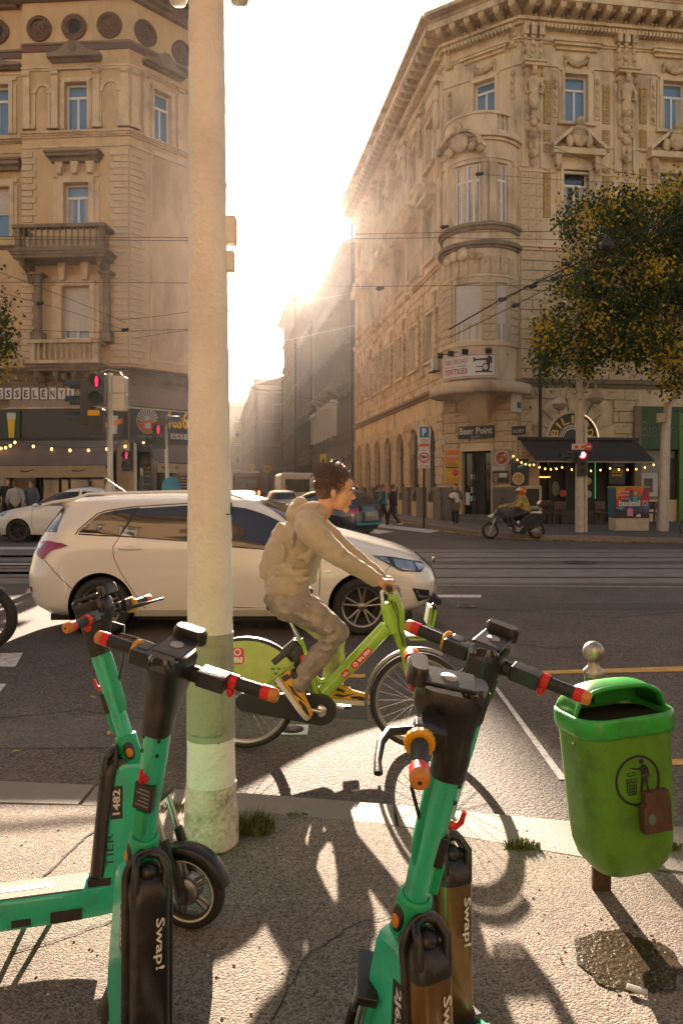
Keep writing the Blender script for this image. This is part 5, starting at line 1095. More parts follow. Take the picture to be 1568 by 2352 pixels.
# ------------------------------------------------------------ houses further down the side street
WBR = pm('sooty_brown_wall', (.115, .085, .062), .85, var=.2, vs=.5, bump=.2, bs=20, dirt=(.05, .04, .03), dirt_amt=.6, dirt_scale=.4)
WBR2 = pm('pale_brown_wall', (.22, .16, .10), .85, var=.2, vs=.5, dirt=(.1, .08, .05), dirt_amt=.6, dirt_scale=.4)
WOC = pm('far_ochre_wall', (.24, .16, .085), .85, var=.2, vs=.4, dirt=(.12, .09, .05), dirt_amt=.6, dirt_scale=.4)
_fw = {}
def far_house(label, o, u, L_, h, mat, mat2, rows, pitch, win=(1.2, 2.2), kind=0, depth=14, arch=False, side=False):
    """a long street house: wall with openings, window parts, surrounds, cornice, ledges, downpipe, roof"""
    F = frame_m(o, u); t = thing('street_house', label, 'building', tuple(o)); n = max(1, int((L_-1)/pitch)); x0 = (L_-(n-1)*pitch)/2; holes = []
    for r_, z in enumerate(rows):
        for i in range(n): holes.append((x0+i*pitch-win[0]/2, x0+i*pitch+win[0]/2, z, z+win[1]))
    wall(t, F, 0, L_, 0, h, holes, mat, .25)
    key = (win, mat.name, kind)
    if key not in _fw:
        f = MB(); w, hh = win
        f.box(-w/2, -w/2+.08, .1, .16, 0, hh).box(w/2-.08, w/2, .1, .16, 0, hh).box(-.04, .04, .1, .16, 0, hh).box(-w/2, w/2, .1, .16, hh*.68, hh*.72+.05).box(-w/2, w/2, .1, .16, hh-.08, hh)
        g_ = MB(); g_.add([(-w/2, .2, 0), (w/2, .2, 0), (w/2, .2, hh), (-w/2, .2, hh)], [(0, 1, 2, 3)])
        s_ = MB(); s_.box(-w/2-.22, -w/2-.02, -.12, .002, -.05, hh+.15).box(w/2+.02, w/2+.22, -.12, .002, -.05, hh+.15).box(-w/2-.3, w/2+.3, -.3, .002, hh+.16, hh+.42).box(-w/2-.3, w/2+.3, -.22, .002, -.2, -.06)
        if kind: s_.prism([(-w/2-.3, hh+.42), (w/2+.3, hh+.42), (0, hh+.95)], -.3, 0)
        _fw[key] = (f.mesh('window', WBR2 if mat is WBR else FRAMEW), g_.mesh('pane', GLASSD), s_.mesh('window_surround', mat2))
    f, g_, s_ = _fw[key]
    for r_, z in enumerate(rows):
        for i in range(n):
            w_ = obj('window', f, None, t, F @ T(x0+i*pitch, 0, z)); obj('pane', g_, None, w_); obj('surround', s_, None, w_)
    for z in [r-.75 for r in rows[1:]]+[h-1.0]: band(t, F, 0, L_, z, z+.3, .3, mat2, 'string_course', 2)
    band(t, F, -.1, L_+.1, h-.35, h+.1, .8, mat2, 'cornice', 3)
    mb = MB(F); mb.tube([(.15, -.2, 0), (.15, -.2, h-.4)], .09, 6).tube([(L_-.15, -.2, 0), (L_-.15, -.2, h-.4)], .09, 6); obj('downpipe', mb, METD, t, kind='stuff')
    mb = MB(F); mb.add([(-.3, -1, h+.1), (L_+.3, -1, h+.1), (L_+.3, depth*.4, h+2.4), (-.3, depth*.4, h+2.4), (-.3, depth, h+.1), (L_+.3, depth, h+.1)], [(0, 1, 2, 3), (3, 2, 5, 4), (0, 3, 4), (1, 5, 2), (0, 4, 5, 1)]); obj('roof', mb, ROOF, t)
    mb = MB(F); mb.add([(0, 0, 0), (L_, 0, 0), (L_, depth, 0), (0, depth, 0), (0, 0, h+.1), (L_, 0, h+.1), (L_, depth, h+.1), (0, depth, h+.1)], [(1, 2, 6, 5), (2, 3, 7, 6), (3, 0, 4, 7)]); obj('side_wall', mb, mat, t)
    return t, F
def sp_(t_, off=0.0): return (4.6-.165*t_-off*.986, 33.3+.986*t_-off*.165, 0)
def lp_(t_): q = LC @ Vector((LCW, 0, 0)); return (q.x-.165*t_, q.y+.986*t_, 0)
U = (.165, -.986); UL = (-.165, .986)
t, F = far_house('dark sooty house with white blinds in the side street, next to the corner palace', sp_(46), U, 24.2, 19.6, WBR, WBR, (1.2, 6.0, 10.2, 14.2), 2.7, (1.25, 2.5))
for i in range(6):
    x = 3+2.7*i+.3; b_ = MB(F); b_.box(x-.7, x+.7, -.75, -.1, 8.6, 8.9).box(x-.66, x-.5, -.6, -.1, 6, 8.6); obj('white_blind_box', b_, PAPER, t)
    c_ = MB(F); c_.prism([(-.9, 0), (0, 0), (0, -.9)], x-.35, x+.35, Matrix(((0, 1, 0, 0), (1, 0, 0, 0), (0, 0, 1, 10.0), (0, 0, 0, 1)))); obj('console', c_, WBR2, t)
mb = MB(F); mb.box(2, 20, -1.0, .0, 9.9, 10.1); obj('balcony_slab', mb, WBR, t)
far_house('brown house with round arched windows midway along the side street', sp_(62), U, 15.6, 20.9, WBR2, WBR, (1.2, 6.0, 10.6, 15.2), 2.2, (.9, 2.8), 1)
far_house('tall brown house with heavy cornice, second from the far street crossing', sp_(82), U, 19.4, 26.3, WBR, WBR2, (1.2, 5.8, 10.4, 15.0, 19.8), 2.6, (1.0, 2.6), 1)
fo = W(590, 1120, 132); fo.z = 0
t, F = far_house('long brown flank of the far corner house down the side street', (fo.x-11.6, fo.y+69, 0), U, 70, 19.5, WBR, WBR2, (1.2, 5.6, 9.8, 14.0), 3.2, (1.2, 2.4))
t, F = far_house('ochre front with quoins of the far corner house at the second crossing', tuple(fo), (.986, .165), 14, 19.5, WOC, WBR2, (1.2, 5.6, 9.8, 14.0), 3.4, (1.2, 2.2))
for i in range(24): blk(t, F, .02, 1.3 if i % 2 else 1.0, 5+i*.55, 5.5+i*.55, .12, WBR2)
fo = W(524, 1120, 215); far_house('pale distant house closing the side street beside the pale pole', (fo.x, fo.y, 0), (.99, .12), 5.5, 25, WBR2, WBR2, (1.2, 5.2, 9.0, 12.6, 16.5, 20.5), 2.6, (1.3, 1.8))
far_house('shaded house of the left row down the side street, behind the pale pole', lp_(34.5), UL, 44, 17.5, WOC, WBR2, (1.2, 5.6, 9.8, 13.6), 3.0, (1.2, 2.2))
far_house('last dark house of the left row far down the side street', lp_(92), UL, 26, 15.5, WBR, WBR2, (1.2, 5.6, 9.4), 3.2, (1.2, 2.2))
# the row of houses on the viewer's side of the boulevard: it faces the low sun, mirrors in car windows and sends light back
far_house("sunlit ochre house row on the near side of the boulevard, behind the viewer", (38, -13, 0), (-1, .06), 80, 19, WOC, WBR2, (1.2, 5.6, 9.8, 13.6), 4.0, (1.4, 2.4))
flush_stuff()
# ------------------------------------------------------------ rental scooters
TEAL = pm('teal_paint', (.03, .5, .29), .3, var=.06, vs=4, dirt=(.06, .2, .12), dirt_amt=.55, dirt_scale=13, coat=.35, bump=.02, bs=200)
TEALD = pm('teal_plastic', (.008, .34, .14), .42, var=.05, vs=6)
BLK = pm('black_plastic', (.013, .012, .011), .34, var=.25, vs=14, bump=.06, bs=160, dirt=(.07, .055, .04), dirt_amt=.5, dirt_scale=16)
RUB = pm('black_rubber', (.016, .016, .017), .55, var=.2, vs=30, bump=.5, bs=400, dist=.001)
TYRE = pm('tyre_rubber', (.022, .021, .02), .75, var=.25, vs=20, bump=.4, bs=120, dist=.002)
REDP = pm('red_plastic', (.62, .02, .015), .35, var=.05, vs=9)
ORAP = pm('amber_plastic', (.55, .2, .02), .35, var=.1, vs=30)
YELP = pm('yellow_plastic', (.62, .32, .01), .38, var=.08, vs=30)
CHR = pm('bright_steel', (.55, .52, .48), .22, metal=1, var=.1, vs=20)
ALU = pm('brushed_alloy', (.32, .3, .28), .36, metal=.9, var=.15, vs=20)
GOLDM = pm('bronze_battery', (.20, .115, .035), .32, metal=.75, var=.12, vs=6, coat=.3, dirt=(.1, .06, .03), dirt_amt=.5, dirt_scale=18)
WTXT = pm('white_print', (.66, .64, .6), .6, var=.08, vs=20)
MATG = pm('deck_grip', (.26, .21, .16), .85, var=.1, vs=20)
MATL = pm('deck_grip_light', (.5, .45, .38), .8, var=.1, vs=20)
TL = .294; AX0 = -.021
def wheel_parts(root, M, R_, r_, stripe=True, spokes=5, nm='front_wheel', hubr=.05, rimm=None, width=None):
    w = obj(nm, MB().lathe([(R_-r_*1.3, -r_*.5), (R_-r_, -r_*.85), (R_-r_*.4, -r_*.95), (R_-.004, -r_*.55), (R_, 0), (R_-.004, r_*.55), (R_-r_*.4, r_*.95), (R_-r_, r_*.85), (R_-r_*1.3, r_*.5), (R_-r_*1.3, -r_*.5)], 48, M @ RX(PI/2)), TYRE, root)
    if stripe:
        for s in (-1, 1): obj('rim_stripe', MB().lathe([(R_-r_*1.45, s*r_*.82), (R_-r_*1.2, s*r_*.9)], 40, M @ RX(PI/2)), WTXT, w)
    m_ = MB(); m_.lathe([(R_-r_*1.2, -.018), (R_-r_*1.55, -.02), (R_-r_*1.75, 0), (R_-r_*1.55, .02), (R_-r_*1.2, .018)], 40, M @ RX(PI/2)); obj('rim', m_, rimm or METD, w)
    m_ = MB(); m_.lathe([(.001, -.034), (hubr*.9, -.032), (hubr, -.022), (hubr, .022), (hubr*.9, .032), (.001, .034)], 28, M @ RX(PI/2)); obj('hub', m_, ALU, w)
    for i in range(spokes):
        m_ = MB()
        for d in (-.12, .12):
            a = 2*PI*i/spokes+.3; m_.tube([M @ Vector(((hubr-.004)*math.cos(a+d*1.6), 0, (hubr-.004)*math.sin(a+d*1.6))), M @ Vector(((R_-r_*1.6)*math.cos(a+d), 0, (R_-r_*1.6)*math.sin(a+d)))], [.009, .007], 6)
        obj('spoke', m_, ALU, w)
    return w
def rrect(w, h, r, n=3):
    """rounded rectangle outline, half sizes w,h"""
    p = []
    for cx, cy, a0 in ((w-r, h-r, 0), (-w+r, h-r, PI/2), (-w+r, -h+r, PI), (w-r, -h+r, 1.5*PI)):
        for i in range(n+1): a = a0+PI/2*i/n; p.append((cx+r*math.cos(a), cy+r*math.sin(a)))
    return p
def scooter(label, X, Y, psi, phi, d, number, bat, side_text=(-1, 1), deck_tilt=0):
    f = (math.sin(psi), math.cos(psi)); l = (-math.cos(psi), math.sin(psi))
    M = Matrix(((f[0], l[0], 0, X), (f[1], l[1], 0, Y), (0, 0, 1, PZ), (0, 0, 0, 1))) @ RX(phi)
    t = thing('electric_scooter', label, 'scooter', M=M, group='parked rental scooters')
    ST = T(AX0, 0, 0) @ RY(-TL) @ RZ(d)               # steering frame: z along the stem
    # --- front wheel, fork, fender
    wc = Vector((.061, 0, .128)); Mw = ST @ T(*wc)
    wheel_parts(t, Mw, .142, .026, spokes=5)
    m_ = MB(ST)
    m_.box(.035, .082, -.066, .066, .452, .478).box(-.01, .04, -.02, .02, .45, .475).tube([(0, 0, .46), (0, 0, .62)], .026, 12)
    for s in (-1, 1): m_.tube([(.061, s*.05, .33), (.061, s*.05, .2), (.061, s*.052, .13)], [.017, .019, .016], 10); m_.cbox((.061, s*.052, .128), (.04, .02, .05))
    fk_ = obj('fork', m_, BLK, t, bevel=.004, seg=1); m_ = MB(ST)
    for s in (-1, 1): obj('shock_rod', MB(ST).tube([(.061, s*.05, .45), (.061, s*.05, .32)], .010, 10), CHR, fk_)
    m_ = MB(Mw); rg = []
    for i in range(15):
        a = R(-5+i*11.5); c_, s_ = math.cos(a), math.sin(a)
        rg.append([((.158+q)*c_, y, (.158+q)*s_) for q, y in ((-.03, -.036), (-.004, -.034), (.004, -.02), (.006, 0), (.004, .02), (-.004, .034), (-.03, .036), (-.006, .03), (0, 0), (-.006, -.03))])
    m_.loft(rg, True, True, True); obj('mudguard', m_, BLK, t)
    # --- frame: neck, deck, battery
    prof = [(-.33, .125), (-.12, .125), (-.085, .17), (-.095, .3), (-.125, .45), (-.15, .56), (-.165, .59), (-.238, .59), (-.262, .565), (-.275, .5), (-.29, .35), (-.31, .22), (-.34, .18)]
    m_ = MB(); rg = []
    for y, sc in ((-.056, .82), (-.05, .93), (-.03, 1), (.03, 1), (.05, .93), (.056, .82)):
        cx, cz = -.2, .32; rg.append([(cx+(x-cx)*(sc if abs(y) > .03 else 1), y, cz+(z-cz)*(1-(1-sc)*.35)) for x, z in prof])
    m_.loft(rg, True, True, True); nk = obj('neck', m_, TEAL, t, auto=True, bevel=0)
    m_ = MB(); dk = [(-.98, .075), (-.95, .088), (-.42, .088), (-.3, .07), (-.24, .05), (-.24, -.05), (-.3, -.07), (-.42, -.088), (-.95, -.088), (-.98, -.075)]
    m_.loft([[(x, y*.86, .095) for x, y in dk], [(x, y, .12) for x, y in dk], [(x, y, .185) for x, y in dk], [(x, y*.93, .192) for x, y in dk]], True, True, False); obj('deck', m_, TEAL, t, bevel=.006, seg=2)
    m_ = MB(); m_.box(-.94, -.36, -.074, .074, .1935, .197); g_ = obj('grip_mat', m_, MATG, t)
    m_ = MB(); rr = rrect(.13, .022, .02, 4); m_.add([(-.6+x, y, .1985) for x, y in rr], [tuple(range(len(rr)))]); obj('mat_patch', m_, MATL, g_)
    m_ = MB()
    for i in range(56):
        for j in range(13):
            x = -.935+i*.0103; y = -.068+j*.0113+(.005 if i % 2 else 0)
            if abs(x+.6) < .14 and abs(y) < .028 or y > .072: continue
            m_.add([(x-.003, y, .1985), (x, y-.003, .1985), (x+.003, y, .1985), (x, y+.003, .1985)], [(0, 1, 2, 3)])
    obj('grip_studs', m_, pm('stud_dark', (.12, .095, .07), .9, var=0), g_, kind='stuff')
    for s in (-1, 1): [obj('side_label', MB().box(a, b, s*.0885, s*.09, c, d_), BLACKP, t) for a, b, c, d_ in ((-.8, -.62, .115, .125), (-.58, -.52, .108, .13), (-.46, -.36, .105, .14))]
    m_ = MB(); m_.tube([(-.98, 0, .16), (-1.06, 0, .142)], [.05, .03], 8, flat=.6); obj('rear_arm', m_, BLK, t)
    wheel_parts(t, T(-1.08, 0, .142), .142, .026, nm='rear_wheel')
    m_ = MB(T(-1.08, 0, .142)); rg = []
    for i in range(12):
        a = R(10+i*13); c_, s_ = math.cos(a), math.sin(a); rg.append([((.16+q)*c_, y, (.16+q)*s_) for q, y in ((-.02, -.04), (.004, -.034), (.008, 0), (.004, .034), (-.02, .04), (-.002, .03), (.002, 0), (-.002, -.03))])
    m_.loft(rg, True, True, True); obj('mudguard', m_, BLK, t); m_ = MB(); m_.tube([(-.55, .06, .1), (-.57, .19, .002)], .01, 8).tube([(-.5, .06, .1), (-.47, .2, .002)], .01, 8).tube([(-.57, .19, .004), (-.47, .2, .004)], .008, 6); obj('kickstand', m_, BLK, t)
    # rim of the battery bay and the battery itself
    bx = lambda z: -.345+.093*(z-.2)
    m_ = MB(); path = []
    for i in range(17): a = PI*i/16; path.append((-.275+.02, .058*math.cos(a), .575+.068*math.sin(a)))
    path = [(-.3, .058, .22), (-.285, .058, .4), (-.265, .058, .55)]+path[1:-1]+[(-.265, -.058, .55), (-.285, -.058, .4), (-.3, -.058, .22)]
    path = [(x, y*.9, z) for x, y, z in path]; m_.tube(path, .0075, 8, flat=1.7); m_.box(-.345, -.27, -.06, .06, .19, .215); obj('battery_bay_rim', m_, BLK, t)
    BM = BLK if bat == 'black' else GOLDM; rg = []
    for z, k in ((.205, .9), (.212, 1), (.5, 1), (.545, 1)):
        rg.append([(bx(z)+.048+x, y, z) for y, x in rrect(.05*k, .046*k, .026)])
    bt = obj('battery', MB().loft(rg, True, True, True), BM, t, auto=True)
    rg = []
    for z, k, o_ in ((.535, 1.03, 0), (.56, 1.03, .0), (.585, .9, .012), (.6, .7, .02)): rg.append([(bx(z)+.048+o_+x, y, z) for y, x in rrect(.05*k, .046*k, .026*k)])
    obj('battery_cap', MB().loft(rg, True, True, True), BLK, bt, auto=True)
    m_ = MB(); m_.tube([(bx(.55)+.02, -.036, .56), (bx(.6)+.02, -.038, .61), (bx(.6)+.045, -.03, .632), (bx(.6)+.055, 0, .638), (bx(.6)+.045, .03, .632), (bx(.6)+.02, .038, .61), (bx(.55)+.02, .036, .56)], [.014, .013, .012, .012, .012, .013, .014], 8, flat=.8); m_.ball((bx(.58)+.045, 0, .6), (.03, .03, .02), 10); obj('battery_handle', m_, BLK, bt)
    obj('swap_lettering', text_mb('Swap!', .002, .03, -.06, .06, 0, T(bx(.445)-.0025, 0, .445) @ RY(.0927) @ RZ(-PI/2), rot=-1, bold=.015), WTXT, bt)
    for s in (-1, 1):
        MM = T(0, s*.0515, 0) @ (RZ(PI) if s == 1 else Matrix()); q = -1 if s == 1 else 1; sx = lambda x: -x if s == 1 else x
        a, b = sorted((sx(bx(.45)+.04), sx(bx(.45)+.052))); obj('battery_lettering', text_mb('TIER', a, b, .43, .485, 0, MM, rot=q), WTXT, bt)
        MM = T(0, s*.0575, 0) @ (RZ(PI) if s == 1 else Matrix())
        a, b = sorted((sx(-.272), sx(-.232))); obj('number_plate', MB(MM).box(a, b, -.0005, .001, .405, .515), BLACKP, nk)
        a, b = sorted((sx(-.265), sx(-.24))); obj('number', text_mb(number, a, b, .42, .505, -.0015, MM, rot=q, bold=.03), WTXT, nk)
        a, b = sorted((sx(-.285), sx(-.262))); obj('lettering', text_mb('TIER', a, b, .25, .36, -.0005, MM, rot=q, bold=-.004), BLACKP, nk)
    # --- collar (fixed), reflectors
    FX = T(AX0, 0, 0) @ RY(-TL); m_ = MB(FX); m_.lathe([(.03, .585), (.0385, .6), (.0385, .7), (.037, .706), (.03, .708)], 24); cl = obj('collar', m_, TEALD, t)
    for s in (-1, 1):
        m_ = MB(FX @ T(0, s*.035, .655)); m_.ball((0, 0, 0), (.019, .008, .036), 14); rf_ = obj('reflector_base', m_, BLACKP, cl); m_ = MB(FX @ T(0, s*.038, .65)); m_.ball((0, 0, 0), (.014, .0085, .019), 12); obj('reflector', m_, ORAP, rf_)
    # --- stem
    m_ = MB(ST); m_.lathe([(.028, .69), (.0285, .8), (.03, .86), (.033, .93), (.034, 1.046)], 24); sm_ = obj('stem', m_, TEAL, t)
    m_ = MB(ST); m_.loft([[(.018+x*.5, y, z) for x, y in rrect(.05*k, .02, .012)] for z, k in ((.79, .35), (.81, .6), (.84, .75), (1.0, .85), (1.02, .55))], True, True, True); obj('front_cover', m_, TEALD, sm_, auto=True)
    m_ = MB(ST); m_.box(-.043, -.02, -.016, .016, .725, .8); obj('rear_block', m_, TEALD, sm_, bevel=.005)
    m_ = MB(ST); m_.box(-.036, -.015, -.026, .026, .8, .875); lb_ = obj('stem_label', m_, BLACKP, sm_, bevel=.003)
    for i in range(5): obj('label_line', MB(ST).box(-.0365, -.036, -.018, .018-.006*(i % 3), .815+i*.011, .819+i*.011), pm('grey_print', (.2, .2, .2), .6, var=0), lb_)
    m_ = MB(ST); m_.tube([(-.03, 0, .895), (-.046, 0, .892), (-.055, 0, .905), (-.056, 0, .93)], [.009, .008, .0065, .005], 8); m_.ball((-.036, 0, .892), .011, 8); obj('hook', m_, REDP, sm_)
    for z in (.96, 1.0): 
        for s in (-1, 1): m_ = MB(ST); m_.ball((-.026, s*.021, z), (.005, .005, .006), 6); obj('bolt', m_, METD, sm_)
    # --- head, display, handlebar
    m_ = MB(ST); rg = []
    for z, cx, hx, hy in ((1.01, 0, .037, .036), (1.05, .002, .038, .037), (1.09, .018, .05, .038), (1.13, .03, .062, .04), (1.165, .034, .07, .042), (1.19, .034, .072, .043), (1.205, .034, .066, .038)): rg.append([(cx+x, y, z) for x, y in rrect(hx, hy, min(hx, hy)*.8, 4)])
    hd = obj('head', m_.loft(rg, True, True, True), BLK, t, auto=True)
    m_ = MB(ST); m_.tube([(.07, -.11, 1.147), (.07, .11, 1.147)], .021, 12); m_.box(.045, .095, -.135, -.06, 1.13, 1.17).box(.045, .095, .06, .13, 1.13, 1.17); m_.tube([(.09, -.1, 1.145), (.1, -.25, 1.144)], .0125, 10).tube([(.09, .1, 1.145), (.1, .25, 1.144)], .0125, 10); obj('handlebar', m_, BLK, t, bevel=.003, seg=1)
    m_ = MB(ST); m_.loft([[(x, y, 1.212) for x, y in ((-.01, -.036), (.12, -.036), (.12, .036), (-.01, .036))], [(x, y, 1.224) for x, y in ((-.012, -.04), (.125, -.04), (.125, .04), (-.012, .04))]], True, True, False); ph = obj('phone_rest', m_, BLK, hd, bevel=.004)
    m_ = MB(ST); m_.loft([[(.11+x, y, z) for x, y in rrect(.02*k, .045*k, .018*k)] for z, k in ((1.21, 1), (1.236, 1), (1.246, .85))], True, True, True); obj('front_hood', m_, BLK, hd, auto=True)
    m_ = MB(ST); m_.lathe([(.017, 1.2245), (.0165, 1.226), (.001, 1.226)], 24, T(.045, 0, 0)); obj('round_emblem', m_, pm('grey_emblem', (.35, .34, .32), .5, var=.3, vs=90), ph)
    m_ = MB(ST); m_.loft([[(-.012+x, y, z) for x, y in rrect(.03*k, .036*k, .026*k, 4)] for z, k in ((1.19, 1), (1.212, 1), (1.222, .8))], True, True, True); obj('display', m_, pm('display_glass', (.02, .022, .026), .12, var=.2, spec=.8), hd, auto=True)
    for s in (-1, 1):
        e = Vector((.012, s*.998, -.006)).normalized(); c = Vector((.098, s*.245, 1.144)); g0 = Vector((.094, s*.14, 1.145))
        m_ = MB(ST); n = 14; P = [g0.lerp(c, i/n) for i in range(n+1)]; m_.tube(P, [.0162+.0012*(i % 2) for i in range(n+1)], 14); gp = obj('grip', m_, RUB, t)
        m_ = MB(ST); m_.tube([c-e*.026, c-e*.004], .0186, 16); obj('red_band', m_, REDP, gp)
        m_ = MB(ST); m_.tube([c-e*.004, c+e*.012, c+e*.017], [.0186, .0175, .012], 16).tube([c+e*.0168, c+e*.0175], .004, 8, mi=1); obj('grip_end', m_, [ORAP, BLACKP], gp)
        if s == -1: m_ = MB(ST); m_.tube([g0-e*.008, g0+e*.014], .0205, 16); m_.ball(tuple(g0+Vector((-.006, 0, -.024))), (.014, .011, .014), 10); obj('red_band', m_, REDP, gp)
        else:
            m_ = MB(ST); rg = []; q0 = g0-e*.014
            for k, rr in ((0, .023), (.004, .029), (.014, .029), (.018, .023)):
                p = q0+e*k; rg.append([(p.x+rr*(1+.04*(j % 2))*math.cos(2*PI*j/36), p.y, p.z+rr*(1+.04*(j % 2))*math.sin(2*PI*j/36)) for j in range(36)])
            m_.loft(rg, True, True, False); obj('bell_ring', m_, YELP, gp)
            m_ = MB(ST); m_.cbox((.085, .105, 1.15), (.045, .034, .045)); bb = obj('switch_box', m_, BLK, gp, bevel=.004); m_ = MB(ST); m_.cbox((.062, .105, 1.158), (.006, .02, .02)); obj('switch_button', m_, pm('red_button', (.8, .06, .015), .35, var=0), bb, bevel=.002)
            m_ = MB(ST); m_.tube([(.105, .085, 1.14), (.15, .1, 1.135), (.165, .14, 1.132), (.17, .2, 1.13), (.168, .235, 1.128)], [.011, .011, .0085, .007, .0085], 8, flat=.7); obj('brake_lever', m_, BLK, t)
    m_ = MB(ST); m_.tube([(.03, .05, 1.12), (.08, .075, 1.08), (.07, .03, .98), (.035, .012, .9)], .0045, 6); obj('cable', m_, BLACKP, t)
    return t
SCOOTERS = (('teal electric scooter numbered 1482 parked sideways at the left edge, black battery', -.541, 2.65, 1.311, -.129, -.564, '1482', 'black'),
    ('teal electric scooter with black battery seen from behind, in front of the pale pole', -.633, 2.086, -.518, .029, -.809, '1530', 'black'),
    ('teal electric scooter numbered 2163 in the right foreground, grip end pointing at viewer', .015, 1.794, -.555, .05, .98, '2J63', 'bronze'),
    ('teal electric scooter with bronze battery, mostly hidden behind the one numbered 2163', .13, 2.175, -.5, .06, -1.0, '2210', 'bronze'))
for s_ in SCOOTERS: scooter(*s_)
# ------------------------------------------------------------ pale lamp pole
ROUGHP = pm('lumpy_white_paint', (.88, .82, .73), .7, var=.1, vs=6, bump=1.0, bs=38, dist=.012, dirt=(.3, .23, .14), dirt_amt=.35, dirt_scale=3)
BASEP = pm('peeling_white_paint', (.74, .62, .5), .85, var=.2, vs=12, bump=1.0, bs=45, dist=.015, dirt=(.08, .05, .03), dirt_amt=.9, dirt_scale=9)
SAGE = pm('sage_paint', (.36, .37, .25), .7, var=.08, vs=9, bump=.9, bs=55, dist=.008, dirt=(.2, .2, .14), dirt_amt=.4, dirt_scale=5)
PX, PY = -.572, 3.26
t = thing('lamp_pole', 'thick lumpy cream painted pole with sage green service panel, between kerb and scooters', 'lamp post', (PX, PY, PZ))
rad = [(0, .118), (.12, .116), (.2, .112), (.26, .106), (.5, .102), (1.0, .0985), (1.6, .093), (2.4, .0855), (3.2, .080), (4.5, .072), (7, .06)]
def pr(z):
    for (a, ra), (b, rb_) in zip(rad[:-1], rad[1:]):
        if a <= z <= b: return ra+(rb_-ra)*(z-a)/(b-a)
    return .06
def pole_part(z0, z1, dz, amp, off=0.0, n=56):
    m_ = MB(); rg = []; k = max(2, int((z1-z0)/dz))
    for i in range(k+1):
        z = z0+(z1-z0)*i/k; r_ = pr(z)+off; cx = PX-.006*z; rr = []
        for j in range(n):
            a = 2*PI*j/n; d = noise.noise(Vector((math.cos(a)*r_*26, math.sin(a)*r_*26, z*17)))*amp+noise.noise(Vector((math.cos(a)*r_*60, math.sin(a)*r_*60, z*45+9)))*amp*.6; rr.append((cx+(r_+d)*math.cos(a), PY+(r_+d)*math.sin(a), PZ+z))
        rg.append(rr)
    return m_.loft(rg, True, True, True)
obj('shaft', pole_part(.27, 7, .022, .0028), ROUGHP, t); obj('base', pole_part(-.03, .272, .012, .007, .001), BASEP, t)
obj('painted_band', pole_part(.47, .93, .015, .002, .0028), SAGE, t)
m_ = MB(); n = 20; a0_, a1_ = R(-150), R(-52); rg = []
for i in range(31):
    z = .5+.385*i/30; ins = .0
    rg.append([(PX-.006*z+(pr(z)+.009)*math.cos(a0_+(a1_-a0_)*j/n), PY+(pr(z)+.009)*math.sin(a0_+(a1_-a0_)*j/n), PZ+z) for j in range(n+1)])
m_.loft(rg, False, False, True); dr_ = obj('service_door', m_, SAGE, t); so = dr_.modifiers.new('solid', 'SOLIDIFY'); so.thickness = .009
m_ = MB(); a = R(-130); m_.ball((PX+(pr(.78)+.009)*math.cos(a), PY+(pr(.78)+.009)*math.sin(a), PZ+.76), (.008, .004, .008), 10); obj('lock_hole', m_, BLACKP, dr_)
m_ = MB(); m_.tube([(PX+.012, PY-.1, PZ+.475), (PX+.05, PY-.092, PZ+.47), (PX-.05, PY-.092, PZ+.47)], .003, 5); obj('rust_edge', m_, pm('rust', (.16, .07, .03), .8, var=.4, vs=20), dr_)
m_ = MB(); m_.box(PX+.06, PX+.108, PY-.02, PY+.05, PZ+2.64, PZ+2.76).box(PX+.05, PX+.1, PY-.01, PY+.04, PZ+2.52, PZ+2.61); obj('bracket', m_, ROUGHP, t, bevel=.006)
for s in (-1, 1):
    m_ = MB(); m_.tube([(PX-.02, PY, PZ+3.98), (PX+s*.1, PY, PZ+3.95), (PX+s*.14, PY, PZ+3.8)], .012, 8); m_.lathe([(.012, .08), (.035, .06), (.045, 0), (.035, -.03), (.001, -.035)], 16, T(PX+s*.135-.012, PY, PZ+3.73)); obj('spotlight', m_, ROUGHP, t)
for z in (2.35, 2.9): m_ = MB(); m_.lathe([(pr(z)+.001, -.012), (pr(z)+.004, 0), (pr(z)+.001, .012)], 40, T(PX-.006*z, PY, PZ+z)); obj('weld_ring', m_, ROUGHP, t)
m_ = MB(); m_.tube([(PX+.075, PY-.06, PZ+1.45), (PX+.095, PY-.06, PZ+1.45), (PX+.095, PY-.055, PZ+1.5)], .004, 5); obj('hook', m_, METD, t)
# ------------------------------------------------------------ litter bin
BGR = pm('bin_green_body', (.10, .27, .015), .42, var=.1, vs=3, dirt=(.07, .12, .02), dirt_amt=.75, dirt_scale=8, bump=.06, bs=90, pits=(55, .13, (.05, .05, .02)))
LGR = pm('bin_green_lid', (.03, .36, .04), .34, var=.08, vs=4, dirt=(.05, .09, .03), dirt_amt=.7, dirt_scale=10, coat=.2, bump=.05, bs=60)
RUST = pm('rusty_metal', (.07, .035, .02), .75, var=.4, vs=14, bump=.4, bs=60, dirt=(.14, .06, .025), dirt_amt=.7, dirt_scale=12)
Mb = T(1.035, 2.80, PZ+.145) @ RY(R(-3.6)) @ RX(R(-1)) @ RZ(R(13)) @ T(.02, -.02, 0) @ SCL(.92, .92, .92)
t = thing('litter_bin', 'green plastic litter bin with round tidy man emblem on a short post', 'litter bin', M=Mb)
def rr3(hx, hy, r_, z, n=6, dx=0, dy=0): return [(x+dx, y+dy, z) for x, y in rrect(hx, hy, r_, n)]
m_ = MB(); m_.loft([rr3(.10, .08, .07, .0), rr3(.135, .11, .08, .012), rr3(.165, .13, .09, .05), rr3(.182, .14, .09, .11), rr3(.19, .143, .09, .2), rr3(.205, .15, .095, .585)], True, True, True); body = obj('body', m_, BGR, t)
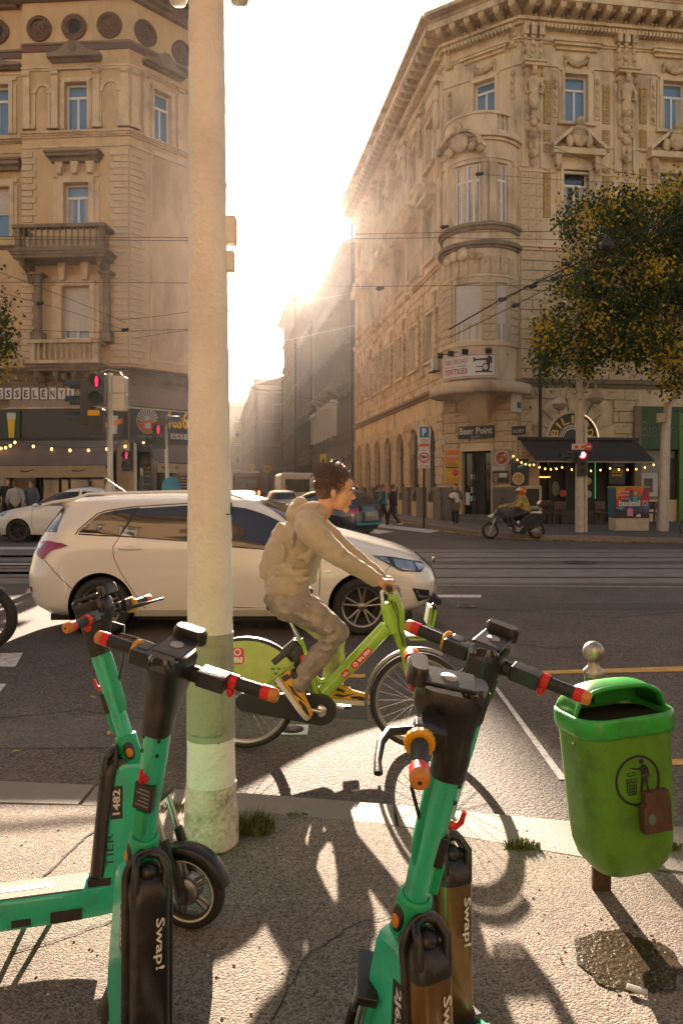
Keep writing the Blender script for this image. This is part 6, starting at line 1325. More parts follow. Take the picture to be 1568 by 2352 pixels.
m_ = MB(); m_.loft([rr3(.205, .15, .1, .565), rr3(.213, .158, .1, .567), rr3(.217, .162, .1, .58), rr3(.218, .163, .1, .632), rr3(.214, .159, .1, .642), rr3(.205, .15, .1, .644), rr3(.19, .135, .09, .63), rr3(.188, .134, .09, .6)], True, False, True); obj('rim', m_, LGR, t)
m_ = MB(); rg = []                     # hood: rises from the back of the rim, open to the front
for i in range(21):
    u = -1+2*i/20; x = u*.2; e = max(0, 1-abs(u)**3.2)**.5; row = []
    for k in range(15):
        th = PI*.0+k/14*R(118); y = .148*math.cos(th)*(.75+.25*e)-.0; z = .64+(.115+.012*(u*0))*math.sin(th)*e
        row.append((x, y, z))
    rg.append(row)
m_.loft(rg, False, False, True); hood = obj('hood', m_, LGR, t); so = hood.modifiers.new('solid', 'SOLIDIFY'); so.thickness = .012; so.offset = -1
m_ = MB(); m_.loft([rr3(.187, .133, .09, .61), rr3(.01, .01, .005, .58)], True, True, False); obj('inner_dark', m_, DARK, t)
m_ = MB(); rg = []
for i in range(25):                     # thick lip round the opening
    u = -1+2*i/24; e = max(0, 1-abs(u)**3.2)**.5; th = R(118); rg.append(Vector((u*.2, .148*math.cos(th)*(.75+.25*e), .64+.115*math.sin(th)*e)))
m_.tube(rg, .009, 8); obj('opening_lip', m_, LGR, hood)
m_ = MB(); m_.box(-.17, .17, -.06, -.05, .635, .66); obj('opening_plate', MB().box(-.03, .16, .08, .09, .64, .7), LGR, t)  # plate inside the opening, in the plain lid green
# emblem on the front face
def on_front(z): return -(.143+(z-.2)*.018+.0022)
ex, ez, er = -.005, .395, .098
m_ = MB(); ring(m_, ex, ez, er-.009, er, on_front(ez)-.001, 48); obj('emblem_ring', m_, BLACKP, body)
def pol(P, nm='emblem_figure'): obj(nm, MB().add([(ex+x*er, on_front(ez)-.0015, ez+z*er) for x, z in P], [tuple(range(len(P)))]), BLACKP, body)
m_ = MB(); disc(m_, ex+.02, ez+.072, .0105, on_front(ez)-.0015, 16); obj('emblem_figure', m_, BLACKP, body)
pol([(-.32, .56), (-.3, .5), (.15, .5), (.2, .62), (.38, .6), (.5, .4), (.54, .1), (.48, .08), (.4, .3), (.4, .2), (.15, .2), (.12, .42), (-.1, .44)])
pol([(.15, .16), (.42, .16), (.46, -.5), (.42, -.52), (.32, -.1), (.28, -.1), (.12, -.52), (.06, -.52), (.12, -.1)])
for i in range(5):
    x = -.52+i*.12; pol([(x, .1), (x+.03, .1), (x*.72-.12+.03, -.52), (x*.72-.12, -.52)], 'emblem_basket')
for i in range(6): z = .1-i*.12; q = i*.02; pol([(-.54+q, z), (.0-q, z), (.0-q, z-.03), (-.54+q, z-.03)], 'emblem_basket')
pol([(-.46, .22), (-.36, .2), (-.22, .24), (-.14, .2), (-.06, .3), (-.16, .38), (-.3, .34), (-.4, .36)], 'emblem_litter')
m_ = MB(); m_.add([(ex+x*er, on_front(ez)-.0025, ez+z*er) for x, z in [(-.40, .24), (-.2, .27), (-.14, .24), (-.12, .3), (-.18, .34), (-.38, .32)]], [tuple(range(6))]); obj('emblem_litter', m_, BGR, body)
m_ = MB(); m_.loft([[(x, y, z) for x, y in ((.0+w, -.15), (.0+w, -.188-d), (.108, -.188-d), (.108, -.15))] for z, w, d in ((.2, -.012, .0), (.3, -.012, .0), (.305, .0, .0), (.355, 0, -.008))], True, True, False); ab = obj('ash_box', m_, RUST, t, bevel=.003)
m_ = MB(); m_.ball((.02, -.189, .255), (.016, .002, .022), 12); obj('patina_spot', m_, pm('verdigris', (.07, .15, .11), .7, var=.3, vs=40), ab)
m_ = MB(); m_.ball((-.206, -.03, .53), (.005, .008, .008), 10); obj('rivet', m_, CHR, body)
inv = Mb.inverted(); m_ = MB(inv); m_.box(1.01-.035, 1.01+.035, 2.87, 2.895, PZ-.02, PZ+.7); m_.box(.995, 1.065, 2.8, 2.88, PZ+.16, PZ+.175); obj('post', m_, RUST, t, bevel=.003)
# ------------------------------------------------------------ bollard with ball top
b0 = Vector((.0, 3.7, PZ)); b0.x = (1362-784)/FPX*3.7
t = thing('bollard', 'green bollard with a silver ball top standing behind the litter bin', 'bollard', tuple(b0))
m_ = MB(T(*b0)); m_.lathe([(.05, 0), (.05, .08), (.044, .1), (.044, .62), (.042, .625)], 24); obj('post', m_, pm('bollard_green', (.035, .1, .03), .5, var=.2, vs=12, dirt=(.15, .16, .12), dirt_amt=.5, dirt_scale=18), t)
m_ = MB(T(*b0)); m_.lathe([(.044, .622), (.051, .64), (.05, .652), (.03, .672), (.024, .69), (.026, .7)], 24); m_.ball((0, 0, .745), .052, 24); obj('ball_top', m_, pm('worn_chrome', (.42, .40, .36), .42, metal=.8, var=.25, vs=10, dirt=(.3, .18, .14), dirt_amt=.7, dirt_scale=9, bump=.1, bs=40), t)
# ------------------------------------------------------------ motorcycle at the left edge
c = Vector((-3.5, 7.28, .312))
t = thing('motorcycle', 'black motorcycle cut by the left edge, its front wheel beside the estate car', 'motorcycle', (c.x, c.y, 0))
w = wheel_parts(t, T(*c), .312, .06, False, 6, 'front_wheel', .06, BLK)
m_ = MB(); rgm = MB(); ring(rgm, c.x, c.z, .1, .165, c.y-.055, 40, 0, None, 0, 2*PI, c.y-.05); obj('brake_disc', rgm, ALU, w)
for i in range(24): a = i*2*PI/24; disc(m_, c.x+.13*math.cos(a), c.z+.13*math.sin(a), .006, c.y-.0565, 6)
obj('disc_holes', m_, BLACKP, w, kind='stuff')
m_ = MB(); m_.tube([c+Vector((0, -.09, 0)), c+Vector((-.28, -.09, .72))], .028, 10).tube([c+Vector((0, .09, 0)), c+Vector((-.28, .09, .72))], .028, 10); obj('fork', m_, ALU, t)
m_ = MB(); rg = []
for i in range(12): a = R(55+i*8); rg.append([(c.x+(.335+q)*math.cos(a), c.y+y, c.z+(.335+q)*math.sin(a)) for q, y in ((-.04, -.07), (0, -.06), (.01, 0), (0, .06), (-.04, .07), (0, 0))])
m_.loft(rg, True, True, True); obj('mudguard', m_, BLK, t)
m_ = MB(); m_.loft([[(c.x+x, c.y+y*w_, c.z+z) for x, z, w_ in ()] or [(c.x+x, c.y+y, c.z+z+dz) for y, dz in ((-.16, 0), (-.1, .14), (.1, .14), (.16, 0), (.08, -.2), (-.08, -.2))] for x, z in ((-.25, .6), (-.5, .62), (-.9, .55), (-1.3, .5))], True, True, True); obj('tank_and_seat', m_, BLK, t)
m_ = MB(); m_.cbox((c.x-.7, c.y, c.z+.1), (.6, .34, .4)); obj('engine', m_, METD, t, bevel=.05); wheel_parts(t, T(c.x-1.42, c.y, .312), .312, .07, False, 6, 'rear_wheel', .06, BLK)
m_ = MB(); m_.tube([c+Vector((-.3, -.38, .82)), c+Vector((-.28, 0, .78)), c+Vector((-.3, .38, .82))], .014, 8); obj('handlebar', m_, METD, t)
m_ = MB(); m_.tube([c+Vector((.0, -.12, -.0)), c+Vector((.03, -.13, 0))], .02, 8); 
# small chrome lever end of a parked motorcycle's foot peg in front
m_ = MB(); p = W(6, 1570, 5.6); m_.ball(tuple(p), .02, 10); m_.tube([p, p+Vector((-.25, 0, -.02))], .01, 8); obj('crash_bobbin', MB().ball((c.x+.02, c.y-.13, c.z), .022, 10), CHR, t)
# ------------------------------------------------------------ grass tufts, wet spot, litter
GRS = pm('dry_green_grass', (.09, .12, .025), .8, var=.5, vs=30, dirt=(.35, .26, .1), dirt_amt=.8, dirt_scale=25)
def tuft(name, c, rx, ry, n, h, lab, seed, lean=0):
    r2 = random.Random(seed); m_ = MB()
    for i in range(n):
        a = r2.uniform(0, 2*PI); q = r2.random()**.6; x = c.x+math.cos(a)*rx*q; y = c.y+math.sin(a)*ry*q; hh = h*r2.uniform(.35, 1)*(1-.4*q); d = r2.uniform(0, 2*PI); o_ = hh*r2.uniform(.2, .9); w_ = r2.uniform(.0018, .0035)
        dx, dy = math.cos(d)*o_+lean*hh, math.sin(d)*o_*.6; px_, py_ = -math.sin(d)*w_, math.cos(d)*w_
        m_.add([(x-px_, y-py_, c.z), (x+px_, y+py_, c.z), (x+dx*.4+px_, y+dy*.4+py_, c.z+hh*.6), (x+dx*.4-px_, y+dy*.4-py_, c.z+hh*.6), (x+dx, y+dy, c.z+hh)], [(0, 1, 2, 3), (3, 2, 4)])
    o = obj(name, m_, GRS, kind='stuff', label=lab)
tuft('grass_tuft', G(578, 1912, PZ), .1, .05, 420, .15, 'tuft of half dry grass growing at the right foot of the pale pole', 1, .2)
tuft('grass_tuft', G(402, 1855, PZ), .09, .03, 160, .04, 'low dry grass in the joint left of the pole', 2)
tuft('grass_tuft', G(1198, 1945, PZ), .08, .035, 260, .05, 'low yellow grass tuft in the kerb joint left of the bin', 3)
tuft('grass_tuft', G(1540, 1950, PZ), .05, .02, 120, .05, 'small grass tuft at the right edge behind the bin', 4)
tuft('grass_tuft', G(680, 1872, PZ), .06, .015, 60, .02, 'sparse blades in the kerb joint', 5)
WET = pm('oily_wet_spot', (.035, .022, .008), .22, var=.4, vs=20, bump=.5, bs=60, spec=.6)
m_ = MB(); r2 = random.Random(9); c = G(1437, 2205, PZ); n = 60; P = []
for i in range(n): a = 2*PI*i/n; q = 1+.22*noise.noise(Vector((math.cos(a)*2, math.sin(a)*2, 3)))+.1*noise.noise(Vector((math.cos(a)*9, math.sin(a)*9, 1))); P.append((c.x+.165*q*math.cos(a), c.y+.155*q*math.sin(a), PZ+.004))
m_.add(P, [tuple(range(n))])
for i in range(60): a = r2.uniform(0, 6.28); q = r2.uniform(.85, 1.35); s = r2.uniform(.002, .009); x, y = c.x+.165*q*math.cos(a), c.y+.155*q*math.sin(a); m_.add([(x+s*math.cos(b*PI/3), y+s*math.sin(b*PI/3), PZ+.005) for b in range(6)], [tuple(range(6))])
obj('wet_spot', m_, WET, kind='stuff', label='dark oily wet spot on the pavement below the litter bin')
m_ = MB(); k = G(1462, 2282, PZ); m_.cbox((k.x, k.y, PZ+.012), (.06, .018, .01), RZ(-.5) @ RX(.3)); solo('paper_scrap', m_, PAPER, 'crumpled pale paper scrap lying at the edge of the wet spot', 'litter', bevel=.002)
r2 = random.Random(12); m_ = MB()
for i in range(260):
    x, y = r2.uniform(-1.6, 1.8), r2.uniform(1.9, 3.4); s = r2.uniform(.002, .006); m_.ball((x, y, PZ+s*.4), (s, s*.7, s*.5), 5, m=3)
obj('grit', m_, pm('pale_grit', (.5, .45, .38), .9, var=.3, vs=60), kind='stuff')
# drain cover on the road below the bicycle, manhole further out
c = G(672, 1678, 0); t = thing('drain_cover', 'square pale metal street cover below the bicycle crank', 'drain cover', tuple(c)); m_ = MB(); m_.box(c.x-.1, c.x+.1, c.y-.1, c.y+.1, .002, .008); obj('frame', m_, pm('zinc', (.3, .34, .36), .5, metal=.4, var=.2, vs=12), t)
m_ = MB(); m_.lathe([(.075, 0), (.075, .003), (.001, .003)], 24, T(c.x, c.y, .0085)); obj('lid', m_, METD, t)
for px, py, lab in ((1073, 1394, 'round manhole cover ahead of the estate car'), (1330, 1293, 'round manhole cover between the tram tracks')):
    c = G(px, py, 0); t = thing('manhole_cover', lab, 'manhole cover', tuple(c)); m_ = MB(T(c.x, c.y, .012)); k = .38 if px < 1200 else 1; m_.lathe([(.36*k, -.01), (.36*k, .002), (.3*k, .004), (.29*k, 0), (.001, 0)], 32); obj('lid', m_, METD, t); m_ = MB(T(c.x, c.y, .0135)); m_.lathe([(.2*k, 0), (.22*k, .003), (.24*k, 0)], 32); obj('rim', m_, RAIL, t)
# ------------------------------------------------------------ cars
CARW = pm('car_white', (.8, .79, .76), .2, var=.02, vs=1, coat=.8, spec=.5)
CARD = pm('car_dark', (.02, .03, .04), .25, var=.05, coat=.9)
CARG = pm('car_silver', (.4, .38, .35), .3, metal=.3, var=.04, coat=.6)
CGL = pm('car_glass', (.022, .018, .014), .04, var=0, spec=.9, coat=.5)
TRIM = pm('black_trim', (.012, .012, .012), .4, var=.1)
TAILR = pm('tail_lamp_red', (.35, .005, .03), .12, var=.25, vs=14, coat=.8)
LAMPC = pm('lamp_chrome', (.45, .46, .48), .1, metal=.85, var=.4, vs=18, coat=.8)
LAMPD = pm('lamp_dark', (.03, .03, .035), .1, var=.3, vs=10, coat=.9)
def interp(tab, z):
    if z <= tab[0][0]: return tab[0][1]
    for (a, p), (b, q) in zip(tab[:-1], tab[1:]):
        if z <= b: return p+(q-p)*(z-a)/(b-a)
    return tab[-1][1]
class Car:
    def __init__(s, label, M, xf, xr, w, paint, wheels, wr, group=None, ne=((0, 7), (.7, 6), (1.0, 5), (1.5, 4)), arch=.365, name='parked_car', cat='car'):
        s.t = thing(name, label, cat, M=M, group=group); s.xf, s.xr, s.w, s.ne = xf, xr, w, ne; s.zt = w[-1][0]; s.zb = w[0][0]; s.paint = paint
        N = 72; zs = sorted(set([s.zb+(s.zt-s.zb)*(1-(1-i/46)**1.35) for i in range(47)])); rg = []
        for z in zs: rg.append([s.pt(2*PI*j/N, z) for j in range(N)])
        me = MB().loft(rg, True, True, True).mesh('body', paint)
        cut = MB()
        for x in wheels: cut.tube([(x, -1.2, wr+.005), (x, 1.2, wr+.005)], arch, 40)
        co = bpy.data.objects.new('cut', cut.mesh('cut', TRIM)); COL.objects.link(co); o = bpy.data.objects.new('body', me); COL.objects.link(o)
        bm = bmesh.new(); bm.from_mesh(me); bmesh.ops.recalc_face_normals(bm, faces=bm.faces); bm.to_mesh(me); bm.free()
        bm = bmesh.new(); bm.from_mesh(co.data); bmesh.ops.recalc_face_normals(bm, faces=bm.faces); bm.to_mesh(co.data); bm.free()
        b = o.modifiers.new('b', 'BOOLEAN'); b.operation = 'DIFFERENCE'; b.solver = 'EXACT'; b.object = co
        dg = bpy.context.evaluated_depsgraph_get(); me2 = bpy.data.meshes.new_from_object(o.evaluated_get(dg)); bpy.data.objects.remove(o); bpy.data.objects.remove(co)
        me2.materials.clear(); me2.materials.append(paint)
        me2.polygons.foreach_set('material_index', [0]*len(me2.polygons)); me2.polygons.foreach_set('use_smooth', [True]*len(me2.polygons))
        try: me2.set_sharp_from_angle(angle=R(42))
        except Exception: pass
        s.body = obj('body', me2, None, s.t)
        ins = MB(); wm = interp(s.w, .4)
        for x in wheels:
            for sd in (-1, 1): ins.lathe([(arch-.004, sd*(wm-.03)), (arch-.004, sd*(wm-.3)), (.001, sd*(wm-.3))], 32, T(x, 0, wr+.005) @ RX(PI/2))
        ins.box(interp(s.xr, .3)+.2, interp(s.xf, .3)-.2, -wm+.34, wm-.34, s.zb-.09, s.zb+.25); obj('wheel_housing', ins, TRIM, s.t, kind='stuff')
    def pt(s, th, z, off=0.0):
        a, b = interp(s.xr, z), interp(s.xf, z); n = interp(s.ne, z); c_, s_ = math.cos(th), math.sin(th)
        q = (abs(c_)**n+abs(s_)**n)**(-1/n); return ((a+b)/2+((b-a)/2+off)*q*c_, (interp(s.w, z)+off)*q*s_, z)
    def hw(s, x, z):
        a, b = interp(s.xr, z), interp(s.xf, z); n = interp(s.ne, z); t = min(.9999, abs((x-(a+b)/2)/((b-a)/2))); return interp(s.w, z)*(1-t**n)**(1/n)
    def patch(s, poly, name, mat, off=.005, sides=(-1, 1), rows=9, cols=12, parent=None, label=None):
        zs = [p[1] for p in poly]; z0, z1 = min(zs)+1e-4, max(zs)-1e-4
        for sd in sides:
            rg = []
            for i in range(rows+1):
                z = z0+(z1-z0)*i/rows; xs = []
                for (xa, za), (xb, zb) in zip(poly, poly[1:]+poly[:1]):
                    if (za <= z < zb) or (zb <= z < za): xs.append(xa+(xb-xa)*(z-za)/(zb-za))
                if len(xs) < 2: continue
                a, b = min(xs), max(xs); rg.append([(a+(b-a)*j/cols, sd*(s.hw(a+(b-a)*j/cols, z)+off), z) for j in range(cols+1)])
            m_ = MB(); m_.loft(rg, False, False, True); o = obj(name, m_, mat, parent or s.t, label=label)
        return o
    def line(s, pts, name='panel_gap', w=.007, mat=None, sides=(-1, 1), off=.0025):
        P = []
        for a, b in zip(pts[:-1], pts[1:]):
            k = max(1, int(math.hypot(a[0]-b[0], a[1]-b[1])/.05)); P += [(a[0]+(b[0]-a[0])*i/k, a[1]+(b[1]-a[1])*i/k) for i in range(k)]
        P.append(pts[-1])
        for sd in sides: obj(name, MB().tube([(x, sd*(s.hw(x, z)-w*.4+off), z) for x, z in P], w*.6, 4), mat or TRIM, s.t)
    def glass(s, z0, z1, front, span, name, mat=None, rows=8, cols=14, off=.006):
        rg = []; c = 0 if front else PI
        for i in range(rows+1):
            z = z0+(z1-z0)*i/rows; sp = span[0]+(span[1]-span[0])*i/rows; row = []
            for j in range(cols+1):
                y = -1+2*j/cols; y *= sp*interp(s.w, z); n = interp(s.ne, z); t = min(.995, abs(y)/interp(s.w, z)); a, b = interp(s.xr, z), interp(s.xf, z); x = (a+b)/2+(1 if front else -1)*((b-a)/2)*(1-t**n)**(1/n)
                row.append((x+(off if front else -off), y, z+off))
            rg.append(row)
        return obj(name, MB().loft(rg, False, False, True), mat or CGL, s.t)
    def wheel(s, x, y, r, rim_r, style=0, dark=False):
        M = T(x, y, r); sd = -1 if y < 0 else 1; M = M @ (Matrix() if sd < 0 else RZ(PI)); tw = .105
        w = obj('wheel', MB().lathe([(rim_r, -tw), (rim_r+.012, -tw-.008), (r-.05, -tw-.018), (r-.015, -tw), (r, -tw+.03), (r, tw-.03), (r-.015, tw), (rim_r, tw)], 48, M @ RX(PI/2) @ SCL(1, 1, -1)), TYRE, s.t)
        RM = METD if dark else ALU
        m_ = MB(M @ RX(PI/2)); m_.lathe([(rim_r+.004, tw+.006), (rim_r-.012, tw), (rim_r-.02, tw-.03), (rim_r-.03, -.02)], 48); rm = obj('rim', m_, RM, w)
        m_ = MB(M @ RX(PI/2)); m_.lathe([(rim_r-.03, -.02), (.001, -.03)], 32); m_.lathe([(.13, .0), (.13, .02), (.001, .02)], 28); obj('brake', m_, pm('brake_dark', (.04, .035, .03), .6, metal=.5, var=.3), w)
        for i in range(5 if not style else 7):
            for d in ((-.15, .15) if not style else (-.05, .09)):
                a = 2*PI*i/(5 if not style else 7)+PI/2; m_ = MB(M @ RX(PI/2)); p0 = (.04*math.cos(a+d*.8), .04*math.sin(a+d*.8), tw-.03); a2 = a+d*1.35; p1 = ((rim_r-.008)*math.cos(a2), (rim_r-.008)*math.sin(a2), tw-.012); mid = ((p0[0]+p1[0])*.5, (p0[1]+p1[1])*.5, tw-.02); m_.tube([p0, mid, p1], [.016, .014, .012], 6, flat=.8); obj('spoke', m_, RM, rm)
        m_ = MB(M @ RX(PI/2)); m_.lathe([(.05, tw-.04), (.045, tw-.018), (.001, tw-.015)], 20); obj('hub_cap', m_, RM, rm)
        return w
EWX = -1.225
def LP(px, py, Y=8.08): return ((px-784)*Y/FPX-EWX, CAMZ-(py-1120)*Y/FPX)
def L7(P, Y=8.08): return [LP(cx/3.034, 1148.3+cy/3.034, Y) for cx, cy in P]
def L5(P, Y=8.08): return [LP((900+cx/1.568)/1.7417, (1700+cy/1.568)/1.7417, Y) for cx, cy in P]
wr_ = .312
ew = Car('cream white estate car driving right, passing behind the pale pole and the cyclist', T(EWX, 8.86, 0),
    ((.2, 2.02), (.3, 2.22), (.42, 2.29), (.55, 2.31), (.68, 2.27), (.78, 2.17), (.86, 2.04), (.93, 1.86), (1.0, 1.62), (1.07, 1.34), (1.13, 1.1), (1.2, .92), (1.3, .72), (1.4, .5), (1.46, .34), (1.5, .18), (1.53, -.1), (1.545, -.5)),
    ((.2, -2.1), (.3, -2.24), (.45, -2.31), (.62, -2.33), (.85, -2.31), (1.0, -2.26), (1.08, -2.2), (1.25, -2.06), (1.38, -1.97), (1.42, -2.03), (1.45, -2.02), (1.48, -1.85), (1.52, -1.4), (1.545, -.9)),
    ((.2, .80), (.28, .86), (.45, .885), (.65, .895), (.8, .89), (.93, .875), (1.0, .85), (1.06, .82), (1.2, .765), (1.35, .70), (1.44, .64), (1.49, .56), (1.525, .42), (1.545, .12)), CARW, (LP(831, 1400, 8.0)[0], LP(232, 1400, 8.0)[0]), wr_, name='estate_car', ne=((0, 6), (.6, 5), (.8, 4.2), (1.0, 3.6), (1.1, 4), (1.5, 5)))
fwx, rwx = LP(831, 1400, 8.0)[0], LP(232, 1400, 8.0)[0]
for x in (fwx, rwx):
    for y in (-.76, .76): ew.wheel(x, y, wr_, .215)
ew.patch(L7([(562, 232), (580, 208), (700, 100), (770, 78), (958, 52), (868, 243)], 8.2), 'rear_quarter_window', CGL); ew.patch(L7([(982, 52), (1300, 32), (1420, 30), (1420, 280), (872, 246)], 8.2), 'rear_door_window', CGL)
ew.patch(L5([(-90, 492), (40, 498), (200, 540), (390, 622), (330, 772), (-90, 745)], 8.2), 'front_door_window', CGL)
for P in (L7([(958, 52), (982, 52), (872, 246), (858, 243)], 8.2), ): ew.patch(P, 'pillar_trim', TRIM, .006)
ew.line(L7([(562, 236), (700, 244), (870, 250), (1300, 280), (1424, 286)], 8.16), 'window_trim', .018); ew.line(L7([(562, 236), (580, 204), (700, 95), (770, 72), (958, 46), (1300, 26), (1420, 24)], 8.26), 'window_trim', .014); ew.line(L5([(-90, 750), (330, 778)], 8.14), 'window_trim', .02)
ew.line(L7([(832, 252), (790, 325), (800, 400), (850, 500), (955, 665), (1010, 745), (1070, 782), (1300, 790)], 8.02)); ew.line(L5([(-90, 520), (-95, 760), (-90, 1130)], 8.02)); ew.line(L5([(596, 822), (597, 930), (590, 1065)], 8.02)); ew.line(L5([(-90, 1135), (300, 1150), (560, 1150)], 8.02)); ew.line(L7([(285, 425), (510, 622)], 8.02)); ew.line(L5([(1040, 880), (960, 960)], 8.05))
ew.patch(L7([(213, 292), (300, 288), (400, 292), (480, 318), (350, 352), (285, 420), (240, 400), (212, 372)], 8.1), 'tail_lamp', TAILR, .008); ew.patch(L7([(216, 300), (275, 312), (250, 345), (214, 345)], 8.1), 'tail_lamp_glass', LAMPC, .011)
ew.patch(L7([(178, 612), (210, 612), (190, 684), (182, 684)], 8.1), 'bumper_reflector', TAILR, .008, rows=4, cols=4)
ew.patch(L5([(920, 815), (1000, 818), (1250, 868), (1260, 900), (1232, 927), (1140, 922), (1095, 912), (1040, 880)], 8.1), 'headlamp', LAMPD, .006)
ew.patch(L5([(1050, 838), (1180, 862), (1200, 915), (1120, 912), (1070, 885)], 8.1), 'headlamp_lens', LAMPC, .01); ew.patch(L5([(1195, 868), (1245, 878), (1250, 905), (1215, 915)], 8.1), 'headlamp_lens', LAMPC, .01); ew.patch(L5([(925, 818), (1010, 826), (1040, 870)], 8.1), 'headlamp_lens', LAMPC, .01)
ew.patch(L5([(1172, 1020), (1285, 1040), (1292, 1090), (1270, 1106), (1215, 1112)], 8.1), 'fog_lamp_frame', TRIM, .005); ew.patch(L5([(1195, 1035), (1205, 1035), (1225, 1075), (1282, 1078), (1282, 1090), (1218, 1090)], 8.1), 'fog_lamp', LAMPC, .012, rows=6)
ew.patch(L5([(618, 908), (640, 903), (680, 914), (660, 922), (630, 920)], 8.03), 'side_marker', LAMPC, .008, rows=4, cols=4)
for (a, b, P) in ((825, 1000, L7), (1395, 1560, L7)):
    x0, z0 = P([(a, 336)], 8.02)[0]; x1, _ = P([(b, 336)], 8.02)[0]
    for sd in (-1, 1): m_ = MB(); xm = (x0+x1)/2; y = sd*(ew.hw(xm, z0)+.012); m_.ball((xm, y, z0), ((x1-x0)/2, .016, .022), 14); obj('door_handle', m_, CARW, ew.t); m_ = MB(); m_.ball((xm, sd*(ew.hw(xm, z0)-.003), z0-.005), (.07, .006, .032), 12); obj('handle_recess_shade', m_, pm('car_white_shaded', (.5, .45, .38), .3, var=0, coat=.6), ew.t)  # shade in the handle recess painted as a darker copy of the white
ew.glass(1.12, 1.46, True, (.9, .82), 'windscreen'); ew.glass(1.1, 1.36, False, (.84, .8), 'rear_window')
ew.patch([(fwx-.9, .24), (fwx-.42, .24), (rwx+.42, .24), (rwx+.42, .3), (fwx-.42, .3)], 'sill', CARW, .008)
# grille, number plate, bumper insert, roof rails, aerial, mirror
ew.glass(.47, .8, True, (.42, .5), 'grille', TRIM, 6, 10, .006); m_ = MB(); 
m_ = MB(); m_.cbox((2.315, 0, .42), (.02, .5, .1)); obj('number_plate', m_, PAPER, ew.t); m_ = MB(); m_.cbox((2.325, 0, .74), (.02, .14, .06)); obj('badge', m_, CHR, ew.t, bevel=.01)
m_ = MB(); m_.loft([[(x, y, z) for x, z in ((2.24, .27), (2.34, .3), (2.34, .34), (2.2, .4))] for y in (-.6, .6)], True, True, False); obj('bumper_insert', m_, TRIM, ew.t)
for sd in (-1, 1):
    m_ = MB(); m_.tube([(-1.75, sd*.6, 1.475), (-1.6, sd*.6, 1.53), (-.6, sd*.585, 1.555), (.0, sd*.57, 1.52), (.12, sd*.56, 1.48)], .016, 8); obj('roof_rail', m_, CARW, ew.t)
    x, z = L5([(380, 735)], 8.1)[0]; m_ = MB(); m_.ball((x+.15, sd*(.9+.07), z+.03), (.1, .1, .07), 14); obj('door_mirror', m_, CARW, ew.t)
m_ = MB(); m_.tube([(-1.35, .05, 1.53), (-1.62, .05, 1.72)], [.008, .004], 6); m_.lathe([(.03, 0), (.01, .03)], 10, T(-1.35, .05, 1.51)); obj('aerial', m_, TRIM, ew.t)
m_ = MB(); m_.loft([[(x, y*w_, z) for y in (-1, -.5, 0, .5, 1)]+[(x-.0, y*w_, z-.03) for y in (1, .5, 0, -.5, -1)] for x, z, w_ in ((-1.75, 1.49, .56), (-2.0, 1.455, .58), (-2.14, 1.42, .55))], True, True, True); obj('spoiler', m_, CARW, ew.t, auto=True)
# white electric saloon behind on the left
def small_car(label, M, paint, L_, h, kind='hatch', name='parked_car', dark=True, group=None):
    k = L_/4.4; q = h/1.5
    xf = [(z*q, x*k) for z, x in ((.2, 2.0), (.35, 2.16), (.5, 2.2), (.65, 2.16), (.78, 2.0), (.88, 1.7), (.95, 1.35), (1.0, 1.1), (1.15, .8), (1.3, .5), (1.42, .2), (1.47, -.1), (1.5, -.4))]
    if kind == 'estate': xr = [(z*q, x*k) for z, x in ((.2, -2.05), (.45, -2.2), (.8, -2.18), (1.0, -2.1), (1.3, -1.85), (1.42, -1.7), (1.47, -1.5), (1.5, -.8))]
    else: xr = [(z*q, x*k) for z, x in ((.2, -2.05), (.45, -2.2), (.8, -2.17), (.95, -2.1), (1.05, -1.95), (1.2, -1.6), (1.35, -1.2), (1.45, -.8), (1.5, -.5))]
    w = [(z*q, y) for z, y in ((.2, .8), (.4, .88), (.65, .9), (.9, .87), (1.0, .83), (1.2, .74), (1.38, .64), (1.45, .55), (1.48, .4), (1.5, .15))]
    fx_, rx_ = 1.35*k, -1.33*k; c = Car(label, M, xf, xr, w, paint, (fx_, rx_), .33, name=name, group=group)
    for x in (fx_, rx_):
        for y in (-.77, .77): c.wheel(x, y, .33, .235, 1, dark)
    b = .98*q; tp = 1.38*q
    c.patch([(.95*k, b), (.35*k, tp), (-.25*k, tp+.02), (-.25*k, b)], 'front_door_window', CGL, sides=(-1, 1)); c.patch([(-.32*k, b), (-.32*k, tp+.02), ((-.85 if kind == 'hatch' else -1.0)*k, tp-.02), (-1.15*k, b+.02)], 'rear_door_window', CGL)
    c.patch([(-1.22*k, b+.02), (-1.08*k if kind == 'estate' else -1.0*k, tp-.06), (-1.55*k if kind == 'estate' else -1.15*k, tp-.14), (-1.75*k if kind == 'estate' else -1.5*k, b+.05)], 'rear_quarter_window', CGL)
    c.glass(1.0*q, 1.4*q, True, (.88, .8), 'windscreen'); c.glass(1.05*q, 1.36*q, False, (.84, .78), 'rear_window')
    for P in ([(-.28*k, b), (-.28*k, .3)], [(.95*k, b), (.98*k, .5), (.9*k, .3)], [(-1.1*k, b), (-1.0*k, .72)]): c.line(P)
    for x in (.0, -.95*k):
        for sd in (-1, 1): c_ = MB(); c_.ball((x, sd*(c.hw(x, .85)+.008), .85*q), (.09, .012, .018), 10); obj('door_handle', c_, paint, c.t)
    c.patch([(2.1*k, .66*q), (1.62*k, .84*q), (1.8*k, .7*q)], 'headlamp', LAMPC); c.patch([(-2.16*k, .7*q), (-2.12*k, .92*q), (-1.85*k, .9*q), (-1.95*k, .76*q)], 'tail_lamp', TAILR)
    for sd in (-1, 1): m_ = MB(); m_.ball((.82*k, sd*.98, 1.0*q), (.09, .1, .06), 10); obj('door_mirror', m_, paint, c.t)
    return c
MT = lambda x, y, rz: T(x, y, 0) @ RZ(rz)
xw = (40-784)/FPX*21.7
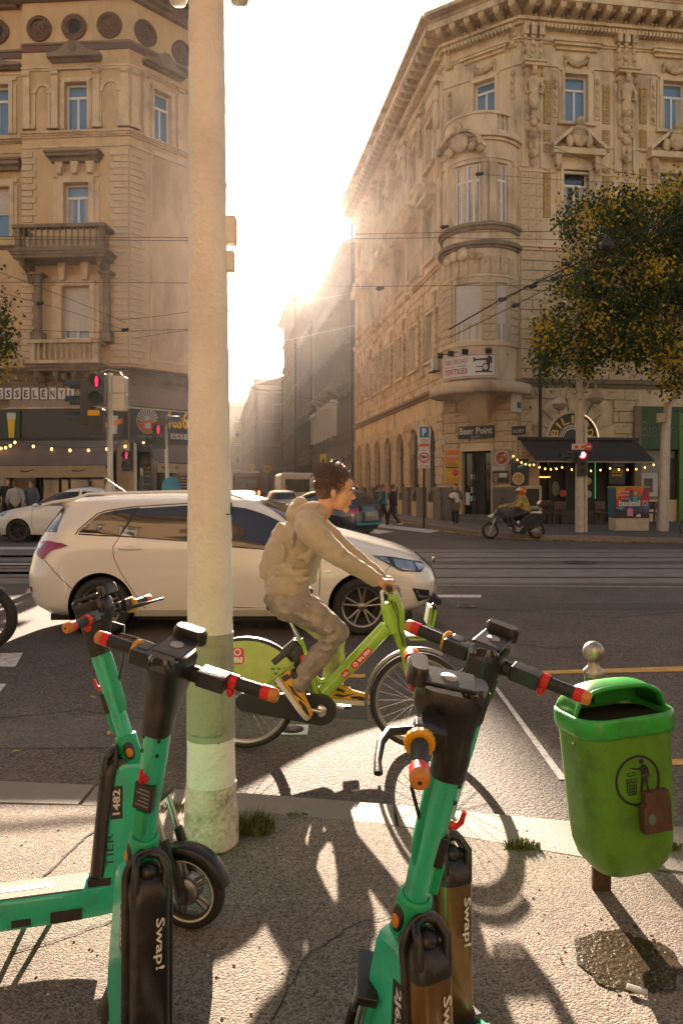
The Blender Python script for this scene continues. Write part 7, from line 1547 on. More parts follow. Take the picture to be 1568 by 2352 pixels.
c2 = small_car('white saloon with dark wheels driving left behind the estate car, below the traffic light', MT(xw+1.47, 22.6, PI), CARW, 4.78, 1.63, name='saloon_car')
c3 = small_car('dark estate car turning into the side street behind the cyclist head', MT(-.75, 26.0, R(140)), CARD, 4.5, 1.52, 'estate', name='turning_car')
m_ = MB(); m_.cbox((-2.235, 0, .72), (.02, .52, .12)); np_ = obj('number_plate', m_, PAPER, c3.t); obj('plate_lettering', text_mb('AE·ID·521', -.23, .23, .68, .76, 0, T(-2.247, 0, 0) @ RZ(-PI/2), bold=.01), BLACKP, np_); m_ = MB(); m_.cbox((-2.2, 0, .42), (.08, 1.3, .1)); obj('blue_bumper_strip', m_, col((.02, .25, .35)), c3.t)
c4 = small_car('sunlit car roof glaring behind the pale pole, driving down the side street', MT(-3.9, 29, R(95)), CARW, 4.4, 1.5, name='distant_car')
c5 = small_car('silver car parked farther down the side street beyond the sunlit one', MT(-3.0, 37, R(98)), CARG, 4.3, 1.48, 'estate', name='distant_car')
def van(label, M, paint, L_, w, h, name, red=False):
    t = thing(name, label, 'van', M=M); m_ = MB(); m_.loft([[(x, y, z) for y, z in ((-w/2, .4), (w/2, .4), (w/2, h*.9), (w/2-.12, h), (-w/2+.12, h), (-w/2, h*.9))] for x in (-L_/2, L_/2-1.2)], True, True, False); obj('box_body', m_, paint, t, bevel=.05)
    m_ = MB(); m_.loft([[(L_/2-1.2+x, y*w/2, z) for x, z in ((0, .4), (1.2, .4), (1.25, 1.0), (.7, 1.25), (.3, h*.8), (0, h*.85))] for y in (-.96, .96)], True, True, False); obj('cab', m_, paint, t, bevel=.05)
    for x in (-L_/2+.8, L_/2-.9):
        for y in (-w/2+.05, w/2-.05): m_ = MB(); m_.tube([(x, y-.12, .35), (x, y+.12, .35)], .35, 20); obj('wheel', m_, TYRE, t)
    m_ = MB(); m_.box(-L_/2-.02, -L_/2-.001, -w*.35, w*.35, h*.55, h*.85); obj('rear_window', m_, CGL, t); 
    for s in (-1, 1): m_ = MB(); m_.box(-L_/2-.03, -L_/2-.001, s*w*.42-.06, s*w*.42+.06, .9, 1.3); obj('tail_lamp', m_, TAILR if not red else pm('brake_glow', (1, .1, .03), emit=(1, .08, .02), es=4, var=0), t)
    return t
v = van('grey white van with green print parked down the side street, left of the cyclist head', MT(-2.95, 45, R(99.5)), CARG, 5.2, 2.0, 2.45, 'delivery_van'); m_ = MB(); m_.prism([(-1.6, 1.0), (-.2, 1.2), (.3, 1.9), (-1.2, 2.2), (-1.9, 1.6)], -1.012, -1.001); obj('green_print', m_, col((.12, .3, .03)), v)
van('dark red truck with lit brake lamps far down the side street by the pale pole', MT(-9.0, 70, R(99.5)), col((.18, .09, .06)), 7, 2.4, 3.0, 'distant_truck', True)
# ------------------------------------------------------------ people
SKIN = pm('skin', (.55, .29, .16), .5, var=.1, vs=14, bump=.05, bs=90, spec=.4)
HAIRM = pm('brown_hair', (.085, .038, .015), .45, var=.4, vs=30, spec=.5)
def blob(name, prims, mat, parent, voxel=.012, smooth=6, label=None, disp=0, dsc=.12):
    """closed overlapping limbs and masses merged into one continuous surface"""
    m_ = MB()
    for p in prims:
        if p[0] == 'c':      # tapered limb through points with radii
            pts, rr = p[1], p[2]; fl = p[3] if len(p) > 3 else 1.0
            m_.tube(pts, rr, 14, flat=fl)
            for q, r_ in ((pts[0], rr[0]), (pts[-1], rr[-1])): m_.ball(tuple(q), r_*.99, 12)
            for q, r_ in zip(pts[1:-1], rr[1:-1]): m_.ball(tuple(q), r_*.985, 12)
        else: m_.ball((0, 0, 0), p[2], 16, T(*p[1]) @ (p[3] if len(p) > 3 else Matrix()))
    o = obj(name, m_, mat, parent, label=label); me = o.data
    bm = bmesh.new(); bm.from_mesh(me); bmesh.ops.recalc_face_normals(bm, faces=bm.faces); bm.to_mesh(me); bm.free()
    r_ = o.modifiers.new('remesh', 'REMESH'); r_.mode = 'VOXEL'; r_.voxel_size = voxel; r_.use_smooth_shade = True
    if smooth: s_ = o.modifiers.new('smooth', 'SMOOTH'); s_.iterations = smooth; s_.factor = .5
    if disp:
        tx = bpy.data.textures.get('folds%g' % dsc) or bpy.data.textures.new('folds%g' % dsc, 'CLOUDS'); tx.noise_scale = dsc; d = o.modifiers.new('folds', 'DISPLACE'); d.texture = tx; d.strength = disp; d.mid_level = .5; d.texture_coords = 'GLOBAL'
    return o
def head_prims(M, s=1.0):
    q = lambda x, y, z: M @ Vector((x*s, y*s, z*s)); Mr = M.to_3x3().to_4x4(); e = lambda c, r_: ('e', tuple(q(*c)), tuple(v*s for v in r_), Mr)
    P = [e((-.012, 0, .035), (.098, .076, .085)), e((.035, 0, -.02), (.058, .06, .085)), e((.03, 0, -.075), (.046, .05, .032)), e((.072, 0, -.098), (.02, .022, .019)), e((.078, 0, .022), (.016, .045, .012)), e((.05, .035, -.03), (.03, .025, .028)), e((.05, -.035, -.03), (.03, .025, .028)),
         e((.083, 0, -.058), (.012, .022, .016)), e((.099, 0, -.028), (.014, .014, .009)), e((.07, 0, .05), (.025, .05, .03))]
    P.append(('c', [q(.082, 0, .012), q(.107, 0, -.024)], [.009*s, .0115*s]))
    for y in (-1, 1): P.append(e((-.008, y*.078, -.012), (.019, .008, .031)))
    return P
def face_bits(body, M, s=1.0):
    q = lambda x, y, z: M @ Vector((x*s, y*s, z*s)); Mr = M.to_3x3().to_4x4()
    for y in (-1, 1):
        e = obj('eye', MB().ball((0, 0, 0), (.008*s, .013*s, .007*s), 10, T(*q(.083, y*.034, .001)) @ Mr), PAPER, body); obj('iris', MB().ball((0, 0, 0), (.006*s, .006*s, .006*s), 8, T(*q(.0875, y*.034, .001)) @ Mr), BLACKP, body)
        obj('eyebrow', MB().tube([q(.098, y*.018, .020), q(.094, y*.04, .027), q(.08, y*.055, .02)], .004*s, 6), HAIRM, body)
    obj('lips', MB().ball((0, 0, 0), (.007*s, .02*s, .0055*s), 10, T(*q(.0935, 0, -.054)) @ Mr).ball((0, 0, 0), (.007*s, .017*s, .006*s), 10, T(*q(.092, 0, -.064)) @ Mr), pm('lip', (.33, .11, .07), .45, var=0), body)
def hair(root, M, s=1.0, n=260, ln=.05, mat=None, seed=1, curl=1.0, low=-.03):
    mat = mat or HAIRM; q = lambda x, y, z: M @ Vector((x*s, y*s, z*s)); r2 = random.Random(seed); m_ = MB()
    m_.ball((0, 0, 0), (.100*s, .084*s, .088*s), 20, T(*q(-.022, 0, .045)) @ M.to_3x3().to_4x4()); m_.ball((0, 0, 0), (.07*s, .078*s, .07*s), 16, T(*q(-.05, 0, -.01)) @ M.to_3x3().to_4x4())
    k = 0
    while k < n:
        a, b = r2.uniform(-PI, PI), r2.uniform(-.6, PI/2); d = Vector((math.cos(a)*math.cos(b), math.sin(a)*math.cos(b), math.sin(b)))
        p = Vector((-.02+.1*d.x, .082*d.y, .04+.09*d.z))
        if p.z < low+max(0, p.x)*1.3: continue
        k += 1; t = Vector((r2.gauss(-.35, .55), r2.gauss(0, .6), r2.gauss(.1, .45)-(.7 if p.z < .04 else 0))); t = (t-d*t.dot(d)); L_ = ln*r2.uniform(.5, 1.2)*(1.25 if p.z > .09 else .8)
        up_ = .34 if p.z > .09 else .15; p1 = p+d*L_*up_+t*L_*.3*curl; p2 = p1+d*L_*.1+t*L_*.45*curl; p3 = p2+t*L_*.2+Vector((r2.gauss(0, .2), r2.gauss(0, .2), -.3))*L_; w_ = .0034*s if n > 200 else .006*s; m_.tube([q(*(p-d*.004)), q(*p1), q(*p2), q(*p3)], [w_, w_, w_*.8, w_*.3], 3, caps=False)
    return obj('hair', m_, mat, root)
def fingers(c, ax, fw, dn, s=1.0, curl=1.0):
    """palm and five fingers closed round a bar: c grip centre, ax bar axis, fw forward, dn down"""
    P = [('e', tuple(c-fw*.018*s-dn*.026*s), (.036*s, .04*s, .018*s))]
    for i in range(4):
        o = c+ax*(.03-.02*i)*s; k = (1, 1.06, 1, .85)[i]*s
        P.append(('c', [o-fw*.02*s-dn*.026*s, o+fw*.022*k-dn*.022*s, o+fw*.032*k+dn*.006*k, o+fw*.012*k+dn*.026*k], [.0105*s, .0095*s, .009*s, .0075*s]))
    P.append(('c', [c+ax*.03*s-fw*.03*s-dn*.01*s, c+ax*.036*s-fw*.02*s+dn*.02*s, c+ax*.03*s+fw*.005*s+dn*.028*s], [.013*s, .0105*s, .009*s])); return P
# ---- the cyclist
YB = 4.53
def B(px, py, dy=0.0): return W(px, py, YB)+Vector((0, dy, 0))
def BP(px, py, Y): return W(px, py, Y)
HOOD = pm('beige_fleece', (.38, .30, .20), .95, var=.07, vs=22, bump=.25, bs=300, dist=.002, sheen=.4)
JEAN = pm('washed_grey_jeans', (.24, .20, .16), .85, var=.22, vs=16, bump=.35, bs=500, dist=.001, dirt=(.42, .35, .27), dirt_amt=.6, dirt_scale=9)
cy = thing('person', 'young man with dark curly hair in beige hoodie and grey jeans riding the green bicycle', 'person', tuple(W(700, 1720, YB)))
Yn, Yf = YB-.17, YB+.17
hip = BP(652, 1372, YB); hn, hf = BP(655, 1385, YB-.1), BP(660, 1385, YB+.1); kn, kf = BP(773, 1452, YB-.13), BP(768, 1470, YB+.12); an, af = BP(676, 1588, YB-.14), BP(757, 1583, YB+.13)
sh = BP(712, 1200, YB); sn, sf = BP(708, 1213, YB-.19), BP(722, 1206, YB+.19); en, ef = BP(783, 1282, YB-.25), BP(800, 1272, YB+.25); wn_, wf = BP(866, 1332, YB-.24), BP(872, 1325, YB+.24)
gn, gf = BP(892, 1349, YB-.27), BP(893, 1340, YB+.27); nk_ = BP(742, 1172, YB); HM = T(*BP(772, 1128, YB)) @ RY(R(8)) @ RZ(R(-4))
chest = BP(690, 1240, YB); belly = BP(663, 1310, YB)
bp_ = head_prims(HM, 1.06)+[('c', [HM @ Vector((-.03, 0, -.05)), nk_, sh], [.056, .058, .07]), ('c', [sh, chest, belly+Vector((.02, 0, 0)), hip+Vector((.03, 0, 0))], [.085, .09, .085, .08], 1.2),
    ('c', [sn, en, wn_], [.048, .036, .028]), ('c', [sf, ef, wf], [.048, .036, .028]), ('c', [hn, kn, an], [.075, .05, .034]), ('c', [hf, kf, af], [.075, .05, .034]),
    ('c', [wn_, gn-Vector((.02, 0, -.02))], [.027, .028]), ('c', [wf, gf-Vector((.02, 0, -.02))], [.027, .028]), ('c', [sn, sf], [.06, .06])]
fwv = Vector((.95, 0, -.3)).normalized(); dnv = Vector((-.3, 0, -.95)).normalized()
bp_ += fingers(gn, Vector((0, 1, 0)), fwv, dnv, 1.05)+fingers(gf, Vector((0, -1, 0)), fwv, dnv, 1.05)
body = blob('body', bp_, SKIN, cy, .0058, 3); face_bits(body, HM, 1.06); hair(cy, HM @ T(-.008, 0, .004), 1.0, 2000, .044, None, 3, 1.2, -.03)
top = [('c', [BP(697, 1226, YB), BP(676, 1268, YB), BP(663, 1305, YB), BP(660, 1334, YB)], [.13, .137, .14, .135], 1.3),
       ('c', [sn, BP(745, 1250, YB-.22), en, BP(825, 1307, YB-.245), wn_+Vector((-.01, 0, 0))], [.08, .072, .062, .054, .045]), ('c', [sf, BP(760, 1240, YB+.22), ef, wf], [.085, .078, .064, .046]),
       ('c', [sn+Vector((0, .04, .02)), BP(712, 1192, YB), sf+Vector((0, -.04, .02))], [.085, .09, .085]),
       ('c', [BP(659, 1342, YB-.05), BP(659, 1342, YB+.05)], [.135, .135])]
def fold(P, y, r_): return ('c', [BP(px, py, YB+y) for px, py in P], [r_*.35]+[r_]*(len(P)-2)+[r_*.35])
top += [fold(P, y, r_) for P, y, r_ in (([(733, 1246), (716, 1268), (704, 1292)], -.155, .03), ([(728, 1262), (706, 1276), (680, 1284)], -.16, .024), ([(712, 1310), (685, 1318), (655, 1314), (630, 1318)], -.165, .022), ([(714, 1326), (690, 1334), (662, 1330)], -.162, .02), ([(622, 1300), (650, 1304), (676, 1298)], -.165, .02),
    ([(640, 1240), (652, 1262), (650, 1290)], -.15, .02), ([(676, 1208), (668, 1232), (672, 1256)], -.15, .022), ([(752, 1238), (764, 1256), (768, 1276)], -.285, .02), ([(772, 1262), (784, 1266), (796, 1262)], -.297, .02), ([(775, 1292), (790, 1290), (806, 1292)], -.297, .018), ([(800, 1286), (822, 1304), (838, 1318)], -.292, .014), ([(728, 1222), (742, 1232), (748, 1250)], -.27, .016))]
hp = [('c', [BP(668, 1184, YB-.06), BP(676, 1168, YB-.03), BP(690, 1156, YB), BP(676, 1168, YB+.05)], [.034, .042, .045, .036]), ('c', [BP(673, 1186, YB-.07), BP(700, 1168, YB-.09), BP(728, 1162, YB-.085), BP(748, 1176, YB-.06)], [.03, .034, .03, .018]), ('c', [BP(673, 1180, YB+.07), BP(700, 1164, YB+.09), BP(728, 1160, YB+.08), BP(748, 1176, YB+.05)], [.03, .034, .03, .018]),
      ('c', [BP(672, 1196, YB-.05), BP(700, 1194, YB-.1), BP(735, 1190, YB-.085)], [.03, .032, .02])]
hd_ = blob('hoodie', top+hp, HOOD, cy, .0095, 7, disp=.024, dsc=.075)
for (c0_, c1_, r_) in ((wn_+Vector((-.065, 0, .034)), wn_+Vector((.01, 0, -.006)), .043), (wf+Vector((-.065, 0, .03)), wf+Vector((.01, 0, -.004)), .042)): obj('ribbed_cuff', MB().tube([c0_.lerp(c1_, i/10) for i in range(11)], [r_+.0022*(i % 2)-.0008*i for i in range(11)], 18), HOOD, hd_)
rg = []
for i in range(9):
    q = BP(659, 1340+i*2.0, YB); rr = .163+.003*(i % 2); rg.append([(q.x+rr*.86*math.cos(a*PI/16)+.006*i*.2, q.y+rr*1.1*math.sin(a*PI/16), q.z+.02*math.cos(a*PI/16)*-1.2) for a in range(32)])
obj('ribbed_hem', MB().loft(rg, True, True, True), HOOD, hd_)
tr = [('c', [BP(655, 1376, YB-.05), BP(662, 1384, YB-.08), BP(715, 1408, YB-.12), kn, BP(738, 1500, YB-.14), BP(697, 1552, YB-.14), BP(684, 1574, YB-.14)], [.115, .112, .098, .078, .07, .057, .06]),
      ('c', [BP(655, 1376, YB+.05), BP(668, 1388, YB+.08), BP(720, 1420, YB+.12), kf, BP(768, 1510, YB+.13), BP(760, 1572, YB+.13)], [.115, .11, .09, .072, .064, .056]), ('e', tuple(BP(648, 1374, YB)), (.11, .155, .09))]
tr += [fold(P, y, r_) for P, y, r_ in (([(690, 1376), (706, 1392), (716, 1412)], -.213, .018), ([(662, 1404), (690, 1412), (712, 1428)], -.222, .018), ([(742, 1446), (756, 1452), (770, 1446)], -.222, .016), ([(738, 1470), (756, 1474), (772, 1466)], -.217, .018), ([(730, 1488), (748, 1494), (764, 1486)], -.217, .015), ([(706, 1540), (716, 1532), (722, 1518)], -.213, .013), ([(688, 1560), (700, 1566), (712, 1558)], -.213, .012), ([(680, 1572), (694, 1576), (704, 1570)], -.213, .012))]
jn_ = blob('jeans', tr, JEAN, cy, .0095, 5, disp=.02, dsc=.045)
obj('belt', MB().ball(tuple(BP(712, 1358, YB)), (.02, .03, .02), 8), BLACKP, jn_)
SHO = pm('shoe_yellow', (.62, .30, .01), .5, var=.08, vs=20); SHB = pm('shoe_black', (.02, .017, .015), .5, var=.1)
def shoe(a, toe, lab):
    d = (toe-a).normalized(); up = Vector((-d.z, 0, d.x)) if d.x > 0 else Vector((d.z, 0, -d.x)); M = Matrix(((d.x, 0, up.x, a.x), (d.y, 1, up.y, a.y), (d.z, 0, up.z, a.z), (0, 0, 0, 1)))
    sh_ = obj('shoe', MB(M).loft([[(x, y*w_, z) for y, z in ((-1, .0), (-1, .02*k), (-.8, .055*k), (-.35, .085*k), (.35, .085*k), (.8, .055*k), (1, .02*k), (1, 0))] for x, w_, k in ((-.085, .028, .75), (-.075, .036, 1.15), (-.03, .038, 1.25), (.03, .04, 1.0), (.09, .046, .72), (.15, .047, .6), (.195, .036, .5), (.213, .018, .3))], True, True, True), SHO, cy, sub=1)
    obj('sole', MB(M).loft([[(x, y, z) for x, y in ((-.092, 0), (-.08, -.034), (-.02, -.038), (.05, -.042), (.13, -.05), (.19, -.038), (.218, 0), (.19, .038), (.13, .05), (.05, .042), (-.02, .038), (-.08, .034))] for z in (-.022, -.004, .006)], True, True, True), PAPER, sh_)
    for P in ([(-.085, .02), (-.05, .02), (-.045, .075), (-.08, .06)], [(-.03, .085), (.0, .08), (.055, .062), (.04, .05), (-.01, .06)], [(-.03, .028), (.035, .02), (.13, .052), (.04, .036), (.0, .04)], [(.1, .012), (.17, .01), (.2, .02), (.14, .036), (.08, .03)]): 
        m_ = MB(M); m_.add([(x, -(.043 if x > .03 else .0395)-.001+(.004 if z > .05 else 0), z) for x, z in P], [tuple(range(len(P)))]); obj('shoe_panel', m_, SHB, sh_)
    obj('laces', MB(M).tube([(.0, -.02, .098), (.03, .02, .088), (.045, -.02, .08), (.07, .02, .07), (.09, -.02, .062)], .005, 5), SHO, sh_); obj('collar', MB(M).lathe([(.036, .07), (.042, .09), (.04, .105), (.032, .1)], 16, T(-.035, 0, 0)), SHB, sh_)
shoe(BP(660, 1583, YB-.15), BP(703, 1640, YB-.16), ''); shoe(BP(773, 1604, YB+.13), BP(832, 1608, YB+.13), '')
# ---- the green rental bicycle
LIME = pm('lime_paint', (.27, .47, .03), .3, var=.06, vs=6, coat=.5); CHAINB = pm('chain_case', (.02, .018, .016), .45, var=.2)
bk = thing('bicycle', 'lime green rental bicycle with full skirt guard and front carrier, ridden by the young man', 'bicycle', tuple(B(565, 1720)))
fwc, rwc, bb = B(959, 1608), B(565, 1604), B(737, 1624)
def bike_wheel(c, r_, nm):
    w = obj(nm, MB().lathe([(r_-.034, -.012), (r_-.022, -.021), (r_-.006, -.015), (r_, 0), (r_-.006, .015), (r_-.022, .021), (r_-.034, .012)], 64, T(*c) @ RX(PI/2)), TYRE, bk)
    obj('rim', MB().lathe([(r_-.033, -.013), (r_-.048, -.013), (r_-.054, 0), (r_-.048, .013), (r_-.033, .013)], 56, T(*c) @ RX(PI/2)), ALU, w); obj('hub', MB().lathe([(.001, -.045), (.022, -.045), (.03, -.035), (.018, -.02), (.018, .02), (.03, .035), (.022, .045), (.001, .045)], 20, T(*c) @ RX(PI/2)), ALU, w)
    sp = MB(c=None) if False else MB()
    for i in range(28):
        a = 2*PI*i/28; b = a+(.35 if i % 4 < 2 else -.35); y = .03 if i % 2 else -.03; sp.tube([c+Vector((.026*math.cos(b), y, .026*math.sin(b))), c+Vector(((r_-.046)*math.cos(a), 0, (r_-.046)*math.sin(a)))], .0016, 4, caps=False)
    obj('spokes', sp, CHR, w, kind='stuff'); return w
bike_wheel(fwc, .293, 'front_wheel'); bike_wheel(rwc, .305, 'rear_wheel')
def guard(c, r_, a0_, a1_, mat, nm, w_=.03):
    rg = []
    for i in range(25): a = R(a0_+(a1_-a0_)*i/24); rg.append([(c.x+(r_+q)*math.cos(a), c.y+y, c.z+(r_+q)*math.sin(a)) for q, y in ((-.014, -w_), (.002, -w_*.8), (.006, 0), (.002, w_*.8), (-.014, w_), (-.003, w_*.7), (.002, 0), (-.003, -w_*.7))])
    return obj(nm, MB().loft(rg, True, True, True), mat, bk)
guard(fwc, .32, 62, 202, ALU, 'front_mudguard'); guard(rwc, .372, -5, 150, CHAINB, 'rear_mudguard', .04)
PANEL = pm('skirt_panel', (.42, .52, .10), .35, var=.25, vs=3, dirt=(.2, .36, .05), dirt_amt=.5, dirt_scale=5)
n = 26
for sd in (-1, 1):
    P = [(rwc.x+.362*math.cos(R(-2+160*i/n)), rwc.z+.362*math.sin(R(-2+160*i/n))) for i in range(n+1)]; P = [p for p in P if p[1] > rwc.z+.035]; m_ = MB(); y = rwc.y+sd*.042; m_.prism(P, y-.002, y+.002); pn = obj('skirt_guard', m_, PANEL, bk)
    if sd < 0:
        q0, q1 = B(498, 1484, -.046), B(563, 1522, -.046); rd_ = MB(T(0, y-.004, 0)); rr = rrect((q1.x-q0.x)/2, (q0.z-q1.z)/2, .02, 4); rd_.add([((q0.x+q1.x)/2+a, 0, (q0.z+q1.z)/2+b) for a, b in rr], [tuple(range(len(rr)))]); lg = obj('red_logo', rd_, REDP, pn); obj('logo_lettering', text_mb('BUBI', q0.x+.02, q1.x-.01, q1.z+.01, q1.z+.045, y-.007, bold=.05), WTXT, lg)
        m_ = MB(); ring(m_, q1.x-.04, q1.z+.075, .014, .022, y-.007, 16); obj('logo_ring', m_, WTXT, lg); a_, b_ = B(555, 1592), B(622, 1583); obj('lettering', text_mb('BUDAPEST', a_.x, b_.x, a_.z+.01, a_.z+.033, y-.004, bold=.02), WTXT, pn)
        for i in range(16): 
            px, py = 628+(i % 5)*14+(7 if (i//5) % 2 else 0), 1532+(i//5)*11
            if math.hypot(B(px, py).x-rwc.x, B(px, py).z-rwc.z) < .335: m_ = MB(); c = B(px, py); disc(m_, c.x, c.z, .013, y-.0035, 8, rz=.009); obj('print_dot', m_, col((.06, .25, .05)), pn)
st0, st1 = B(688, 1468), B(728, 1600)
m_ = MB(); m_.tube([B(742, 1590), B(815, 1518), B(888, 1440)], [.042, .046, .045], 14); dt = obj('down_tube', m_, LIME, bk)
m_ = MB(); m_.tube([B(885, 1385), B(896, 1420), B(906, 1452)], [.034, .046, .05], 14, flat=.85).tube([B(890, 1372), B(905, 1372), B(918, 1400), B(920, 1448)], [.02, .03, .03, .028], 10); obj('head_tube', m_, LIME, bk)
m_ = MB(); m_.tube([B(912, 1450), B(922, 1480), B(924, 1490)], [.036, .03, .028], 12)
for s in (-1, 1): m_.tube([B(922, 1482, s*.03), B(932, 1540, s*.042), B(959, 1608, s*.045)], [.02, .016, .012], 8)
obj('fork', m_, LIME, bk); m_ = MB(); m_.tube([st0, B(700, 1510), st1, bb], [.024, .026, .03, .04], 12); m_.tube([B(712, 1548), B(735, 1566), B(762, 1562), B(790, 1550)], .018, 10)
for s in (-1, 1): m_.tube([bb+Vector((0, s*.04, 0)), rwc+Vector((0, s*.055, 0))], .012, 8).tube([B(700, 1500, s*.03), rwc+Vector((0, s*.06, .0))], .009, 8)
m_.lathe([(.045, -.05), (.045, .05)], 16, T(*bb) @ RX(PI/2)); obj('seat_tube', m_, LIME, bk)
# red labels on the down tube
u = (B(888, 1440)-B(742, 1590)).normalized(); Md = Matrix(((u.x, 0, -u.z, 0), (0, 1, 0, YB-.049), (u.z, 0, u.x, 0), (0, 0, 0, 1)))
def dl(cx, cy_, hw, hh, txt, rd=None):
    c = B(cx, cy_); M = T(c.x, 0, c.z) @ Md; rr = rrect(hw, hh, hh*.6, 4); lg = obj('red_label', MB(M).add([(a, 0, b) for a, b in rr], [tuple(range(len(rr)))]), REDP, dt); obj('lettering', text_mb(txt, -hw*.3 if len(txt) > 3 else -hw*.7, hw*.9 if len(txt) > 3 else hw*.7, -hh*.5, hh*.5, -.003, M, bold=.05), WTXT, lg); return lg, M
lg, M = dl(829, 1508, .078, .022, 'BUBI'); m_ = MB(M); ring(m_, -.05, 0, .007, .015, -.003, 16); obj('logo_ring', m_, WTXT, lg); dl(793, 1543, .026, .02, 'MOL')
# saddle, post, lock unit, cranks, chain case
m_ = MB(); m_.loft([[(c.x, c.y+y*w_, c.z+z*.5) for y, z in ((-1, -.03), (-.8, .02), (-.3, .04), (.3, .04), (.8, .02), (1, -.03), (.5, -.05), (-.5, -.05))] for c, w_ in ((B(611, 1390), .06), (B(620, 1392), .085), (B(638, 1397), .07), (B(658, 1402), .03), (B(668, 1405), .02))], True, True, True); obj('saddle', m_, BLK, bk, sub=1)
obj('seat_post', MB().tube([B(655, 1405), B(688, 1470)], .014, 10), CHR, bk); m_ = MB(); c = B(655, 1497); m_.cbox(tuple(c), (.2, .09, .055), RY(R(-40))); m_.cbox(tuple(B(685, 1505)), (.08, .09, .13), RY(R(-20))); obj('lock_unit', m_, BLK, bk, bevel=.01); obj('tail_light', MB().ball(tuple(B(697, 1510, -.04)), (.02, .02, .03), 10), REDP, bk)
m_ = MB(T(0, YB-.06, 0)); pl_ = []
for i in range(13): a = R(-90+180*i/12); pl_.append((bb.x+.095*math.cos(a), bb.z+.095*math.sin(a)))
for i in range(13): a = R(90+180*i/12); pl_.append((rwc.x+.055*math.cos(a), rwc.z+.055*math.sin(a)-.005))
m_.prism(pl_, -.012, .012); cc = obj('chain_case', m_, CHAINB, bk, bevel=.006); m_ = MB(); m_.lathe([(.001, -.012), (.036, -.01), (.038, .0)], 20, T(bb.x, YB-.075, bb.z) @ RX(-PI/2)); obj('crank_cover', m_, CHR, cc)
for s, (px, py) in ((-1, (683, 1612)), (1, (790, 1638))):
    e = B(px, py, s*.1); m_ = MB(); m_.tube([bb+Vector((0, s*.09, 0)), e], [.016, .012], 8, flat=.8); ck = obj('crank', m_, CHR, bk); m_ = MB(); m_.cbox(tuple(e+Vector((0, s*.05, .0))), (.09, .08, .02), RY(R(40) if s < 0 else R(5))); obj('pedal', m_, BLK, ck, bevel=.005)
# handlebar, stem, lever, carrier
m_ = MB(); m_.tube([B(880, 1392), B(877, 1360), B(886, 1350)], [.014, .014, .015], 10).tube([gn, B(884, 1352, -.15), B(884, 1352, 0), B(884, 1350, .15), gf], .012, 10); m_.lathe([(.02, -.01), (.02, .01)], 12, T(*B(880, 1390))); obj('handlebar', m_, CHR, bk)
for g_, s in ((gn, -1), (gf, 1)): m_ = MB(); m_.tube([g_+Vector((0, s*.085, 0)), g_-Vector((0, s*.06, 0))], .0175, 14); obj('grip', m_, RUB, bk); m_ = MB(); m_.tube([g_+Vector((.01, s*-.05, 0)), g_+Vector((.05, s*-.03, -.01)), g_+Vector((.075, s*.03, -.05))], [.008, .007, .006], 7); m_.ball(tuple(g_+Vector((.02, -s*.07, .025))), (.018, .018, .012), 9); obj('brake_lever', m_, CHR, bk)
m_ = MB()
for y in (-.09, -.03, .03, .09): m_.tube([B(925, 1452, y*.4), B(940, 1462, y), B(975, 1462, y), B(988, 1440, y), B(996, 1400, y)], .008, 7)
m_.tube([B(996, 1400, -.1), B(996, 1400, .1)], .008, 6); obj('front_carrier', m_, LIME, bk); m_ = MB(); p = B(951, 1455); m_.box(p.x-.07, p.x+.07, p.y-.1, p.y+.1, p.z-.006, p.z+.006); obj('carrier_tray', m_, ALU, bk, bevel=.004); m_ = MB(); p = B(983, 1410); m_.cbox(tuple(p), (.02, .16, .11), RY(R(10))); obj('carrier_plate', m_, col((.3, .34, .2)), bk, bevel=.004)
m_ = MB(); m_.ball(tuple(B(995, 1393)), (.02, .03, .02), 10); obj('front_light', m_, BLK, bk); m_ = MB(); m_.tube([B(905, 1380, -.04), B(912, 1400, -.06), B(914, 1440, -.05), B(925, 1480, -.04)], .004, 6); obj('brake_cable', m_, BLACKP, bk)
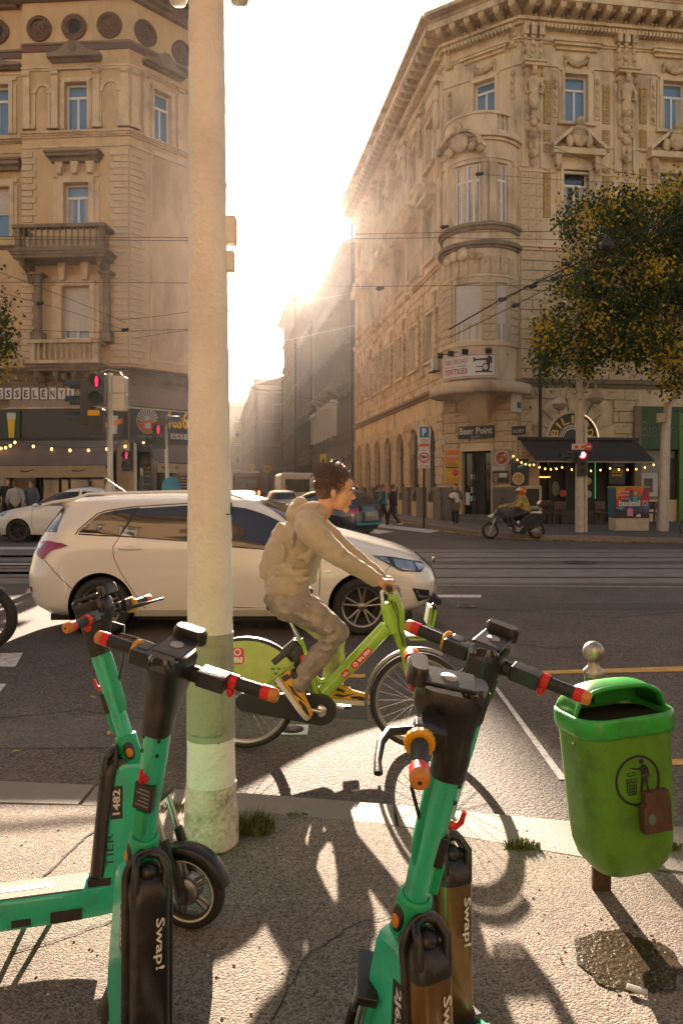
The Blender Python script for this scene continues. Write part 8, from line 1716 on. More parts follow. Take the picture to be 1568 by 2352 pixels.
# ---- simple pedestrians
def pedestrian(label, px, py, Y, h=1.75, heading=0.0, top=(.05, .05, .05), legs=(.02, .02, .02), hairc=HAIRM, step=.3, arms=((.1, .1), (-.1, .1)), shoe_c=(.5, .48, .45), z0=0.0, gender=0, group='people on the far side of the junction'):
    p = W(px, py, Y); base = Vector((p.x, Y, z0)); t = thing('person', label, 'person', M=T(*base) @ RZ(heading), group=group); k = h/1.75; V = lambda x, y, z: Vector((x*k, y*k, z*k))
    aL, aR = V(step*.5, .09, .09), V(-step*.5, -.09, .1+abs(step)*.12); kL, kR = V(step*.35, .09, .5), V(-step*.05, -.09, .5)
    hL, hR = V(arms[0][0], .24, .85+arms[0][1]), V(arms[1][0], -.24, .85+arms[1][1]); eL, eR = V(arms[0][0]*.2-.04, .27, 1.12), V(arms[1][0]*.2-.04, -.27, 1.12); HM = T(*V(.03, 0, 1.62)) @ SCL(k, k, k)
    b = head_prims(T(*V(.03, 0, 1.62)), k)+[('c', [V(0, 0, 1.55), V(0, 0, 1.42)], [.055*k, .06*k]), ('c', [V(0, -.06, 1.38), V(0, 0, 1.15), V(0, 0, .95)], [.1*k, .12*k, .12*k])]
    for s, a, kk in ((1, aL, kL), (-1, aR, kR)): b += [('c', [V(0, s*.09, .92), kk, a], [.075*k, .052*k, .038*k])]
    for s, e, hh in ((1, eL, hL), (-1, eR, hR)):
        b += [('c', [V(0, s*.17, 1.4), e, hh], [.05*k, .04*k, .03*k]), ('e', tuple(hh+V(.01, 0, -.05)), (.03*k, .016*k, .045*k))]+[('c', [hh+V(.02*i-.02, 0, -.08), hh+V(.02*i-.015, 0, -.125)], [.008*k, .007*k]) for i in range(4)]
    body = blob('body', b, SKIN, t, .013, 2); hair(t, HM, 1.02, 60, .035, hairc, 2, .6, .02 if not gender else -.1)
    tm, lm_ = col(top, None, .9), col(legs, None, .9)
    blob('jacket', [('c', [V(0, 0, 1.36), V(0, 0, 1.15), V(0, 0, .93)], [.145*k, .155*k, .15*k], 1.15), ('c', [V(0, -.15, 1.42), V(0, .15, 1.42)], [.075*k, .075*k])]+[('c', [V(0, s*.18, 1.4), e, hh], [.075*k, .062*k, .05*k]) for s, e, hh in ((1, eL, hL), (-1, eR, hR))], tm, t, .018, 4, disp=.03, dsc=.12)
    blob('trousers', [('c', [V(0, s*.07, .95), V(0, s*.09, .85), kk, a], [.11*k, .1*k, .075*k, .06*k]) for s, a, kk in ((1, aL, kL), (-1, aR, kR))], lm_, t, .018, 4, disp=.02, dsc=.1)
    for a in (aL, aR): obj('shoe', MB().ball(tuple(a+V(.05, 0, -.045)), (.13*k, .045*k, .05*k), 10), col(shoe_c, None, .6), t)
    return t, V, k
t1, V, k = pedestrian('man in turquoise and black track jacket walking off the crossing', 878, 1210, 30.5, 1.72, R(0), (.02, .30, .33), (.015, .014, .013), step=.5, arms=((.2, .05), (-.2, .05)))
obj('jacket_panel', MB().tube([(.0, -.17, 1.42), (-.02, -.27, 1.15), (-.2, -.25, .93)], [.085, .072, .058], 10), BLACKP, t1); obj('jacket_panel', MB().tube([(-.09, 0, 1.42), (-.13, 0, 1.0)], [.1, .12], 10), BLACKP, t1)
pedestrian('person half hidden behind the man in the turquoise jacket, pale trousers', 866, 1205, 31.2, 1.68, R(0), (.03, .03, .03), (.35, .3, .24), step=-.3)
pedestrian('man in black jacket and black trousers walking behind the turquoise one', 902, 1210, 30.5, 1.72, R(0), (.015, .015, .015), (.012, .012, .012), step=-.5, arms=((.1, .05), (.12, .05)))
tw, V, k = pedestrian('woman holding a white bundle on the pavement below the burger poster', 1045, 1205, 29.0, 1.62, R(-110), (.13, .1, .07), (.02, .018, .015), BLACKP, step=.22, arms=((.28, .3), (.28, .25)), z0=FKZ, gender=0, shoe_c=(.3, .13, .08))
blob('white_bundle', [('e', (.28, 0, 1.15), (.14, .2, .14)), ('e', (.26, .12, 1.02), (.1, .1, .16))], PAPER, tw, .02, 3, disp=.05, dsc=.08); blob('coat_tail', [('c', [(0, 0, 1.0), (0, 0, .68)], [.17, .21])], col((.13, .1, .07)), tw, .02, 3)
pl1, V, k = pedestrian('man in dark top standing at the pub left of the white saloon', 18, 1150, 26.2, 1.8, R(-60), (.02, .02, .022), (.02, .02, .02), z0=FKZ)
pedestrian('person in black backpack and pale jacket in front of the left pub', 36, 1150, 25.6, 1.7, R(120), (.4, .37, .33), (.03, .03, .03), z0=FKZ)
pedestrian('man in blue denim jacket over white shirt by the left pub', 73, 1150, 26.0, 1.72, R(-100), (.07, .1, .14), (.03, .04, .06), z0=FKZ)
pedestrian('distant walker between parked cars down the side street', 708, 1150, 46, 1.75, R(90), (.03, .03, .03), (.03, .03, .03))
pedestrian('fair haired distant walker beside the grey white van', 612+45, 1150, 40, 1.7, R(90), (.25, .18, .1), (.05, .05, .05), hairc=col((.25, .15, .06), 'fair_hair'))
# ---- motor scooter with rider
MSY = 23.0; Ms = T(W(1177, 1240, MSY).x, MSY, 0) @ RZ(PI); MBK = pm('scooter_black', (.018, .02, .024), .25, var=.1, coat=.8)
t = thing('motor_scooter', 'black motor scooter with top case waiting at the kerb before the pub', 'motor scooter', M=Ms); c0 = W(1177, 1240, MSY).x
def ML(px, py): return (-(W(px, py, MSY).x-c0), CAMZ-(py-1120)/FPX*MSY)
for px, nm in ((1125, 'front_wheel'), (1231, 'rear_wheel')):
    x, _ = ML(px, 1218); m_ = MB(T(x, 0, .27) @ RX(PI/2)); m_.lathe([(.19, -.05), (.24, -.055), (.27, 0), (.24, .055), (.19, .05)], 32); w = obj(nm, m_, TYRE, t); m_ = MB(T(x, 0, .27) @ RX(PI/2)); m_.lathe([(.19, -.03), (.17, 0), (.19, .03)], 28); obj('rim', m_, ALU, w)
    for i in range(5): a = i*2*PI/5; obj('spoke', MB().tube([(x, 0, .27), (x+.18*math.cos(a), 0, .27+.18*math.sin(a))], .02, 6), ALU, w)
def mp(pts, w_, nm, mat, bev=.02): P = [ML(*p) for p in pts]; m_ = MB(); m_.prism(P, -w_, w_); return obj(nm, m_, mat, t, bevel=bev)
mp([(1126, 1190), (1140, 1186), (1160, 1192), (1168, 1212), (1178, 1224), (1200, 1226), (1212, 1214), (1240, 1205), (1250, 1190), (1245, 1180), (1222, 1178), (1200, 1184), (1185, 1205), (1172, 1205), (1162, 1186), (1150, 1172), (1138, 1176)], .17, 'fairing', MBK)
mp([(1108, 1206), (1118, 1198), (1134, 1198), (1140, 1206), (1126, 1202)], .07, 'front_mudguard', MBK, .01); mp([(1216, 1176), (1240, 1174), (1243, 1178), (1216, 1181)], .12, 'rear_rail', FRAMEW, .01); mp([(1212, 1220), (1225, 1212), (1236, 1216), (1230, 1226)], .18, 'engine_cover', ALU, .02); mp([(1165, 1212), (1176, 1206), (1190, 1212), (1200, 1206), (1188, 1222), (1170, 1218)], .175, 'side_panel', ALU, .01)
mp([(1120, 1186), (1134, 1178), (1139, 1182), (1126, 1190)], .1, 'headlamp', pm('head_lamp_on', (.6, .58, .5), .3, var=0), .01); mp([(1130, 1182), (1140, 1168), (1146, 1172), (1138, 1186)], .14, 'windscreen', GLASSD, .01); mp([(1238, 1150), (1262, 1150), (1266, 1158), (1262, 1166), (1238, 1166), (1234, 1158)], .18, 'top_case', BLK, .03)
mp([(1244, 1166), (1258, 1166), (1252, 1182), (1244, 1182)], .05, 'case_bracket', METD, .005); x, z = ML(1244, 1186); obj('tail_light', MB().ball((x, 0, z), (.03, .12, .05), 8), TAILR, t); mp([(1240, 1149), (1258, 1149), (1258, 1153), (1240, 1153)], .12, 'case_reflector', TAILR, .01)
m_ = MB(); a, b = ML(1125, 1218), ML(1140, 1180); m_.tube([(a[0], .09, a[1]), (b[0], .09, b[1])], .025, 8).tube([(a[0], -.09, a[1]), (b[0], -.09, b[1])], .025, 8); obj('fork', m_, ALU, t); m_ = MB(); c = ML(1148, 1166); m_.tube([(c[0], -.35, c[1]+.03), (c[0], 0, c[1]), (c[0], .35, c[1]+.03)], .018, 8).tube([(c[0], .33, c[1]), (c[0]+.02, .38, c[1]+.28)], .01, 6).ball((c[0]+.02, .4, c[1]+.3), (.03, .08, .05), 8); obj('handlebar', m_, BLACKP, t)
rt = thing('person', 'rider in patterned yellow jacket and red helmet sitting on the black motor scooter', 'person', M=Ms)
q = lambda px, py, y=0.0: Vector((ML(px, py)[0], y, ML(px, py)[1]))
hipr, shr, hdr = q(1205, 1176), q(1196, 1145), q(1197, 1130); b = head_prims(T(*hdr), .95)+[('c', [shr, q(1202, 1160), hipr], [.12, .13, .15]), ('c', [hdr, shr], [.055, .06])]
for s in (-1, 1): b += [('c', [q(1196, 1146, s*.18), q(1182, 1160, s*.25), q(1156, 1162, s*.3)], [.05, .04, .03]), ('c', [hipr+Vector((0, s*.1, 0)), q(1170, 1186, s*.16), q(1176, 1216, s*.16)], [.09, .06, .045])]+[('c', [q(1156, 1162, s*.3+.02*i), q(1150, 1164, s*.3+.02*i)], [.014, .01]) for i in range(-2, 3)]
blob('body', b, SKIN, rt, .015, 2)
PATJ = pm('camo_yellow_jacket', (.36, .26, .05), .85, var=.6, vs=14, dirt=(.06, .07, .05), dirt_amt=1.0, dirt_scale=9)
blob('jacket', [('c', [shr, q(1202, 1160), hipr+Vector((0, 0, .03))], [.16, .18, .19], 1.1), ('c', [q(1196, 1147, -.16), q(1196, 1147, .16)], [.09, .09])]+[('c', [q(1196, 1147, s*.18), q(1182, 1161, s*.26), q(1160, 1162, s*.3)], [.09, .075, .06]) for s in (-1, 1)], PATJ, rt, .02, 3, disp=.04, dsc=.1)
blob('trousers', [('c', [hipr+Vector((0, s*.1, 0)), q(1170, 1186, s*.16), q(1177, 1214, s*.16)], [.12, .09, .07]) for s in (-1, 1)], BLACKP, rt, .02, 3, disp=.02, dsc=.1)
blob('leg_cover', [('c', [hipr, q(1185, 1182), q(1166, 1188), q(1176, 1206)], [.16, .2, .2, .16])], BLACKP, rt, .02, 3, disp=.05, dsc=.1)
m_ = MB(); m_.ball(tuple(hdr+Vector((-.01, 0, .03))), (.15, .135, .15), 18); hm = obj('helmet', m_, pm('helmet_red', (.5, .05, .02), .25, var=.5, vs=9, dirt=(.6, .35, .03), dirt_amt=1, dirt_scale=8, coat=.8), rt); obj('visor', MB().ball(tuple(hdr+Vector((.08, 0, .07))), (.1, .11, .05), 12), FRAMEW, hm); obj('visor_opening', MB().ball(tuple(hdr+Vector((.07, 0, .01))), (.085, .1, .045), 12), BLACKP, hm)
# ------------------------------------------------------------ signals, signs, lamps
GALV = pm('galvanised_steel', (.42, .39, .34), .5, metal=.5, var=.12, vs=6, dirt=(.25, .2, .15), dirt_amt=.3)
CREAM = pm('cream_pole_paint', (.5, .44, .34), .6, var=.1, vs=5, dirt=(.25, .19, .13), dirt_amt=.4, dirt_scale=4)
REDL = pm('signal_red_lit', (1, .05, .15), emit=(1, .01, .06), es=.5, var=0); REDW = pm('signal_core', (1, .4, .5), emit=(1, .4, .45), es=.5, var=0)
def visor(root, M, r_=.11, d=.2): return obj('visor', MB(M).lathe([(r_, 0), (r_*.95, d), (r_*.9, d), (r_*.93, 0)], 16, RX(PI/2), arc=PI*1.1), BLACKP, root)
def ped_head(root, c, lit=True, lamp=True):
    """pedestrian signal facing the camera: box with two round fields, red figure in the upper one"""
    w, h = .32, .68; m_ = MB(); m_.box(c.x-w/2, c.x+w/2, c.y-.1, c.y+.1, c.z-h, c.z); b = obj('signal_box', m_, BLACKP, root, bevel=.02)
    for k in (0, 1):
        z = c.z-.17-.34*k; m_ = MB(T(c.x, c.y-.102, z)); disc(m_, 0, 0, .13, 0, 20); ln = obj('lens', m_, pm('lens_dark', (.015, .03, .02), .15, var=0), b); visor(b, T(c.x, c.y-.1, z) @ RY(-.15), .14, .16)
        if k == 0:
            m_ = MB(T(c.x, c.y-.108, z)); disc(m_, 0, .085, .022, 0, 10); m_.add([(-.035, 0, .06), (.035, 0, .06), (.03, 0, -.02), (.02, 0, -.11), (-.02, 0, -.11), (-.03, 0, -.02)], [tuple(range(6))]); obj('red_figure', m_, REDL, ln)
    return b
def side_head(root, c, n=3, s=-1, h=.34):
    m_ = MB(); m_.box(c.x-.12, c.x+.12, c.y-.17, c.y+.17, c.z-h*n, c.z); b = obj('signal_box', m_, BLACKP, root, bevel=.02)
    for k in range(n): visor(b, T(c.x+s*.12, c.y, c.z-h*(k+.5)) @ RZ(s*PI/2), .14, .32)
    return b
p = W(253, 1120, 15.5); t = thing('traffic_light', 'tall grey traffic light with three side visors and a cream box at its back', 'traffic light', (p.x, 15.5, 0))
m_ = MB(); m_.tube([(p.x, 15.5, 0), (p.x, 15.5, W(0, 857, 15.5).z)], [.065, .052], 16); obj('pole', m_, GALV, t); m_ = MB(T(p.x, 15.5, 0)); m_.lathe([(.11, 0), (.11, 1.58), (.09, 1.66), (.065, 1.72)], 20); obj('pole_sleeve', m_, GALV, t)
c = W(226, 858, 15.3); ped_head(t, Vector((c.x, 15.3, c.z))); side_head(t, Vector((W(203, 870, 15.5).x, 15.5, W(0, 868, 15.5).z))); c = W(224, 940, 15.3); m_ = MB(); m_.box(c.x-.15, c.x+.14, 15.2, 15.4, W(0, 1002, 15.3).z, c.z); obj('counter_box', m_, BLACKP, t, bevel=.01); m_ = MB(); m_.box(c.x-.16, c.x+.08, 15.18, 15.2, c.z-.14, c.z-.03); obj('yellow_tag', m_, YELP, t)
c0_, c1_ = W(263, 866, 15.5), W(291, 944, 15.5); m_ = MB(); m_.box(c0_.x, c1_.x, 15.35, 15.6, c1_.z, (c0_.z+c1_.z)/2-.004).box(c0_.x, c1_.x, 15.35, 15.6, (c0_.z+c1_.z)/2+.004, c0_.z); obj('back_box', m_, CREAM, t, bevel=.015); m_ = MB(); q = W(253, 852, 15.5); m_.tube([q+Vector((-.2, 0, -.02)), q+Vector((0, 0, .04)), q+Vector((.22, 0, -.03)), q+Vector((.26, 0, -.1))], .012, 6); obj('bracket', m_, GALV, t)
for i in (905, 960, 1000): m_ = MB(T(p.x, 15.5, W(0, i, 15.5).z)); m_.lathe([(.058, -.02), (.066, 0), (.058, .02)], 14); obj('clamp', m_, GALV, t)
for (x0, x1, yt, Y, px, py, lab) in ((391, 379, 962, 19.5, 366, 972, 'leaning slim traffic light pole just left of the pale pole with red figure'), (312, 311, 1008, 24.0, 293, 1034, 'small distant traffic light with red figure between the two nearer ones')):
    a, b = W(x0, 1120, Y), W(x1, yt, Y); a.z = 0; t = thing('traffic_light', lab, 'traffic light', tuple(a)); obj('pole', MB().tube([a, b], [.06, .05], 12), GALV, t); c = W(px, py, Y-.1); ped_head(t, Vector((c.x, Y-.1, c.z))); side_head(t, Vector((b.x-.05, Y, b.z+.02)), 1, 1, .16)
t = thing('round_road_sign', 'blue rounded road sign seen edge on over the estate car roof beside the pale pole', 'sign', tuple(W(395, 1130, 18))); q = W(393, 1120, 18); obj('plate', MB(T(*q) @ RZ(.9)).lathe([(.26, -.01), (.26, .01), (.001, .01)], 24, RX(PI/2)), col((.03, .22, .3)), t); obj('post', MB().tube([(q.x, 18.05, 0), (q.x, 18.05, q.z)], .03, 8), GALV, t)
# parking zone sign
YS = 26.9; q = W(973, 1120, YS); t = thing('parking_sign', 'sign post with blue P parking zone sign over a red ringed no lorries sign', 'sign', (q.x, YS, FKZ)); obj('post', MB().tube([(q.x, YS, FKZ), (q.x, YS, W(0, 978, YS).z)], .045, 10), METD, t)
def plate(x0, y0, x1, y1, mat, nm, Y=YS, root=None, th=.03): a, b = W(x0, y0, Y), W(x1, y1, Y); return obj(nm, MB().box(a.x, b.x, Y-.08-th, Y-.08, b.z, a.z), mat, root or t, bevel=.01), a, b
pl1_, a, b = plate(959, 978, 987, 1018, PAPER, 'sign_plate'); BLU = col((.01, .13, .26)); m = MB(); x0, x1, z0, z1 = a.x+.06, b.x-.06, b.z+.2, a.z-.05; m.box(x0, x1, YS-.118, YS-.111, z0, z1); bp2 = obj('blue_panel', m, BLU, pl1_); obj('lettering', text_mb('P', x0+.09, x1-.09, z0+.05, z1-.05, YS-.12, bold=.04), WTXT, bp2); obj('lettering', text_mb('ZÓNA', a.x+.08, b.x-.08, b.z+.05, b.z+.16, YS-.113), BLACKP, pl1_)
pl2_, a, b = plate(961, 1018.5, 984, 1034, PAPER, 'sign_plate'); obj('red_panel', MB().box(a.x+.02, b.x-.02, YS-.118, YS-.111, (a.z+b.z)/2, a.z-.02), col((.5, .08, .02)), pl2_)
pl3_, a, b = plate(958, 1035, 987, 1076, PAPER, 'sign_plate'); m = MB(); ring(m, (a.x+b.x)/2, a.z-.26, .145, .195, YS-.114, 28); obj('red_ring', m, col((.45, .015, .015)), pl3_); m = MB(); cx = (a.x+b.x)/2; m.box(cx-.1, cx+.03, YS-.118, YS-.112, a.z-.28, a.z-.18).box(cx+.035, cx+.1, YS-.118, YS-.112, a.z-.28, a.z-.21); obj('lorry_print', m, BLACKP, pl3_); obj('lettering', text_mb('3.5t', cx-.07, cx+.07, a.z-.39, a.z-.32, YS-.114), BLACKP, pl3_); obj('lettering', text_mb('ZÓNA', a.x+.08, b.x-.08, b.z+.04, b.z+.14, YS-.113), BLACKP, pl3_)
# double lamp post with signal
YL = 24.5; q = W(1330, 1120, YL); t = thing('double_lamp_post', 'cream lamp post with two curved arms and bell lamps, red signal on it', 'lamp post', (q.x, YL, FKZ)); zt_ = W(0, 740, YL).z
obj('shaft', MB().tube([(q.x, YL, FKZ), (q.x, YL, W(0, 900, YL).z), (q.x-.05, YL, zt_)], [.15, .11, .06], 18), CREAM, t); obj('side_pipe', MB().tube([(q.x+.2, YL, FKZ), (q.x+.2, YL, W(0, 965, YL).z)], .06, 12), CREAM, t)
LG = pm('lamp_globe', (.28, .24, .18), .15, var=.15, spec=.9)
for s, (lx, ly) in ((-1, (1284, 926)), (1, (1368, 912))):
    l_ = W(lx, ly, YL); P = [(q.x+s*.13, YL, l_.z-.9), (q.x+s*.13, YL, l_.z+.1), (q.x+s*.28, YL, l_.z+.42), (l_.x-s*.2, YL, l_.z+.55), (l_.x-s*.03, YL, l_.z+.46), (l_.x, YL, l_.z+.25)]; ar_ = obj('arm', MB().tube(P, .035, 10), CREAM, t)
    obj('lamp_hood', MB(T(*l_)).lathe([(.05, .27), (.08, .2), (.17, .12), (.24, 0), (.26, -.03), (.24, -.035)], 24), CREAM, ar_); obj('globe', MB(T(*l_)).lathe([(.235, -.036), (.2, -.14), (.12, -.22), (.001, -.25)], 24), LG, ar_)
c = W(1333, 1034, YL-.15); m = MB(); m.box(c.x-.16, c.x+.16, YL-.33, YL-.13, W(0, 1094, YL).z, c.z); sb = obj('signal_box', m, BLACKP, t, bevel=.02); z = W(0, 1046, YL).z; mm = MB(T(c.x, YL-.335, z)); disc(mm, 0, 0, .1, 0, 20); obj('red_lens', mm, REDW, sb); mm = MB(T(c.x, YL-.334, z)); ring(mm, 0, 0, .09, .12, -.001, 20); obj('lens_rim', mm, REDL, sb); visor(sb, T(c.x, YL-.33, z), .13, .2)
for k in (1066, 1082): mm = MB(T(c.x, YL-.335, W(0, k, YL).z)); disc(mm, 0, 0, .09, 0, 16); obj('lens', mm, _mats['lens_dark'], sb)
side_head(t, Vector((W(1316, 1040, YL).x, YL, W(0, 1036, YL).z)), 1, -1, .4)
ar_, a, b = plate(1310, 1020, 1350, 1033, PAPER, 'arrow_sign', YL-.1, t); m = MB(); c = W(1345, 1027, YL); disc(m, c.x, c.z, .13, YL-.225, 20); rs = obj('red_disc', m, REDP, ar_); obj('arrow', MB().add([(c.x-.08, YL-.23, c.z-.015), (c.x+.02, YL-.23, c.z-.015), (c.x+.02, YL-.23, c.z-.05), (c.x+.09, YL-.23, c.z), (c.x+.02, YL-.23, c.z+.05), (c.x+.02, YL-.23, c.z+.015), (c.x-.08, YL-.23, c.z+.015)], [tuple(range(7))]), WTXT, rs); m = MB(); c = W(1318, 1027, YL); disc(m, c.x, c.z, .06, YL-.225, 12); disc(m, c.x+.2, c.z, .05, YL-.225, 12); obj('red_mark', m, REDP, ar_)
q = W(1527, 1120, 25.0); t = thing('bent_lamp_post', 'grey tapered post bending right at its top with a small box, near the right edge', 'lamp post', (q.x, 25, FKZ)); obj('shaft', MB().tube([(q.x-.1, 25, FKZ), (q.x, 25, W(0, 1000, 25).z), (q.x+.08, 25, W(0, 935, 25).z), (q.x+.5, 25, W(0, 895, 25).z), (q.x+1.3, 25, W(0, 880, 25).z)], [.2, .15, .12, .08, .06], 16), GALV, t); a, b = W(1506, 950, 25), W(1522, 971, 25); obj('box', MB().box(a.x, b.x, 24.8, 25, b.z, a.z), CREAM, t, bevel=.01)
# advertising box: generic bright poster, lettering as on the box
YA = 25.2; a, b = W(1413, 1120, YA), W(1489, 1216, YA); t = thing('advertising_box', 'square street cabinet with colourful backpack poster on a pale base', 'advertising box', (a.x, YA, FKZ)); zm = W(0, 1190, YA).z
obj('cabinet_base', MB().box(a.x, b.x, YA, YA+.7, FKZ, zm), CREAM, t, bevel=.01); obj('cabinet', MB().box(a.x-.01, b.x+.01, YA-.02, YA+.72, zm+.002, a.z), BLACKP, t); w_, h_ = b.x-a.x, a.z-zm; y = YA-.024
PO = pm('poster_ground', (.10, .05, .12), .4, var=0); ps = obj('poster', MB().box(a.x, b.x, y-.01, y, zm+.02, a.z), PO, t); y -= .012; r2 = random.Random(4); U_ = lambda u, v: (a.x+w_*u, zm+.02+(h_-.02)*v)
def pp(P, c, nm, k): obj(nm, MB().add([(U_(*p)[0], y-.0012*k, U_(*p)[1]) for p in P], [tuple(range(len(P)))]), col(c), ps)
for i, (P, c) in enumerate((([(0, .6), (.35, 1), (0, 1)], (.6, .25, .02)), ([(0, .25), (.5, 1), (.3, 1), (0, .6)], (.5, .04, .03)), ([(.45, 1), (.7, .55), (.85, 1)], (.6, .12, .02)), ([(.7, .5), (1, .95), (1, .5)], (.45, .02, .05)), ([(0, .0), (1, 0), (1, .15), (0, .3)], (.04, .035, .05)), ([(.0, .3), (.3, .55), (.2, .25)], (.05, .3, .4)), ([(.6, .9), (.75, .5), (.5, .6)], (.15, .04, .3)), ([(.8, .3), (1, .5), (1, .25)], (.03, .15, .4)))): pp(P, c, 'poster_shape', i)
pp([(.42, .35), (.7, .35), (.74, .68), (.6, .76), (.46, .66)], (.03, .16, .22), 'figure_jacket', 9); pp([(.5, .4), (.6, .4), (.62, .7), (.52, .7)], (.03, .4, .4), 'figure_shirt', 10); pp([(.5, .7), (.49, .86), (.54, .95), (.62, .94), (.67, .84), (.68, .68)], (.25, .13, .05), 'figure_hair', 9.5); pp([(.54, .74), (.62, .74), (.63, .88), (.54, .88)], (.5, .3, .2), 'figure_face', 11)
pp([(.52, .36), (.7, .38), (.72, .1), (.64, .08), (.62, .3), (.5, .3)], (.03, .06, .12), 'figure_legs', 10); pp([(.32, .05), (.5, .05), (.5, .28), (.41, .33), (.33, .26)], (.55, .25, .35), 'backpack_print', 12); pp([(.6, .02), (.74, .02), (.72, .12), (.62, .1)], (.6, .58, .55), 'shoe_print', 12)
q0, q1 = U_(.08, .38), U_(.72, .58); obj('lettering', text_mb('budmil', q0[0], q1[0], q0[1], q1[1], y-.017, bold=.03), WTXT, ps); q0, q1 = U_(.78, .39), U_(.95, .57); m = MB(); ring(m, (q0[0]+q1[0])/2, (q0[1]+q1[1])/2, .05, .065, y-.018, 16); m.box(q0[0], q1[0], y-.018, y-.017, q0[1], q0[1]+.012).box(q0[0], q1[0], y-.018, y-.017, q1[1]-.012, q1[1]).box(q0[0], q0[0]+.012, y-.018, y-.017, q0[1], q1[1]).box(q1[0]-.012, q1[0], y-.018, y-.017, q0[1], q1[1]); obj('square_logo', m, WTXT, ps)
for i, s in enumerate(('A stílus', 'ami', 'te vagy!')): q0, q1 = U_(.06+.05*i, .84-.12*i), U_(.38, .92-.12*i); obj('script_lettering', text_mb(s, q0[0], q1[0], q0[1], q1[1], y-.016), WTXT, ps)
obj('side_poster', MB().box(a.x-.025, a.x-.011, YA, YA+.7, zm+.02, a.z), col((.03, .12, .17)), t); obj('top_edge', MB().box(a.x-.02, b.x+.02, YA-.04, YA+.74, a.z+.002, a.z+.05), col((.35, .32, .05)), t)
# small yellow warning sign and street signs down the side street
for px, py, w2, h2, Y, c, lab, s in ((742, 1057, 7, 14, 48, (.5, .5, .02), 'tall yellow warning sign above the cyclist head in the side street', 0), (614, 1077, 8, 8, 75, (.02, .3, .45), 'blue pedestrian crossing sign with yellow edge far down the side street', 1), (579, 1072, 5, 6, 95, (.45, .08, .03), 'small round red ringed sign beside the pale pole, far away', 1)):
    q = W(px, py, Y); r_ = Y/FPX; t = thing('road_sign', lab, 'sign', (q.x, Y, 0)); pl_ = obj('plate', MB().box(q.x-w2*r_, q.x+w2*r_, Y-.04, Y, q.z-h2*r_, q.z+h2*r_), col(c if not s else (.6, .4, .03)), t); obj('post', MB().tube([(q.x, Y+.05, 0), (q.x, Y+.05, q.z)], .04, 6), GALV, t)
    obj('symbol', MB().add([(q.x-w2*r_*.6, Y-.05, q.z-h2*r_*.4), (q.x+w2*r_*.6, Y-.05, q.z-h2*r_*.4), (q.x, Y-.05, q.z+h2*r_*.6)], [(0, 1, 2)]), BLACKP if not s else col(c), pl_)
# parked bicycle cut by the right edge
c = W(1583, 1228, 23.6); t = thing('bicycle', 'parked bicycle cut by the right edge, its wheel near the kerb', 'bicycle', (c.x, 23.6, 0)); c.z = .34
for x in (0, 1.05): m = MB(T(c.x+x, 23.6, .34)); w = obj('wheel', m.lathe([(.31, -.018), (.34, 0), (.31, .018), (.305, 0), (.31, -.018)], 40, RX(PI/2)), TYRE, t); obj('orange_reflector', MB().ball((c.x+x-.15, 23.57, .38), (.05, .01, .03), 8), ORAP, w)
obj('frame', MB().tube([(c.x, 23.6, .34), (c.x+.2, 23.6, .95), (c.x+.75, 23.6, .9), (c.x+.5, 23.6, .34), (c.x+.22, 23.6, .9)], .022, 8).tube([(c.x+.5, 23.6, .34), (c.x+1.05, 23.6, .34), (c.x+.75, 23.6, .9)], .018, 8), col((.05, .2, .03)), t); obj('handlebar', MB().tube([(c.x+.2, 23.35, 1.02), (c.x+.2, 23.85, 1.02)], .015, 8), METD, t)
# ------------------------------------------------------------ overhead wires
WIRE = pm('wire', (.03, .026, .022), .5, metal=.5, var=0); WIREB = pm('bright_wire', (.5, .45, .38), .4, metal=.7, var=0)
wl = (([(-60, 543), (430, 546), (1010, 534), (1640, 527)], 17, .012, 'upper of the paired contact wires running across the street at balcony height', 0), ([(-60, 549), (430, 553), (1010, 546), (1640, 556)], 17.2, .012, 'lower of the paired contact wires running across the street at balcony height', 0),
    ([(-60, 648), (430, 650), (800, 658), (1640, 652)], 19, .012, 'single wire crossing both facades at the height of the first floor shutters', 0), ([(880, -20), (935, 90), (1018, 250), (1098, 400)], 20, .012, 'steep bright wire falling from the sky to the knot by the bay', 1),
    ([(1098, 400), (1017, 522), (930, 612), (870, 663), (690, 694), (520, 706)], 20, .014, 'bright wire sweeping from the knot at the bay down left to the pole', 1), ([(1098, 400), (1300, 414), (1640, 432)], 20, .009, 'thin wire from the knot to the right over the pedimented window', 0),
    ([(1030, 757), (1150, 688), (1330, 602), (1640, 452)], 19, .03, 'thick dark cable rising right from the shuttered bay window into the tree', 0), ([(1030, 776), (1180, 702), (1400, 590), (1640, 468)], 19, .018, 'dark cable just below the thickest one crossing the tree', 0), ([(1140, 700), (1300, 606), (1450, 520), (1640, 408)], 19.5, .016, 'cable rising most steeply right through the tree crown', 0), ([(1200, 660), (1400, 605), (1640, 520)], 19.5, .02, 'cable fanning out lowest through the tree', 0),
    ([(-40, 660), (170, 718), (285, 758)], 22, .012, 'wire slanting down right to the left house corner quoins', 0), ([(-40, 610), (150, 682), (290, 742)], 22, .012, 'upper slanting wire to the left house corner quoins', 0), ([(268, 735), (350, 728), (436, 716)], 22, .012, 'short wire from the quoins right behind the pale pole, upper', 0), ([(310, 777), (390, 764), (436, 758)], 22, .012, 'short wire from the quoins right behind the pale pole, lower', 0),
    ([(640, 786), (830, 744), (1035, 690)], 25, .012, 'pale wire over the side street below the long sweeping wire', 1), ([(-40, 752), (200, 764), (436, 756)], 20, .012, 'level wire in front of the lower balcony', 0), ([(1250, 330), (1420, 395), (1640, 430)], 21, .01, 'thin wire above the tree crown', 0), ([(500, 870), (640, 905), (800, 930)], 60, .03, 'lamp wire across the far side street', 0))
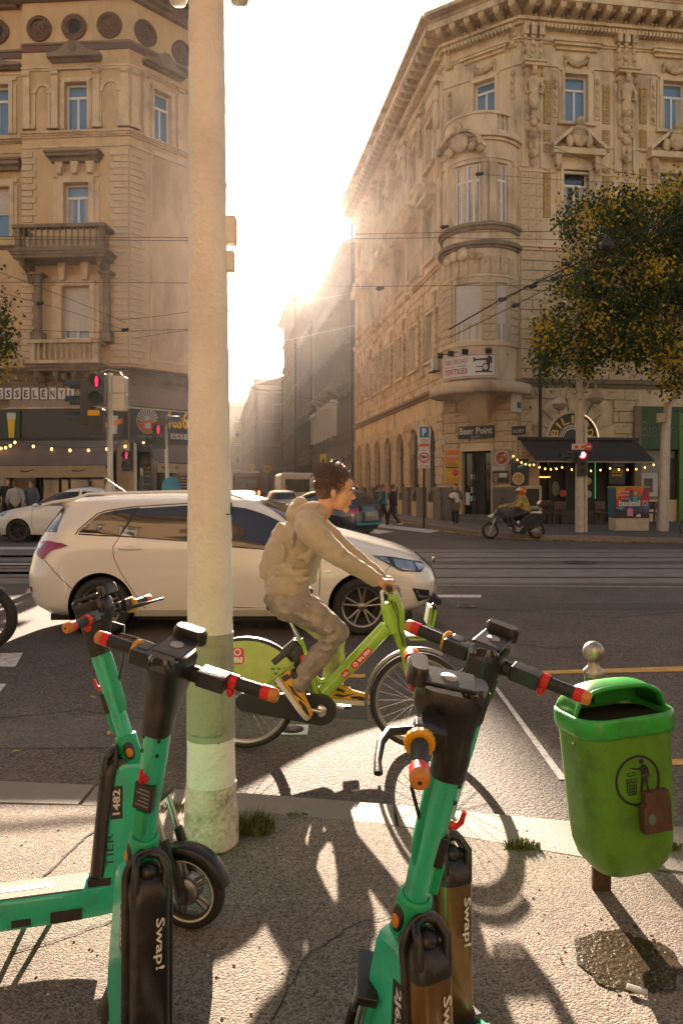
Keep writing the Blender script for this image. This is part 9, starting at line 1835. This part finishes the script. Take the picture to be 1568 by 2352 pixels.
for P, Y, r_, lab, br in wl:
    pts = [W(x, y, Y) for x, y in P]; t = solo('overhead_wire', MB().tube(pts, r_*.62, 5), WIREB if br else WIRE, lab, 'wire', 'overhead wires')
for k, (px, py, Y) in enumerate(((1098, 400, 20), (1017, 522, 20), (870, 663, 20), (1150, 688, 19), (1220, 658, 19), (1270, 640, 19), (1180, 702, 19), (1300, 606, 19.4), (90, 697, 22), (285, 758, 22))):
    q = W(px, py, Y); solo('wire_insulator', MB().ball(tuple(q), (.09, .06, .06), 8).ball(tuple(q+Vector((.1, 0, .02))), (.05, .05, .05), 6), BLACKP, 'dark insulator '+('at the knot of wires before the round bay', 'halfway down the sweeping bright wire', 'at the lower bend of the sweeping bright wire', 'on the thick cable before the shuttered window', 'second on the thick cable from the left', 'third on the thick cable from the left', 'on the cable below the thickest', 'on the steepest cable left of the tree', 'on the slanting wire above the lower left balcony', 'where a wire meets the left quoins')[k], 'insulator', 'insulators on the overhead wires')
q = W(1392, 568, 19); t = thing('hanging_lamp', 'hanging street lamp among cables in front of the tree', 'lamp', tuple(q)); obj('housing', MB(T(*q)).lathe([(.03, .3), (.1, .2), (.18, .05), (.17, 0), (.1, -.08), (.001, -.1)], 16), METD, t)
# ------------------------------------------------------------ trees
def leaf_mat(nm, c, v): return pm(nm, c, .6, var=v, vs=1.2, spec=.3)
LG1 = leaf_mat('leaf_green', (.05, .085, .014), .45); LG2 = leaf_mat('leaf_deep_green', (.03, .055, .01), .4); LY = leaf_mat('leaf_yellow', (.6, .42, .02), .3); BARK = pm('bark', (.06, .045, .03), .9, var=.3, vs=12, bump=.6, bs=30)
for mt in (LG1, LG2, LY):
    nt = mt.node_tree; b = nt.nodes['Principled BSDF']; tr_ = nt.nodes.new('ShaderNodeBsdfTranslucent'); mx = nt.nodes.new('ShaderNodeMixShader'); mx.inputs[0].default_value = .5
    for l in b.inputs['Base Color'].links: nt.links.new(l.from_socket, tr_.inputs[0])
    nt.links.new(b.outputs[0], mx.inputs[1]); nt.links.new(tr_.outputs[0], mx.inputs[2]); nt.links.new(mx.outputs[0], nt.nodes['Material Output'].inputs[0])
def tree(label, trunk, blobs, Y, nper, seed, limbs, ls=.135, dy=2.0):
    r2 = random.Random(seed); t = thing('tree', label, 'tree', (trunk[0].x, trunk[0].y, 0)); m_ = MB(); m_.tube(trunk, [.26-.035*i for i in range(len(trunk))], 10)
    for l in limbs: m_.tube(l, [.09, .06, .04, .02][:len(l)], 7)
    vv = []; ff = []; mi = []
    for (px, py, rx, ry) in blobs:
        n = max(3, int(rx*ry/140)); 
        for _ in range(n):
            a = r2.uniform(0, 2*PI); q = r2.random()**.5; cx, cy_ = px+rx*q*math.cos(a), py+ry*q*math.sin(a); c = W(cx, cy_, Y+r2.uniform(-dy, dy)); yel = r2.random() < .26+.16*(q > .8); dk = r2.random() < .45; sp_ = r2.uniform(.18, .42)
            m_.tube([c+Vector((0, 0, .3)), c+Vector((r2.uniform(-.3, .3), 0, -.3))], [.012, .005], 4)
            for k in range(nper):
                o = Vector((r2.gauss(0, sp_*.8), r2.gauss(0, sp_*.8), r2.gauss(-.1, sp_))); p = c+o; s = ls*r2.uniform(.6, 1.25); th = r2.uniform(0, 2*PI); dr_ = Vector((math.cos(th)*.6, math.sin(th)*.6, -r2.uniform(.1, 1))).normalized(); sd = dr_.cross(Vector((r2.gauss(0, 1), r2.gauss(0, 1), r2.gauss(0, 1)))).normalized()*s*.33
                i = len(vv); vv += [tuple(p), tuple(p+dr_*s*.5+sd), tuple(p+dr_*s), tuple(p+dr_*s*.5-sd)]; ff.append((i, i+1, i+2, i+3)); mi.append(2 if (yel and r2.random() < .85) or r2.random() < .03 else (1 if dk else 0))
    obj('trunk', m_, BARK, t); me = bpy.data.meshes.new('crown'); me.from_pydata(vv, [], ff)
    for x in (LG1, LG2, LY): me.materials.append(x)
    me.polygons.foreach_set('material_index', mi); obj('crown', me, None, t); return t
Yt = 24.0; tr0 = W(1680, 1120, Yt); tr0.z = FKZ
tree('large green tree with yellowing leaves overhanging the pub from the right', [tr0, tr0+Vector((-.1, 0, 2)), W(1665, 850, Yt), W(1630, 700, Yt), W(1600, 560, Yt), W(1580, 450, Yt)],
    [(1345, 485, 50, 30), (1430, 460, 55, 32), (1560, 415, 45, 30), (1310, 505, 22, 20), (1400, 550, 100, 60), (1520, 530, 110, 90), (1345, 610, 50, 40), (1315, 660, 45, 35), (1290, 750, 50, 45), (1430, 660, 110, 80), (1560, 700, 110, 120), (1370, 765, 100, 45), (1470, 795, 90, 45), (1275, 830, 28, 30), (1330, 815, 35, 28), (1565, 850, 50, 30), (1262, 790, 18, 40), (1600, 560, 80, 120)], Yt, 88, 2,
    [[W(1640, 800, Yt), W(1560, 720, Yt-.5), W(1460, 680, Yt-1), W(1360, 690, Yt-1)], [W(1620, 680, Yt), W(1520, 600, Yt), W(1420, 560, Yt+.5), W(1340, 530, Yt+.5)], [W(1600, 560, Yt), W(1540, 480, Yt), W(1450, 450, Yt)], [W(1650, 880, Yt), W(1560, 850, Yt-1), W(1450, 800, Yt-1), W(1300, 800, Yt-1)], [W(1560, 720, Yt-.5), W(1480, 780, Yt-.8), W(1330, 760, Yt-1)]])
tl0 = W(-160, 1120, 20); tl0.z = FKZ
tree('thin tree reaching in from the left edge with sparse yellow leaves', [tl0, tl0+Vector((.1, 0, 2.5)), W(-120, 760, 20), W(-90, 600, 20)], [(6, 712, 24, 18), (-10, 760, 35, 25), (18, 785, 14, 14), (0, 850, 16, 20), (-60, 700, 60, 60), (-70, 800, 60, 50)], 20, 60, 5, [[W(-120, 760, 20), W(-50, 740, 20), W(10, 720, 20)], [W(-120, 800, 20), W(-50, 790, 20), W(15, 782, 20)], [W(-120, 830, 20), W(-40, 840, 20), W(2, 850, 20)]], .12, .5)
